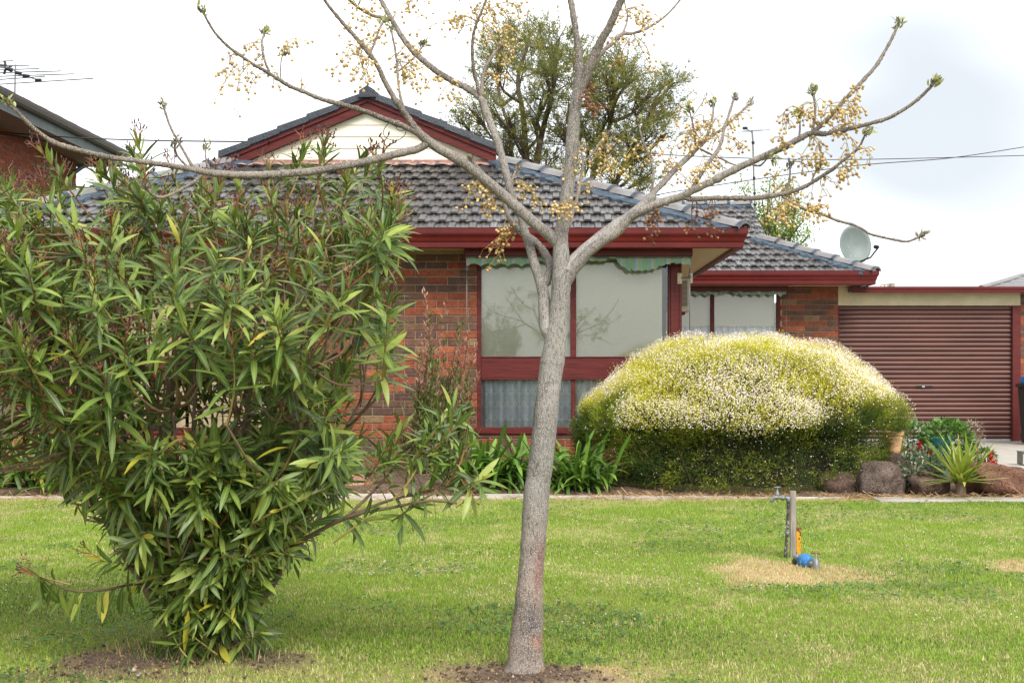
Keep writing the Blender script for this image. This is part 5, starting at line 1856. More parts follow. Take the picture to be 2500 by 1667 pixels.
for k, (cx, cy, rp_x, nbr, brown) in enumerate(CL):
    rr = random.Random(900 + k)
    dd2 = (POLYA[:, 0] - cx) ** 2 + (POLYA[:, 1] - cy + 12) ** 2
    j = np.argmin(dd2)
    ap = POLYA[j]
    Yc = ap[2] + rr.uniform(-0.12, 0.12)
    A0 = at(*ap)
    Cc = at(cx, cy, Yc)
    Rr_ = rp_x / F * Yc
    VS, FS, CS = [], [], []
    off = 0
    st = MB()
    sc_ = (0.36, 0.26, 0.075) if not brown else (0.16, 0.08, 0.05)
    # two or three main stalks arching from the branch, berries on fine stems along them
    nst = max(3, nbr // 5)
    tips = []
    for q in range(nst):
        tp = Cc + Vector((rr.gauss(0, 0.55), rr.gauss(0, 0.5), rr.gauss(0, 0.5))) * Rr_
        mid = A0.lerp(tp, 0.5) + Vector((rr.uniform(-.3, .3), rr.uniform(-.3, .3), rr.uniform(0.1, 0.5))) * Rr_
        pth_ = [Vector(x) for x in catmull([A0, mid, tp], 7)]
        st.tube(pth_, [0.0016] * 3 + [0.0013] * 4, 4, sc_, cap=False)
        tips.append(pth_)
    for q in range(int(nbr * 1.7)):
        pth_ = rr.choice(tips)
        s0 = pth_[rr.randrange(3, 7)]
        off_ = rvec(rr) * Rr_ * rr.uniform(0.25, 0.75)
        off_.z = off_.z * 0.75 - abs(Rr_) * 0.2
        bp = s0 + off_
        m_ = s0.lerp(bp, 0.5) + Vector((0, 0, 0.25 * off_.length))
        st.tube([s0, m_, bp], 0.0013, 3, sc_, cap=False)
        r0 = rr.uniform(0.0050, 0.0063)
        sq = np.array([1, 1, rr.uniform(0.95, 1.12)])
        VS.append(ICV * r0 * sq + np.array(bp)); FS.append(ICF + off); off += len(ICV)
        if brown: bc = np.array((0.20, 0.085, 0.03)) * rr.uniform(0.4, 1.6)
        else: bc = np.array((0.62, 0.43, 0.175)) * rr.uniform(0.75, 1.15) if rr.random() > 0.07 else np.array((0.30, 0.15, 0.06))
        CS.append(np.tile(bc, (len(ICV), 1)) * (0.85 + 0.3 * rng.random((len(ICV), 1))))
    nb0 = off
    V = np.concatenate(VS + [np.array(st.v)])
    Fi = [np.concatenate(FS)]
    q4 = np.array([f for f in st.f if len(f) == 4]) + nb0
    C = np.concatenate(CS + [np.array(st.c)])
    fm = np.concatenate([np.zeros(len(Fi[0])), np.ones(len(q4))])
    np_obj("berry_cluster", V, Fi + [q4], [M['berry'], M['stalk']], tree, col=C, smooth=True, fmat=fm)

# ------------------------------------------------------------------ the oleander
ole = thing("oleander_bush", gnd(485, 1592), "big oleander bush with long narrow leaves and dead flower stalks on the lawn", "bush")
OB = gnd(485, 1592)
CROWN = [(-220, 400), (40, 385), (130, 360), (250, 430), (330, 345), (400, 400), (470, 450), (600, 440), (700, 380), (800, 350), (880, 390), (975, 420), (985, 520), (965, 610), (900, 660), (985, 730), (990, 800), (930, 880), (905, 960), (900, 1050), (840, 1110), (870, 1170), (740, 1250), (770, 1330), (670, 1400), (625, 1480), (560, 1530), (430, 1530), (375, 1470), (340, 1370), (255, 1290), (230, 1190), (120, 1100), (0, 1080), (-220, 1080)]
rr = random.Random(21)
ltpl = [leaf_tpl(5, 0.082, 0.16, 0.22), leaf_tpl(5, 0.072, 0.32, 0.3), leaf_tpl(5, 0.092, -0.05, 0.15), leaf_tpl(5, 0.08, 0.50, 0.3)]
LCOL = [(0.118, 0.195, 0.030), (0.165, 0.25, 0.042), (0.085, 0.145, 0.028), (0.25, 0.335, 0.056), (0.135, 0.21, 0.042), (0.34, 0.41, 0.08), (0.058, 0.10, 0.022), (0.52, 0.47, 0.05)]
lM, lW, lC = [], [], []
twig = MB()
# main stems
stems = []
targets = [(60, 620, .35), (180, 520, -.3), (300, 560, .2), (330, 760, -.45), (420, 560, 0.4), (500, 640, -.2), (560, 520, .1), (640, 600, -.4), (720, 520, .3), (800, 600, -.15), (860, 700, .2), (760, 900, -.35), (150, 850, -.4), (40, 880, .1), (420, 1000, -.4), (600, 950, .45), (650, 1150, -.3), (300, 1180, .25), (880, 980, 0.0)]
for (tx, ty, dy) in targets:
    b0 = OB + Vector((rr.uniform(-.12, .12), rr.uniform(-.08, .08), -0.02))
    T = at(tx, ty, OB.y + dy)
    m1 = b0.lerp(T, 0.33) + Vector((rr.uniform(-.05, .05) + (T.x - b0.x) * 0.10, rr.uniform(-.05, .05), 0.0))
    m2 = b0.lerp(T, 0.68) + Vector((rr.uniform(-.06, .06), rr.uniform(-.06, .06), 0.03))
    P = [Vector(p) for p in catmull([b0, m1, m2, T], 22)]
    r0 = rr.uniform(0.012, 0.019)
    bb = MB(); bb.tube(P, [r0 * (1 - 0.68 * i / 21) for i in range(22)], 8)
    bb.build("stem", M['stem'], ole, smooth=True)
    stems += [(p, r0) for p in P[5:]]
# explicit low side branches
lowR = [Vector(p) for p in catmull([at(600, 1420, 5.75), at(720, 1330, 5.6), (at(850, 1262, 5.5)), at(960, 1238, 5.45), at(1050, 1222, 5.42), at(1115, 1228, 5.4)], 22)]
lowR2 = [Vector(p) for p in catmull([at(840, 1268, 5.5), at(920, 1190, 5.55), at(990, 1110, 5.6), at(1045, 1040, 5.62)], 14)]
lowL = [Vector(p) for p in catmull([at(400, 1430, 5.75), at(330, 1425, 5.65), at(250, 1440, 5.55), at(180, 1442, 5.5), at(130, 1425, 5.45), at(95, 1405, 5.42)], 18)]
lowM = [Vector(p) for p in catmull([at(860, 1255, 5.5), at(960, 1218, 5.5), at(1060, 1195, 5.5), at(1110, 1140, 5.5)], 14)]
for P, r0 in ((lowR, 0.011), (lowR2, 0.007), (lowL, 0.007), (lowM, 0.007)):
    bb = MB(); bb.tube(P, [r0 * (1 - 0.6 * i / (len(P) - 1)) for i in range(len(P))], 7); bb.build("stem", M['stem'], ole, smooth=True)
SP = np.array([p[0] for p in stems])


def leaf_at(p, dirn, nrm, ln, hang=0.0):
    dirn = (Vector(dirn).normalized() + Vector((0, 0, -hang)))
    lM.append(np.array(frame(p, dirn, nrm, ln, rr.uniform(0.9, 1.25)))); lW.append(rr.randrange(4))
    u = rr.random()
    lC.append(7 if u < 0.012 else (rr.choice((3, 5)) if u < 0.22 else rr.choice((0, 1, 2, 4, 6))))


def shoot(tip, axis, L, nw, size=1.0, hang=0.15, top_open=0.5, bright=False):
    axis = Vector(axis).normalized()
    base = tip - axis * L
    side = axis.cross(Vector((0, 0, 1)))
    if side.length < 0.1: side = Vector((1, 0, 0))
    side.normalize(); up2 = side.cross(axis).normalized()
    bow = rr.uniform(-0.03, 0.03)
    pts = [base + axis * (L * q / 5) + side * bow * math.sin(math.pi * q / 5) for q in range(6)]
    col = (0.26, 0.20, 0.06) if rr.random() < 0.6 else (0.24, 0.11, 0.05)
    twig.tube(pts, [0.0042, 0.004, 0.0036, 0.0032, 0.0028, 0.002], 5, col)
    ph = rr.uniform(0, 6.28)
    for w in range(nw):
        q = 1 - (w / nw) * 0.82
        p = base + axis * (L * q)
        th = R(22) + (1 - q) * R(95) * rr.uniform(0.85, 1.1)
        ph += math.pi / 3 + rr.uniform(-.2, .2)
        for k in range(3):
            if rr.random() < 0.08 + 0.2 * (1 - q): continue
            a = ph + k * 2.094 + rr.uniform(-.25, .25)
            rad_ = side * math.cos(a) + up2 * math.sin(a)
            dd = axis * math.cos(th) + rad_ * math.sin(th) + rvec(rr) * 0.12
            ln = size * (0.085 + 0.075 * min(1, (1 - q) * 3.0 + 0.15)) * rr.uniform(0.8, 1.2)
            leaf_at(p, dd, axis * 0.8 + Vector((0, 0, 0.35)) + rvec(rr) * 0.15, ln, hang * (1.2 - q))
    return base


heads = []
count = 0
tries = 0
while count < 660 and tries < 60000:
    tries += 1
    x, y = rr.uniform(-200, 1000), rr.uniform(350, 1530)
    if not inside(CROWN, x, y): continue
    # thinner near the top edge and where the photo shows gaps
    if y < 470 and rr.random() < 0.2: continue
    if count > 540 and y < 1050: continue
    if 290 < x < 650 and 880 < y < 1120 and rr.random() < 0.35: continue
    hgt = (1530 - y) / 1100
    thick = 0.24 + 0.62 * min(1, hgt * 1.6)
    dy = rr.uniform(-1, 1) * thick
    if y < 520: dy = rr.uniform(-0.45, 0.7)
    tip = at(x, y, OB.y + dy)
    out = (tip - (OB + Vector((0, 0, 0.55)))).normalized()
    axis = out * 0.85 + Vector((0, -0.40 if dy < 0.15 else 0.2, 0.48)) + rvec(rr) * 0.5
    if y > 1150: axis = out * 0.9 + Vector((0, 0, 0.15)) + rvec(rr) * 0.4
    base = shoot(tip, axis, rr.uniform(0.20, 0.34), rr.randrange(7, 11), rr.uniform(0.55, 0.94) * (1.06 if dy < -0.2 else 0.9), (0.45 if y > 1000 else 0.22) if y > 760 else 0.08)
    j = np.argmin(((SP - np.array(base + Vector((0, 0, -0.12)))) ** 2).sum(1))
    s0 = Vector(SP[j])
    m_ = s0.lerp(base, 0.5) + rvec(rr) * 0.04 + Vector((0, 0, -0.04))
    twig.tube([Vector(p) for p in catmull([s0, m_, base], 7)], [0.006, 0.0056, 0.0052, 0.005, 0.0047, 0.0044, 0.0042], 5, (0.19, 0.12, 0.075))
    if (y < 560 and rr.random() < 0.8) or (y < 680 and rr.random() < 0.45) or (y < 1000 and rr.random() < 0.42) or rr.random() < 0.06: heads.append((tip, Vector(axis).normalized(), y < 560))
    count += 1
# leaves on the low side branches
for P, nsh, hang in ((lowR, 6, 0.5), (lowR2, 6, 0.15), (lowM, 6, 0.3)):
    for k in range(nsh):
        q = P[int((len(P) - 1) * (0.35 + 0.65 * k / (nsh - 1)))]
        dr_ = (P[-1] - P[-4]).normalized()
        tipp = q + dr_ * 0.10 + Vector((rr.uniform(-.05, .05), rr.uniform(-.08, .08), rr.uniform(-0.02, 0.12)))
        shoot(tipp, dr_ * 0.8 + Vector((0, rr.uniform(-.5, .5), 0.35)) + rvec(rr) * 0.3, 0.17, 5, 0.82, hang)
heads.append((lowR[-1] + Vector((0.02, 0, 0)), Vector((0.8, 0, 0.45)), False))
heads.append((lowM[-1], Vector((0.7, 0, 0.7)), False))
for k in range(13):
    q = lowL[min(len(lowL) - 1, 5 + k * 12 // 10)]
    for s2 in range(2):
        leaf_at(q, Vector((rr.uniform(-.6, .3), rr.uniform(-.2, .2), rr.uniform(-1.0, -0.4))), Vector((-0.2, -1.0, 0.2)) + rvec(rr) * 0.35, rr.uniform(0.10, 0.15), 0.3)
shoot(lowL[-1], (-0.8, -0.1, 0.25), 0.12, 3, 0.6, 0.5)
for v_ in ((-0.9, 0, 0.55), (-0.95, 0.2, 0.0)):
    heads.append((lowL[-1] + Vector(v_) * 0.02, Vector(v_), False))
shoot(at(255, 1370, 5.5), (-0.7, -0.2, 0.1), 0.16, 4, 0.9, 0.7); heads.append((at(225, 1352, 5.5), Vector((-0.9, 0, 0.3)), False))
# skirt of leaves at the foot
for k in range(34):
    x, y = rr.uniform(370, 640), rr.uniform(1420, 1570)
    tip = at(x, y, OB.y + rr.uniform(-0.28, 0.1))
    shoot(tip, Vector((x - 490, 0, 0)) * 0.006 + Vector((0, -0.35, 0.25)) + rvec(rr) * 0.4, 0.14, 4, rr.uniform(0.7, 0.95), 0.35)
lM = np.array(lM); lW = np.array(lW); lC = np.array(lC)
order = np.argsort(lM[:, 1, 3])
near, rest_ = order[:300], order[300:]
LMESH = {}
for i in near:
    key = (int(lW[i]), int(lC[i]))
    if key not in LMESH:
        V, Fq, U = ltpl[key[0]]
        LMESH[key] = np_mesh("leaf", V, Fq, M['olive'], col=np.tile(LCOL[key[1]], (len(V), 1)), uv=U, smooth=True)
    o = bpy.data.objects.new("leaf", LMESH[key])
    o.matrix_basis = Matrix(lM[i].tolist())
    link(o, ole)
cols = np.array(LCOL)[lC[rest_]] * rng.uniform(0.85, 1.15, (len(rest_), 1))
V, Fq, C, U = bake(ltpl, lM[rest_], lW[rest_], cols)
tag(np_obj("foliage", V, Fq, M['olive'], ole, col=C, uv=U, smooth=True), kind='stuff')
tag(twig.build("twigs", M['stalk'], ole), kind='stuff')


def head_mesh(seed):
    rr2 = random.Random(seed)
    b = MB()
    c1, c2 = (0.25, 0.10, 0.05) if seed % 2 else (0.22, 0.075, 0.05), (0.06, 0.035, 0.032)
    for k in range(rr2.randrange(3, 6)):
        d1 = (Vector((rr2.uniform(-.6, .6), rr2.uniform(-.6, .6), 1))).normalized()
        p1 = d1 * rr2.uniform(0.04, 0.075)
        b.tube([Vector((0, 0, -0.03)), Vector((0, 0, 0)), p1 * 0.6, p1], [0.0022, 0.002, 0.0017, 0.0014], 4, c1, cap=False)
        for j in range(rr2.randrange(2, 5)):
            p2 = p1 + (d1 + rvec(rr2) * 0.9).normalized() * rr2.uniform(0.012, 0.035)
            b.tube([p1, p1.lerp(p2, 0.6), p2], [0.0014, 0.0012, 0.0011], 4, c1, cap=False)
            b.lathe([(0.0005, -0.003), (0.0026, 0.0), (0.0022, 0.005), (0.0008, 0.009)], p2, axis=(d1 + rvec(rr2) * 0.6).normalized(), seg=5, col=c2)
    return b.mesh("flower_stalk", M['stalk'])


HM = [head_mesh(60 + k) for k in range(6)]
for k, (p, ax, top) in enumerate(heads):
    o = bpy.data.objects.new("flower_stalk", HM[k % 6])
    q = Vector((0, 0, 1)).rotation_difference((ax + Vector((0, 0, 0.4 if top else 0.1))).normalized())
    o.matrix_basis = Matrix.Translation(p) @ q.to_matrix().to_4x4() @ Matrix.Rotation(rr.uniform(0, 6.28), 4, 'Z') @ Matrix.Scale(rr.uniform(0.8, 1.35) * (0.75 if p.z < 0.7 else 1.1), 4)
    link(o, ole)
# tufts of longer grass at the foot
nn = 900
a = rng.normal(0, 0.16, nn); c = rng.normal(0, 0.10, nn)
bx_, by_ = OB.x + a, OB.y - 0.05 + c
ang_ = rng.uniform(0, 6.28, nn); h = rng.uniform(0.04, 0.13, nn)
base = np.stack([bx_, by_, lawn_z(bx_, by_)], -1)
tip = base + np.stack([np.cos(ang_) * h * .5, np.sin(ang_) * h * .5, h * .8], -1)
sd_ = np.stack([-np.sin(ang_), np.cos(ang_), np.zeros(nn)], -1) * 0.0022
V = np.stack([base - sd_, base + sd_, tip], 1).reshape(-1, 3)
cc = np.where((rng.random(nn) < 0.45)[:, None], np.array([0.45, 0.36, 0.17]), np.array([0.10, 0.19, 0.025])) * rng.uniform(0.7, 1.2, (nn, 1))
tag(np_obj("long_grass", V, np.arange(nn * 3).reshape(-1, 3), M['grass'], col=np.repeat(cc, 3, 0)), "longer tufts of grass at the foot of the oleander", kind='stuff')

# ------------------------------------------------------------------ golden flowering shrub
YBH = 13.92
gb = thing("golden_diosma_shrub", (xx(1800, YBH), YBH, 0), "wide dome shaped golden green shrub covered in tiny pale pink flowers", "shrub")
Xc = xx(1806, YBH)
AX, AY = 1.47, 1.22
ZT = 1.43
r5 = np.random.default_rng(31)


def bush_surface(n):
    """random points on the lumpy dome with outward normals"""
    u = r5.uniform(0, 2 * np.pi, n)
    cz = r5.uniform(-0.78, 1, n)
    sz = np.where(cz > 0, np.sqrt(1 - cz ** 2), np.sqrt(1 - 0.25 * cz ** 2))
    nx_, ny_, nz_ = sz * np.cos(u), sz * np.sin(u), cz
    zc = 0.60
    up_ = nz_ > 0
    x = Xc + AX * np.sign(nx_) * np.abs(nx_) ** 0.92
    y = YBH + AY * ny_
    z = np.where(up_, zc + (ZT - zc) * nz_, zc + zc * 1.0 * nz_ / 0.78)
    # undercut below the overhang
    k = np.where(up_, 1.0, 1.0 - 0.20 * np.exp(-((nz_ + 0.22) / 0.16) ** 2) - 0.05)
    x = Xc + (x - Xc) * np.where(up_, 1, 1.05); y = YBH + (y - YBH) * k
    # left flank slopes lower than the right
    z = np.where(up_, z - 0.10 * np.clip(-(x - Xc) / AX, 0, 1) * np.clip(nz_, 0, 1), z)
    lump = (fnoise(x * 1.7 + 7, z * 2.2 + y * 1.6, 55, 4) - 0.5) * (0.30 + 0.22 * np.clip(-nz_ + 0.2, 0, 1)) + (fnoise(x * 4.5 + 1, z * 5.0, 57, 2) - 0.5) * 0.26 * np.clip(-nz_ * 4, 0, 1)
    P = np.stack([x, y, z], -1)
    N = np.stack([nx_ / AX, ny_ / AY, nz_ / 0.83], -1)
    N /= np.linalg.norm(N, axis=1)[:, None]
    bil = (fnoise(x * 2.4 + 3, y * 2.4, 77, 2) - 0.35) * 0.34 * np.exp(-((nz_ - 0.10) / 0.22) ** 2)
    return P + N * (lump + bil)[:, None], N


# near-black hull, painted as the shade inside the shrub
n1, n2 = 14, 32
V = []
for i in range(n1 + 1):
    e = -0.5 + 1.5 * i / n1
    e = math.sin(e * math.pi / 2) if e > 0 else e
    rz_ = math.sqrt(max(0, 1 - max(0, e) ** 2))
    for k in range(n2):
        a = 2 * math.pi * k / n2
        kk_ = 1.0 if e > 0 else 0.76
        V.append((Xc + 0.84 * AX * (1.0 if e > 0 else 0.93) * rz_ * math.cos(a), YBH + 0.80 * AY * kk_ * rz_ * math.sin(a), 0.58 + (0.66 * e if e > 0 else 1.20 * e)))
f = [(i * n2 + k, i * n2 + (k + 1) % n2, (i + 1) * n2 + (k + 1) % n2, (i + 1) * n2 + k) for i in range(n1) for k in range(n2)]
MB().add(V, f).build("shade_core", mat("shade_core", (0.022, 0.020, 0.009), 0.95, var=0.6, vscale=25, bump=1, bscale=20), gb)
NS = 60000
P, N = bush_surface(NS)
inw = np.abs(r5.normal(0, 0.07, NS))
P = P - N * inw[:, None]
keep = (P[:, 2] > -0.02) & ((N[:, 2] > 0.0) | (fnoise(P[:, 0] * 4 + 1, P[:, 2] * 4, 19, 3) + r5.normal(0, 0.12, NS) > 0.30))
P, N, inw = P[keep], N[keep], inw[keep]
NS = len(P)
ax_ = N * 0.7 + np.array([0, 0, 0.55]) + r5.normal(0, 0.35, (NS, 3))
ax_ /= np.linalg.norm(ax_, axis=1)[:, None]
NLf = 7
sl = r5.uniform(0.05, 0.11, NS) * np.where(r5.random(NS) < 0.07, 1.7, 1.0)
VV, CC = [], []
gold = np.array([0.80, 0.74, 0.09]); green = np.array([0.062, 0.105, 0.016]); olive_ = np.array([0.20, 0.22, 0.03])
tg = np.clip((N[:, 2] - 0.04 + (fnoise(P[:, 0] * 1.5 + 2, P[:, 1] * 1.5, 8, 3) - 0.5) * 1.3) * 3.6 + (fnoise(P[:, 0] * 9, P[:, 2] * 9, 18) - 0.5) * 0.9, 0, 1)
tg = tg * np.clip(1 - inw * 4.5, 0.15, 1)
lit = np.clip((fnoise(P[:, 0] * 8 + 5, P[:, 2] * 8 + P[:, 1] * 5, 29, 2) - 0.42) * 3.2 + r5.normal(0, 0.25, NS), 0, 1)[:, None] * np.clip(1 - inw * 6, 0, 1)[:, None]  # painted highlights: sprigs coloured paler, as if their tips were lit
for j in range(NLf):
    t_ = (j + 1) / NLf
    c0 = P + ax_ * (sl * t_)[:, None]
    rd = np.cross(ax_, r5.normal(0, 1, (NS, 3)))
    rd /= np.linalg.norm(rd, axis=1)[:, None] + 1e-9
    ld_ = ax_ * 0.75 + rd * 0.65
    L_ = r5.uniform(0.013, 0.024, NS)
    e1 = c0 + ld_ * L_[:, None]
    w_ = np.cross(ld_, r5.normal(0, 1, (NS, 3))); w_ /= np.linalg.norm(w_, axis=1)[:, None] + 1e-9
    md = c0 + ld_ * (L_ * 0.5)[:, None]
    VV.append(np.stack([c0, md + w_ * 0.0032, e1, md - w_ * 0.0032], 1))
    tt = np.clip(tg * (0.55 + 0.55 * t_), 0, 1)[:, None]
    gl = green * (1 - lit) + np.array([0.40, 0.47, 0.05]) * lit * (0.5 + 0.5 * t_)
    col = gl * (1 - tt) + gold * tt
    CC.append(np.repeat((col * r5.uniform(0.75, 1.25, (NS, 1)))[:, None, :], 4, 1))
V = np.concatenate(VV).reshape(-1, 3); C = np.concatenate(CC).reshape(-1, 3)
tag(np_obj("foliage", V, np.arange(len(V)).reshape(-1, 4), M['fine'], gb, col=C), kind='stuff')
# flowers
P, N = bush_surface(120000)
pf = np.clip((N[:, 2] - 0.04 + (fnoise(P[:, 0] * 1.5 + 2, P[:, 1] * 1.5, 8, 3) - 0.5) * 1.3) * 3.0, 0.035, 1) * np.clip((fnoise(P[:, 0] * 2.2 + 4, P[:, 2] * 4, 66) - 0.25) * 2.6, 0.1, 1)
pf = pf * np.where(P[:, 2] > 1.25, 0.75, 1.0)
kk = (r5.random(len(P)) < pf * 1.25) & (P[:, 2] > 0.12)
P, N = P[kk], N[kk]
nf = len(P)
P = P + N * r5.uniform(0.03, 0.10, nf)[:, None] + np.array([0, 0, 0.02])
nrm_ = N + r5.normal(0, 0.5, (nf, 3)); nrm_ /= np.linalg.norm(nrm_, axis=1)[:, None]
t1 = np.cross(nrm_, r5.normal(0, 1, (nf, 3))); t1 /= np.linalg.norm(t1, axis=1)[:, None]
t2 = np.cross(nrm_, t1)
rf = r5.uniform(0.0045, 0.0078, nf)[:, None]
ring = [P]
for k in range(10):
    a = 2 * math.pi * k / 10
    rr_ = 1.0 if k % 2 == 0 else 0.5
    ring.append(P + (t1 * math.cos(a) + t2 * math.sin(a)) * rf * rr_ + nrm_ * rf * (0.3 if k % 2 == 0 else 0.1))
V = np.stack(ring, 1)
tri = np.array([(0, 1 + k, 1 + (k + 1) % 10) for k in range(10)])
Fc = (tri[None] + (np.arange(nf) * 11)[:, None, None]).reshape(-1, 3)
pc = np.where((r5.random(nf) < 0.35)[:, None], np.array([0.84, 0.68, 0.70]), np.array([0.88, 0.83, 0.74]))
C = np.repeat(pc[:, None, :], 11, 1)
tag(np_obj("flowers", V.reshape(-1, 3), Fc, M['petal'], gb, col=C.reshape(-1, 3)), kind='stuff')
# bare woody stems at the foot
for k in range(3):
    x = Xc + random.uniform(-1.1, 1.1)
    b = MB(); p0 = Vector((x, YBH - 0.75 + random.uniform(-.1, .1), 0)); p1 = p0 + Vector((random.uniform(-.25, .25), random.uniform(-.25, .05), random.uniform(.2, .42)))
    b.tube([p0, p0.lerp(p1, .5) + Vector((random.uniform(-.04, .04), 0, 0.02)), p1], [0.009, 0.007, 0.004], 5); b.build("stem", M['stem'], gb)


# ------------------------------------------------------------------ strap leaved plants
def strap_plant(name, loc, n, L, wid, label, cat, cols, group=None, spread=(0.1, 1.25), bend=(0.6, 1.9), rad=0.08, seed=0, tpl=None, mk='leaf', lift=0.0, taper=0.5):
    t = thing(name, loc, label, cat, group)
    rr2 = random.Random(seed)
    tp = tpl or [strap_tpl(6, wid, b_, 0.0, taper) for b_ in (bend[0], (bend[0] + bend[1]) / 2, bend[1])]
    cache = {}
    for k in range(n):
        ti = rr2.randrange(len(tp)); ci = rr2.randrange(len(cols))
        if (ti, ci) not in cache:
            V, Fq, U = tp[ti]
            cache[(ti, ci)] = np_mesh("leaf", V, Fq, M[mk], col=np.tile(cols[ci], (len(V), 1)) * (0.75 + 0.4 * U[:, 1:2]), uv=U, smooth=True)
        o = bpy.data.objects.new("leaf", cache[(ti, ci)])
        az = rr2.uniform(0, 6.283)
        q = rr2.random()
        tilt = spread[0] + (spread[1] - spread[0]) * q
        p = Vector(loc) + Vector((rr2.gauss(0, rad), rr2.gauss(0, rad * 0.7), rr2.uniform(0.02, 0.02 + lift)))
        s_ = L * rr2.uniform(0.75, 1.15) * (1 - 0.2 * q)
        o.matrix_basis = Matrix.Translation(p) @ Matrix.Rotation(az, 4, 'Z') @ Matrix.Rotation(-tilt, 4, 'X') @ Matrix.Rotation(rr2.uniform(-.3, .3), 4, 'Y') @ Matrix.Scale(s_, 4)
        link(o, t)
    return t


AG = [(0.10, 0.21, 0.024), (0.13, 0.26, 0.032), (0.08, 0.165, 0.022), (0.19, 0.33, 0.045), (0.115, 0.23, 0.028), (0.065, 0.14, 0.022)]
AGY = AG + [(0.34, 0.26, 0.06), (0.20, 0.28, 0.03)]
GRP = "strap leaved clumps along the garden bed"
for k, (px_, py_, n, lab) in enumerate((
        (1185, 1186, 200, "dark green strap leaved clump left of the tree trunk, under the lace curtain"),
        (1275, 1192, 175, "strap leaved clump half hidden behind the base of the tree trunk"),
        (1400, 1190, 200, "strap leaved clump between the tree trunk and the golden shrub"),
        (40, 1188, 95, "bright strap leaved clump at the left edge behind the oleander"),
        (135, 1190, 95, "bright strap leaved clump beside the oleander's left foot"),
        (-60, 1185, 40, "strap leaved clump at the far left end of the garden bed"))):
    Yp = 13.05 + 0.1 * (k % 2)
    strap_plant("agapanthus_plant", (xx(px_, Yp), Yp, 0.0), n, 0.46, 0.036, lab, "plant", AGY if k > 2 else AG, GRP, rad=0.13, seed=200 + k, bend=(0.5, 1.7), spread=(0.05, 1.4), lift=0.22, taper=0.82)

YU = [(0.28, 0.37, 0.045), (0.34, 0.42, 0.06), (0.22, 0.31, 0.04), (0.42, 0.46, 0.08)]
yp = Vector((xx(2345, 12.6), 12.6, 0.13))
yt_ = [strap_tpl(5, 0.040, b_, 0.0, 0.35) for b_ in (0.05, 0.15, 0.35)]
yu = strap_plant("yucca_plant", yp, 64, 0.50, 0.04, "spiky yellow green yucca between two brown boulders by the driveway", "plant", YU, None, (0.05, 1.55), rad=0.03, seed=310, tpl=yt_)
b = MB(); b.lathe([(0.05, -0.1), (0.045, 0.0), (0.03, 0.06)], yp, seg=10); b.build("stem", M['stem'], yu)
ir = strap_plant("iris_plant", (xx(2268, 14.6), 14.6, 0.05), 11, 0.62, 0.035, "blue green sword leaved plant behind the red flowers near the garage", "plant", [(0.09, 0.17, 0.07), (0.11, 0.20, 0.09)], None, (0.0, 0.35), rad=0.05, seed=320, tpl=[strap_tpl(5, 0.05, b_, 0.0, 0.3) for b_ in (0.1, 0.3)])


# ------------------------------------------------------------------ small leafy plants
def leafy(name, c, r, n, ln, wid, cols, label, cat, seed, stems_=8, upb=0.5, flowers=None, squash=0.8, group=None):
    t = thing(name, (c[0], c[1], 0.0), label, cat, group)
    rr2 = random.Random(seed)
    tp = [leaf_tpl(2, wid, 0.2, 0.3), leaf_tpl(2, wid * 0.8, 0.4, 0.2)]
    Ms, wh, cs_ = [], [], []
    c = Vector(c)
    for k in range(n):
        d0 = rvec(rr2)
        p = c + Vector((d0.x * r[0], d0.y * r[1], d0.z * r[2])) * rr2.uniform(0.45, 1.0) ** 0.5
        if p.z < 0.02: p.z = 0.02 + rr2.random() * 0.05
        Ms.append(np.array(frame(p, d0 * 0.8 + Vector((0, -0.1, upb)) + rvec(rr2) * 0.6, Vector((0, -0.2, 1)) + rvec(rr2) * 0.6, ln * rr2.uniform(0.6, 1.3)))); wh.append(rr2.randrange(2))
        cs_.append(np.array(rr2.choice(cols)) * rr2.uniform(0.8, 1.2))
    V, Fq, C, U = bake(tp, Ms, wh, cs_)
    tag(np_obj("foliage", V, Fq, M['leaf'], t, col=C, uv=U), kind='stuff')
    for k in range(stems_):
        p0 = Vector((c.x + rr2.uniform(-.4, .4) * r[0], c.y + rr2.uniform(-.3, .3) * r[1], 0))
        p1 = c + Vector((rr2.uniform(-.7, .7) * r[0], rr2.uniform(-.7, .7) * r[1], rr2.uniform(0.2, .8) * r[2]))
        b = MB(); b.tube([p0, p0.lerp(p1, .5) + rvec(rr2) * 0.02, p1], [0.006, 0.005, 0.003], 5); b.build("stem", M['stem'], t)
    if flowers:
        for (fc, fr, nfl_, fcol) in flowers:
            Ms, wh, cs_ = [], [], []
            for k in range(nfl_):
                p = Vector(fc) + rvec(rr2) * fr * rr2.random() ** 0.4
                for j in range(5):
                    Ms.append(np.array(frame(p, rvec(rr2) + Vector((0, -.4, .2)), rvec(rr2), rr2.uniform(0.018, 0.03)))); wh.append(0)
                    cs_.append(np.array(fcol) * rr2.uniform(0.6, 1.3))
            V, Fq, C, U = bake([leaf_tpl(2, 0.3, 0.3, 0.3)], Ms, wh, cs_)
            np_obj("flower", V, Fq, M['petal'], t, col=C, uv=U)
    return t


def P3(px_, py_, Y): return at(px_, py_, Y)


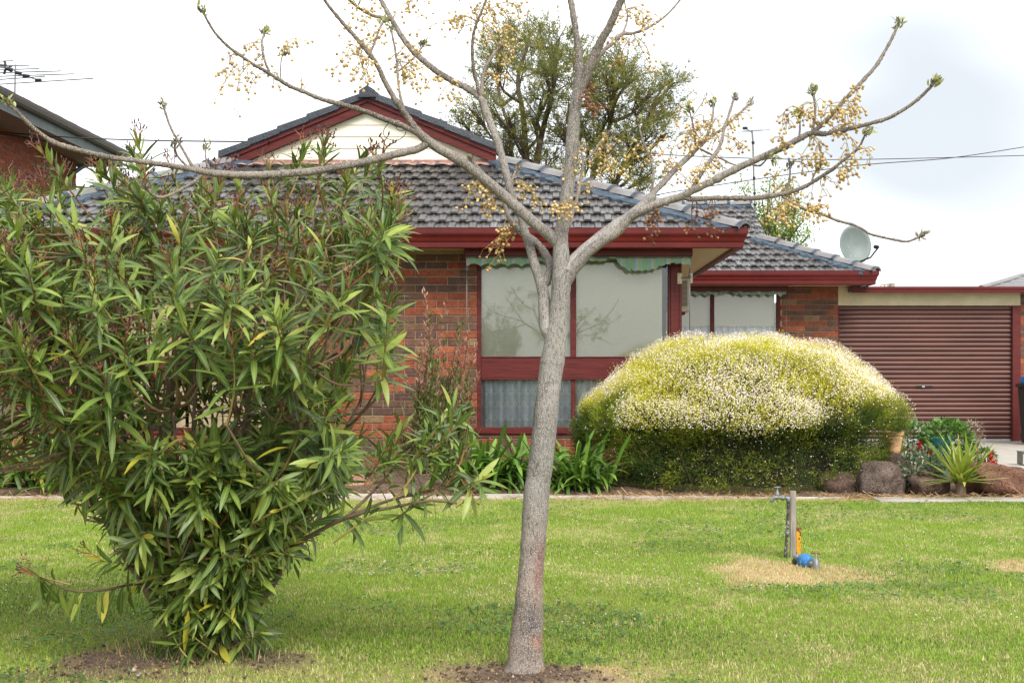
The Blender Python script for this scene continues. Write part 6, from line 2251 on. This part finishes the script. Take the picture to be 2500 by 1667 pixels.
leafy("grey_green_plant", P3(2252, 1142, 12.95), (0.20, 0.22, 0.20), 900, 0.040, 0.34, [(0.15, 0.22, 0.11), (0.20, 0.27, 0.15), (0.10, 0.16, 0.07)], "mounded grey green plant hanging over the rocks left of the yucca", "plant", 401,
      flowers=[(P3(2245, 1094, 12.95), 0.055, 16, (0.42, 0.012, 0.02)), (P3(2222, 1099, 13.0), 0.035, 8, (0.30, 0.01, 0.02)), (P3(2270, 1104, 12.9), 0.03, 7, (0.42, 0.012, 0.02))])
leafy("parsley_plant", P3(2310, 1082, 13.75), (0.27, 0.22, 0.24), 1500, 0.042, 0.38, [(0.09, 0.20, 0.03), (0.13, 0.26, 0.04), (0.07, 0.15, 0.025)], "bright green leafy herb in front of the garage door", "plant", 402, upb=0.7)
leafy("daisy_plant", P3(2222, 1068, 14.0), (0.16, 0.16, 0.16), 700, 0.036, 0.36, [(0.08, 0.17, 0.03), (0.11, 0.22, 0.04)], "low green plant with tiny white flowers beside the terracotta pot", "plant", 403, flowers=[(P3(2225, 1066, 13.8), 0.13, 18, (0.7, 0.68, 0.6))])
leafy("geranium_plant", P3(2405, 1118, 13.3), (0.10, 0.12, 0.10), 260, 0.034, 0.36, [(0.10, 0.17, 0.04), (0.14, 0.2, 0.06)], "small plant with bright red flowers behind the right hand boulder", "plant", 404,
      flowers=[(P3(2418, 1118, 13.2), 0.055, 16, (0.62, 0.008, 0.015)), (P3(2426, 1130, 13.15), 0.03, 8, (0.62, 0.008, 0.015)), (P3(2386, 1104, 13.3), 0.02, 5, (0.6, 0.25, 0.15))])
leafy("seed_head_plant", P3(2375, 1058, 14.2), (0.12, 0.12, 0.15), 160, 0.03, 0.25, [(0.20, 0.2, 0.10), (0.28, 0.2, 0.12)], "twiggy plant with pale seed heads before the silver door rail", "plant", 405, stems_=14, flowers=[(P3(2378, 1048, 14.2), 0.13, 16, (0.6, 0.48, 0.42))])
leafy("ground_fern", P3(905, 1130, 13.6), (0.26, 0.2, 0.10), 340, 0.05, 0.2, [(0.09, 0.17, 0.04), (0.13, 0.2, 0.05)], "low green plant on the soil before the brick wall", "plant", 406)

# scraggly shrub against the brick wall
YS = 14.9
ss = thing("bottlebrush_shrub", (xx(1080, YS), YS, 0), "scraggly upright shrub with thin red brown twigs against the brick wall", "shrub")
rr = random.Random(71)
stemsS = []
Ms, wh, cs_ = [], [], []
tw = MB()
for k in range(34):
    bx0 = rr.uniform(1020, 1120)
    tx = bx0 + rr.uniform(-75, 70)
    ty = rr.choice((rr.uniform(860, 1000), rr.uniform(800, 900), rr.uniform(700, 900))) if rr.random() < 0.7 else rr.uniform(1000, 1080)
    y0_ = YS + rr.uniform(-0.3, 0.3)
    p0, p1 = at(bx0, 1175, y0_), at(tx, ty, YS + rr.uniform(-0.4, 0.35))
    p0.z = 0
    P = [Vector(p) for p in catmull([p0, p0.lerp(p1, .5) + Vector((rr.uniform(-.06, .06), rr.uniform(-.06, .06), 0)), p1], 14)]
    b = MB(); b.tube(P, [0.008 * (1 - 0.7 * i / 13) for i in range(14)], 5); b.build("stem", mat("red_brown_stem", (0.17, 0.085, 0.055), 0.8) if k == 0 else bpy.data.materials["red_brown_stem"], ss)
    for i in range(3, 14):
        q = i / 13
        dry_ = q > 0.72 and rr.random() < 0.7
        for j in range(46 if q < 0.75 else 16):
            dd = (P[i] - P[i - 1]).normalized() + rvec(rr) * 0.9 + Vector((0, 0, 0.3))
            pp = P[i].lerp(P[i - 1], rr.random()) + rvec(rr) * rr.random() * (0.10 if q < 0.7 else 0.03)
            Ms.append(np.array(frame(pp, dd, rvec(rr), rr.uniform(0.035, 0.07)))); wh.append(0)
            cs_.append(np.array((0.42, 0.22, 0.15) if dry_ else rr.choice(((0.105, 0.165, 0.032), (0.14, 0.20, 0.04), (0.08, 0.12, 0.028), (0.22, 0.13, 0.065)))) * rr.uniform(0.8, 1.2))
V, Fq, C, U = bake([leaf_tpl(2, 0.13, 0.1, 0.2)], Ms, wh, cs_)
tag(np_obj("foliage", V, Fq, M['leaf'], ss, col=C, uv=U), kind='stuff')

# terracotta pot and teal tub
pp = P3(2182, 1105, 13.5)
pot = thing("terracotta_pot", pp, "tall terracotta pot at the right end of the golden shrub", "pot")
b = MB(); b.lathe([(0.055, 0.0), (0.062, 0.02), (0.078, 0.12), (0.084, 0.14), (0.079, 0.15), (0.084, 0.165), (0.092, 0.17), (0.095, 0.20), (0.085, 0.203), (0.08, 0.18)], (pp.x, pp.y, zz(1105, 13.5)), seg=24); b.build("body", M['terra'], pot, smooth=False)
b = MB(); b.lathe([(0.079, 0.178), (0.01, 0.182)], (pp.x, pp.y, zz(1105, 13.5)), seg=24); b.build("soil", M['soil'], pot)
b = MB(); b.lathe([(0.14, -0.4), (0.11, -0.03), (0.08, -0.003), (0.02, -0.002)], (pp.x, pp.y, zz(1105, 13.5)), seg=9, col=(0.11, 0.075, 0.06)); b.build("stone_stand", M['rock'], pot)
tp = P3(2285, 1085, 14.0)
tub = thing("planter_tub", (tp.x, tp.y, 0), "shallow teal plastic tub among the green herbs", "tub")
b = MB(); b.lathe([(0.10, 0.0), (0.12, zz(1068, 14.0) - 0.12), (0.16, zz(1068, 14.0) - 0.03), (0.172, zz(1068, 14.0)), (0.165, zz(1068, 14.0) + 0.012), (0.15, zz(1068, 14.0) - 0.005)], (tp.x, tp.y, 0.0), seg=28); b.build("body", M['teal'], tub)


# ------------------------------------------------------------------ boulders
def boulder(px0, px1, ptop, Y, depth, col, label, seed, sink=0.06, skew=0.0, grp="boulders edging the garden bed"):
    x0, x1 = xx(px0, Y), xx(px1, Y)
    zt_ = zz(ptop, Y)
    bm = bmesh.new(); bmesh.ops.create_icosphere(bm, subdivisions=4, radius=1)
    rr2 = random.Random(seed)
    offv = Vector((rr2.random() * 50, rr2.random() * 50, rr2.random() * 50))
    cxx, hw, hz = (x0 + x1) / 2, (x1 - x0) / 2, (zt_ + sink) / 2
    for v in bm.verts:
        d0 = v.co.normalized()
        n_ = mnoise.noise(d0 * 1.4 + offv) * 0.30 + mnoise.noise(d0 * 2.6 + offv) * 0.16 + mnoise.noise(d0 * 7 + offv) * 0.06 + mnoise.noise(d0 * 18 + offv) * 0.028
        q = Vector((math.copysign(abs(d0.x) ** 0.85, d0.x), d0.y, math.copysign(abs(d0.z) ** 0.8, d0.z))) * (1 + n_)
        v.co = Vector((cxx + q.x * hw - skew * q.z * hw * 0.5, Y + q.y * depth, zt_ - hz + q.z * hz))
    me = bpy.data.meshes.new("boulder"); bm.to_mesh(me); bm.free()
    a_ = me.attributes.new("col", 'FLOAT_COLOR', 'POINT')
    a_.data.foreach_set("color", np.tile([*col, 1], len(me.vertices)).astype(np.float32))
    me.polygons.foreach_set("use_smooth", np.ones(len(me.polygons), dtype=bool))
    me.materials.append(M['rock'])
    o = link(bpy.data.objects.new("boulder", me))
    return tag(o, label, "boulder", grp)


boulder(1990, 2092, 1152, 13.0, 0.25, (0.105, 0.068, 0.05), "brown boulder in the shade under the right end of the golden shrub", 1)
boulder(2085, 2210, 1130, 12.95, 0.26, (0.135, 0.10, 0.082), "large grey brown boulder under the grey green plant", 2)
boulder(2220, 2312, 1150, 12.82, 0.17, (0.135, 0.088, 0.066), "smallest round brown boulder left of the yucca", 3)
boulder(2345, 2512, 1128, 12.85, 0.30, (0.18, 0.09, 0.06), "big sloping red brown boulder right of the yucca by the driveway", 4, skew=0.5)
boulder(752, 915, 1152, 13.4, 0.30, (0.36, 0.20, 0.135), "flat topped orange brown boulder behind the oleander's low right branch", 5)
boulder(1122, 1192, 1150, 13.0, 0.16, (0.22, 0.13, 0.10), "small red brown boulder left of the strap leaved clump by the trunk", 6)
boulder(605, 735, 1140, 13.5, 0.25, (0.30, 0.17, 0.12), "brown boulder seen through the oleander's lower leaves", 7)

# ------------------------------------------------------------------ garden tap
GT = gnd(1938, 1362)
YT = GT.y
tap = thing("garden_tap", GT, "grey garden tap on a dark standpipe fixed to a weathered timber stake", "tap")
b = MB()
x0, x1 = xx(1929, YT), xx(1943, YT)
zt_ = zz(1198, YT)
b.box(x0, x1, YT - 0.012, YT + 0.022, -0.05, zt_, M=Matrix.Translation((0, 0, 0)))
b.build("stake", M['timber'], tap, bevel=0.002)
pb = [at(1917, 1372, YT - 0.03), at(1918, 1345, YT - 0.028), at(1921, 1310, YT - 0.025), at(1922.5, 1290, YT - 0.025), at(1924, 1240, YT - 0.022), at(1924.5, 1217, YT - 0.022)]
b = MB(); b.tube([Vector(p) for p in catmull(pb, 16)], 0.0095, 10); b.build("standpipe", M['darkpipe'], tap, smooth=True)
for yq, rr_, hh in ((1306, 0.0135, 0.022), (1226, 0.0135, 0.026), (1296, 0.0125, 0.008)):
    b = MB(); b.lathe([(rr_ * .8, 0), (rr_, 0.003), (rr_, hh), (rr_ * .8, hh + 0.003)], at(1922 if yq > 1250 else 1924.5, yq, YT - 0.024), seg=10); b.build("pipe_fitting", M['galv'], tap, smooth=True)
hz_ = at(1920, 1216, YT - 0.022)
b = MB(); b.tube([at(1930, 1216, YT - 0.022), at(1914, 1215, YT - 0.024)], 0.0125, 12); b.lathe([(0.012, 0), (0.016, 0.004), (0.016, 0.02), (0.012, 0.024)], at(1916, 1215, YT - 0.024), axis=(-1, 0, 0), seg=8); b.build("elbow", M['galv'], tap, smooth=True)
sp = [at(1912, 1215, YT - 0.026), at(1904, 1214, YT - 0.03), at(1895, 1213.5, YT - 0.034), at(1888, 1216, YT - 0.038), at(1884, 1222, YT - 0.04), at(1883.5, 1225, YT - 0.04)]
b = MB(); b.tube([Vector(p) for p in catmull(sp, 14)], [0.0125] * 5 + [0.0145, 0.0150, 0.0145, 0.013, 0.012, 0.0115, 0.011, 0.011, 0.0115], 12); b.build("spout", M['galv'], tap, smooth=True)
vb = at(1897.5, 1212, YT - 0.033)
b = MB(); b.lathe([(0.011, 0), (0.015, 0.008), (0.015, 0.018), (0.011, 0.022), (0.010, 0.030), (0.007, 0.033), (0.005, 0.036), (0.0045, 0.055)], vb, seg=12); b.build("valve", M['galv'], tap, smooth=True)
b = MB(); hc = vb + Vector((0, 0, 0.055)); b.tube([hc + Vector((-.022, 0, 0)), hc + Vector((-.01, 0, 0.002)), hc + Vector((.01, 0, 0.002)), hc + Vector((.022, 0, 0))], [0.0055, 0.004, 0.004, 0.0055], 8); b.tube([hc + Vector((0, -.014, 0)), hc + Vector((0, .014, 0))], 0.004, 8); b.build("handle", M['galv'], tap, smooth=True)

yb_ = thing("marker_post", at(1952, 1350, YT + 0.05), "short rusty yellow metal marker post behind the tap stake", "post")
b = MB()
px0_, px1_ = at(1944, 1400, YT + 0.06), at(1954, 1400, YT + 0.06)
b.box(xx(1944.5, YT + .06), xx(1955.5, YT + .06), YT + 0.06, YT + 0.066, -0.05, zz(1292, YT + .06)); b.box(xx(1944.5, YT + .06), xx(1944.5, YT + .06) + 0.006, YT + 0.067, YT + 0.09, -0.05, zz(1292, YT + .06))
b.build("bar", M['yellow'], yb_)
b = MB(); b.box(xx(1943.5, YT + .06), xx(1957, YT + .06), YT + 0.055, YT + 0.092, zz(1292, YT + .06) + 0.0005, zz(1287, YT + .06)); b.build("cap", M['rust'], yb_, bevel=0.002)

YV = 8.25
wmx = thing("water_meter", at(1968, 1385, YV), "blue water meter with brass fittings and a small valve tap lying on dry grass", "water meter")
c0 = at(1968, 1370, YV)
axm = (at(1990, 1382, YV - 0.09) - at(1948, 1362, YV + 0.05)).normalized()
b = MB(); b.lathe([(0.020, -0.052), (0.034, -0.045), (0.040, -0.02), (0.043, -0.004), (0.043, 0.004), (0.040, 0.012), (0.036, 0.03), (0.024, 0.042)], c0, axis=axm, seg=20); b.build("body", M['blue'], wmx, smooth=True)
b = MB(); b.lathe([(0.044, -0.004), (0.0465, 0.0), (0.0465, 0.006), (0.044, 0.010)], c0 - axm * 0.005, axis=axm, seg=20); b.build("collar", M['blue'], wmx)
b = MB(); b.lathe([(0.016, -0.10), (0.020, -0.095), (0.020, -0.07), (0.016, -0.065), (0.016, -0.045)], c0, axis=axm, seg=8); b.build("inlet_nut", M['galv'], wmx)
b = MB(); b.tube([c0 - axm * 0.09, c0 - axm * 0.11 + Vector((0, 0, -0.03)), c0 - axm * 0.11 + Vector((0, 0, -0.12))], 0.015, 10); b.build("inlet_pipe", M['darkpipe'], wmx, smooth=True)
b = MB(); b.lathe([(0.016, 0.040), (0.021, 0.044), (0.021, 0.060), (0.017, 0.064), (0.018, 0.10), (0.014, 0.105)], c0, axis=axm, seg=8); b.build("outlet_nut", M['galv'], wmx)
e = c0 + axm * 0.092
b = MB(); b.lathe([(0.019, -0.035), (0.021, -0.03), (0.021, 0.015), (0.017, 0.02), (0.016, 0.035), (0.010, 0.04), (0.006, 0.045), (0.005, 0.075)], e, seg=12); b.build("valve", M['galv'], wmx, smooth=True)
b = MB(); q = e + Vector((0, 0, 0.076)); b.tube([q + Vector((-.024, 0, 0.003)), q + Vector((-.012, 0, 0)), q + Vector((.012, 0, -.001)), q + Vector((.024, 0, -0.004))], [0.005, 0.0045, 0.0045, 0.0055], 8); b.build("handle", M['rust'], wmx, smooth=True)
b = MB(); b.tube([e + Vector((0, 0, -0.03)), e + Vector((0.0, 0, -0.12))], 0.015, 10); b.build("outlet_pipe", M['darkpipe'], wmx, smooth=True)

# ------------------------------------------------------------------ background trees
YC = 33.0
cy = thing("cypress_tree", (xx(1320, YC), YC, 0), "tall dark green cypress with several bare trunks behind the tiled roof", "tree")
rr = random.Random(33)


def far_tube(pts, r0, r1, name="branch", parent=None, Y=YC, dy=0.0):
    P = [Vector(p) for p in catmull([at(x, y, Y + dy * i / len(pts)) for i, (x, y) in enumerate(pts)], max(6, len(pts) * 4))]
    n = len(P)
    b = MB(); b.tube(P, [r0 + (r1 - r0) * i / (n - 1) for i in range(n)], 8)
    return b.build(name, M['farbark'], parent, smooth=True), P


TRK = [[(1300, 560), (1287, 420), (1283, 370), (1279, 300), (1272, 250), (1264, 200), (1275, 150), (1290, 110)],
       [(1300, 560), (1308, 420), (1318, 350), (1332, 290), (1345, 240), (1352, 190), (1340, 120)],
       [(1270, 560), (1250, 400), (1246, 340), (1240, 300), (1225, 260)],
       [(1420, 560), (1450, 420), (1475, 350), (1490, 300), (1500, 230), (1495, 150)],
       [(1430, 560), (1400, 420), (1395, 330), (1410, 260), (1425, 190), (1410, 130)],
       [(1480, 560), (1510, 430), (1550, 350), (1580, 290), (1610, 240)]]
PTS = []
for k, t_ in enumerate(TRK):
    o, P = far_tube(t_, 0.115 - 0.008 * k, 0.03, "trunk" if k < 2 else "limb", cy, dy=rr.uniform(-1.2, 1.2))
    PTS += P[3:]
PTA = np.array(PTS)
BL = [(1230, 100, 60), (1290, 95, 70), (1350, 110, 70), (1400, 140, 60), (1210, 160, 65), (1280, 165, 80), (1350, 180, 80), (1420, 190, 60), (1190, 215, 50), (1150, 268, 36), (1130, 300, 30), (1200, 270, 40), (1240, 300, 42), (1320, 240, 55), (1390, 250, 55), (1300, 285, 45), (1370, 310, 45), (1240, 345, 40), (1220, 385, 35), (1345, 390, 50), (1420, 320, 50),
      (1510, 150, 50), (1540, 190, 55), (1500, 215, 60), (1580, 235, 45), (1620, 210, 40), (1640, 205, 28), (1600, 262, 45), (1550, 270, 50), (1635, 275, 35), (1480, 280, 50), (1530, 330, 55), (1590, 330, 42), (1620, 330, 30), (1480, 370, 50), (1540, 390, 55), (1580, 430, 45), (1500, 430, 50), (1570, 460, 35), (1440, 400, 45), (1400, 440, 45), (1160, 330, 24), (1455, 240, 55), (1450, 330, 50), (1380, 340, 45), (1270, 330, 40), (1300, 390, 36), (1460, 180, 45)]
VV, CC, TW = [], [], MB()
r6 = np.random.default_rng(44)
for (bx0, by0, br_) in BL:
    dy = rr.uniform(-1.6, 1.6)
    c = at(bx0, by0, YC + dy)
    rm = br_ / F * YC
    j = np.argmin(((PTA - np.array(c + Vector((0, 0, -0.7)))) ** 2).sum(1))
    s0 = Vector(PTA[j])
    m_ = s0.lerp(c, 0.5) + Vector((rr.uniform(-.2, .2), rr.uniform(-.2, .2), -0.12))
    TW.tube([Vector(p) for p in catmull([s0, m_, c], 8)], [0.05, 0.045, 0.04, 0.034, 0.03, 0.025, 0.02, 0.015], 5)
    for q in range(12):
        e_ = c + Vector((rr.gauss(0, .55), rr.gauss(0, .5), rr.gauss(0, .4))) * rm
        TW.tube([m_.lerp(c, rr.random()), e_.lerp(c, 0.5) + rvec(rr) * 0.06, e_], [0.016, 0.012, 0.006], 4)
    # sprays
    ns_ = int(27 * (br_ / 50) ** 2) + 8
    for q in range(ns_):
        dv = np.array(rvec(rr))
        pc = np.array(c) + dv * rm * np.array([1, 0.8, 0.72]) * rr.uniform(0.1, 1.0)
        ax2 = dv * 0.7 + np.array([0, 0, 0.55]) + r6.normal(0, 0.3, 3)
        ax2 /= np.linalg.norm(ax2)
        n_ = 46
        t_ = r6.random(n_)
        L_ = rr.uniform(0.28, 0.55)
        pos = pc + ax2 * (t_ * L_)[:, None] + r6.normal(0, 0.055, (n_, 3)) * (1.15 - t_)[:, None]
        dd = ax2 * 0.8 + r6.normal(0, 0.5, (n_, 3))
        dd /= np.linalg.norm(dd, axis=1)[:, None]
        w_ = np.cross(dd, r6.normal(0, 1, (n_, 3))); w_ /= np.linalg.norm(w_, axis=1)[:, None]
        l2 = r6.uniform(0.05, 0.12, n_)[:, None]
        VV.append(np.stack([pos - w_ * 0.009, pos + w_ * 0.009, pos + dd * l2], 1))
        base_c = np.array(rr.choice(((0.19, 0.21, 0.06), (0.24, 0.24, 0.06), (0.14, 0.165, 0.05), (0.30, 0.28, 0.07))))
        CC.append(np.repeat((base_c * r6.uniform(0.7, 1.3, (n_, 1)))[:, None], 3, 1))
V = np.concatenate(VV).reshape(-1, 3); C = np.concatenate(CC).reshape(-1, 3)
tag(np_obj("crown", V, np.arange(len(V)).reshape(-1, 3), M['fine'], cy, col=C), kind='stuff')
tag(TW.build("twigs", M['farbark'], cy), kind='stuff')

# fresh green tree behind the wing roof
YWl = 31.0
wi = thing("young_leafy_tree", (xx(1900, YWl), YWl, 0), "thin tree with fresh yellow green leaves behind the wing roof", "tree")
rr = random.Random(55)
VV, CC = [], []
for k, (bx0, by0) in enumerate(((1905, 470), (1860, 480), (1880, 440), (1940, 500), (1960, 540), (1925, 455), (1845, 530), (1895, 520), (1975, 575), (1810, 455), (1802, 480), (1950, 480), (1920, 560), (1870, 560))):
    dy = rr.uniform(-.6, .6)
    P0 = at(1900 + rr.uniform(-14, 14), 640, YWl); P1 = at(bx0, by0, YWl + dy)
    P = [Vector(p) for p in catmull([P0, P0.lerp(P1, .5) + Vector((rr.uniform(-.2, .2), 0, 0)), P1], 14)]
    b = MB(); b.tube(P, [0.045 * (1 - .8 * i / 13) for i in range(14)], 5); b.build("trunk" if k == 0 else "branch", M['farbark'], wi)
    for i in range(5, 14):
        for q in range(30):
            p = np.array(P[i]) + r6.normal(0, 0.11, 3) + np.array([0, 0, 0.08])
            dd = r6.normal(0, 1, 3); dd /= np.linalg.norm(dd); w_ = np.cross(dd, r6.normal(0, 1, 3)); w_ /= np.linalg.norm(w_)
            l2 = rr.uniform(0.05, 0.09)
            VV.append(np.stack([p, p + dd * l2 * .5 + w_ * .018, p + dd * l2, p + dd * l2 * .5 - w_ * .018]))
            CC.append(np.tile(np.array((0.24, 0.34, 0.05)) * rr.uniform(.7, 1.25), (4, 1)))
V = np.concatenate(VV); C = np.concatenate(CC)
tag(np_obj("crown", V, np.arange(len(V)).reshape(-1, 4), M['leaf'], wi, col=C), kind='stuff')
print("tris approx", sum(len(o.data.polygons) for o in S.objects if o.type == 'MESH'))
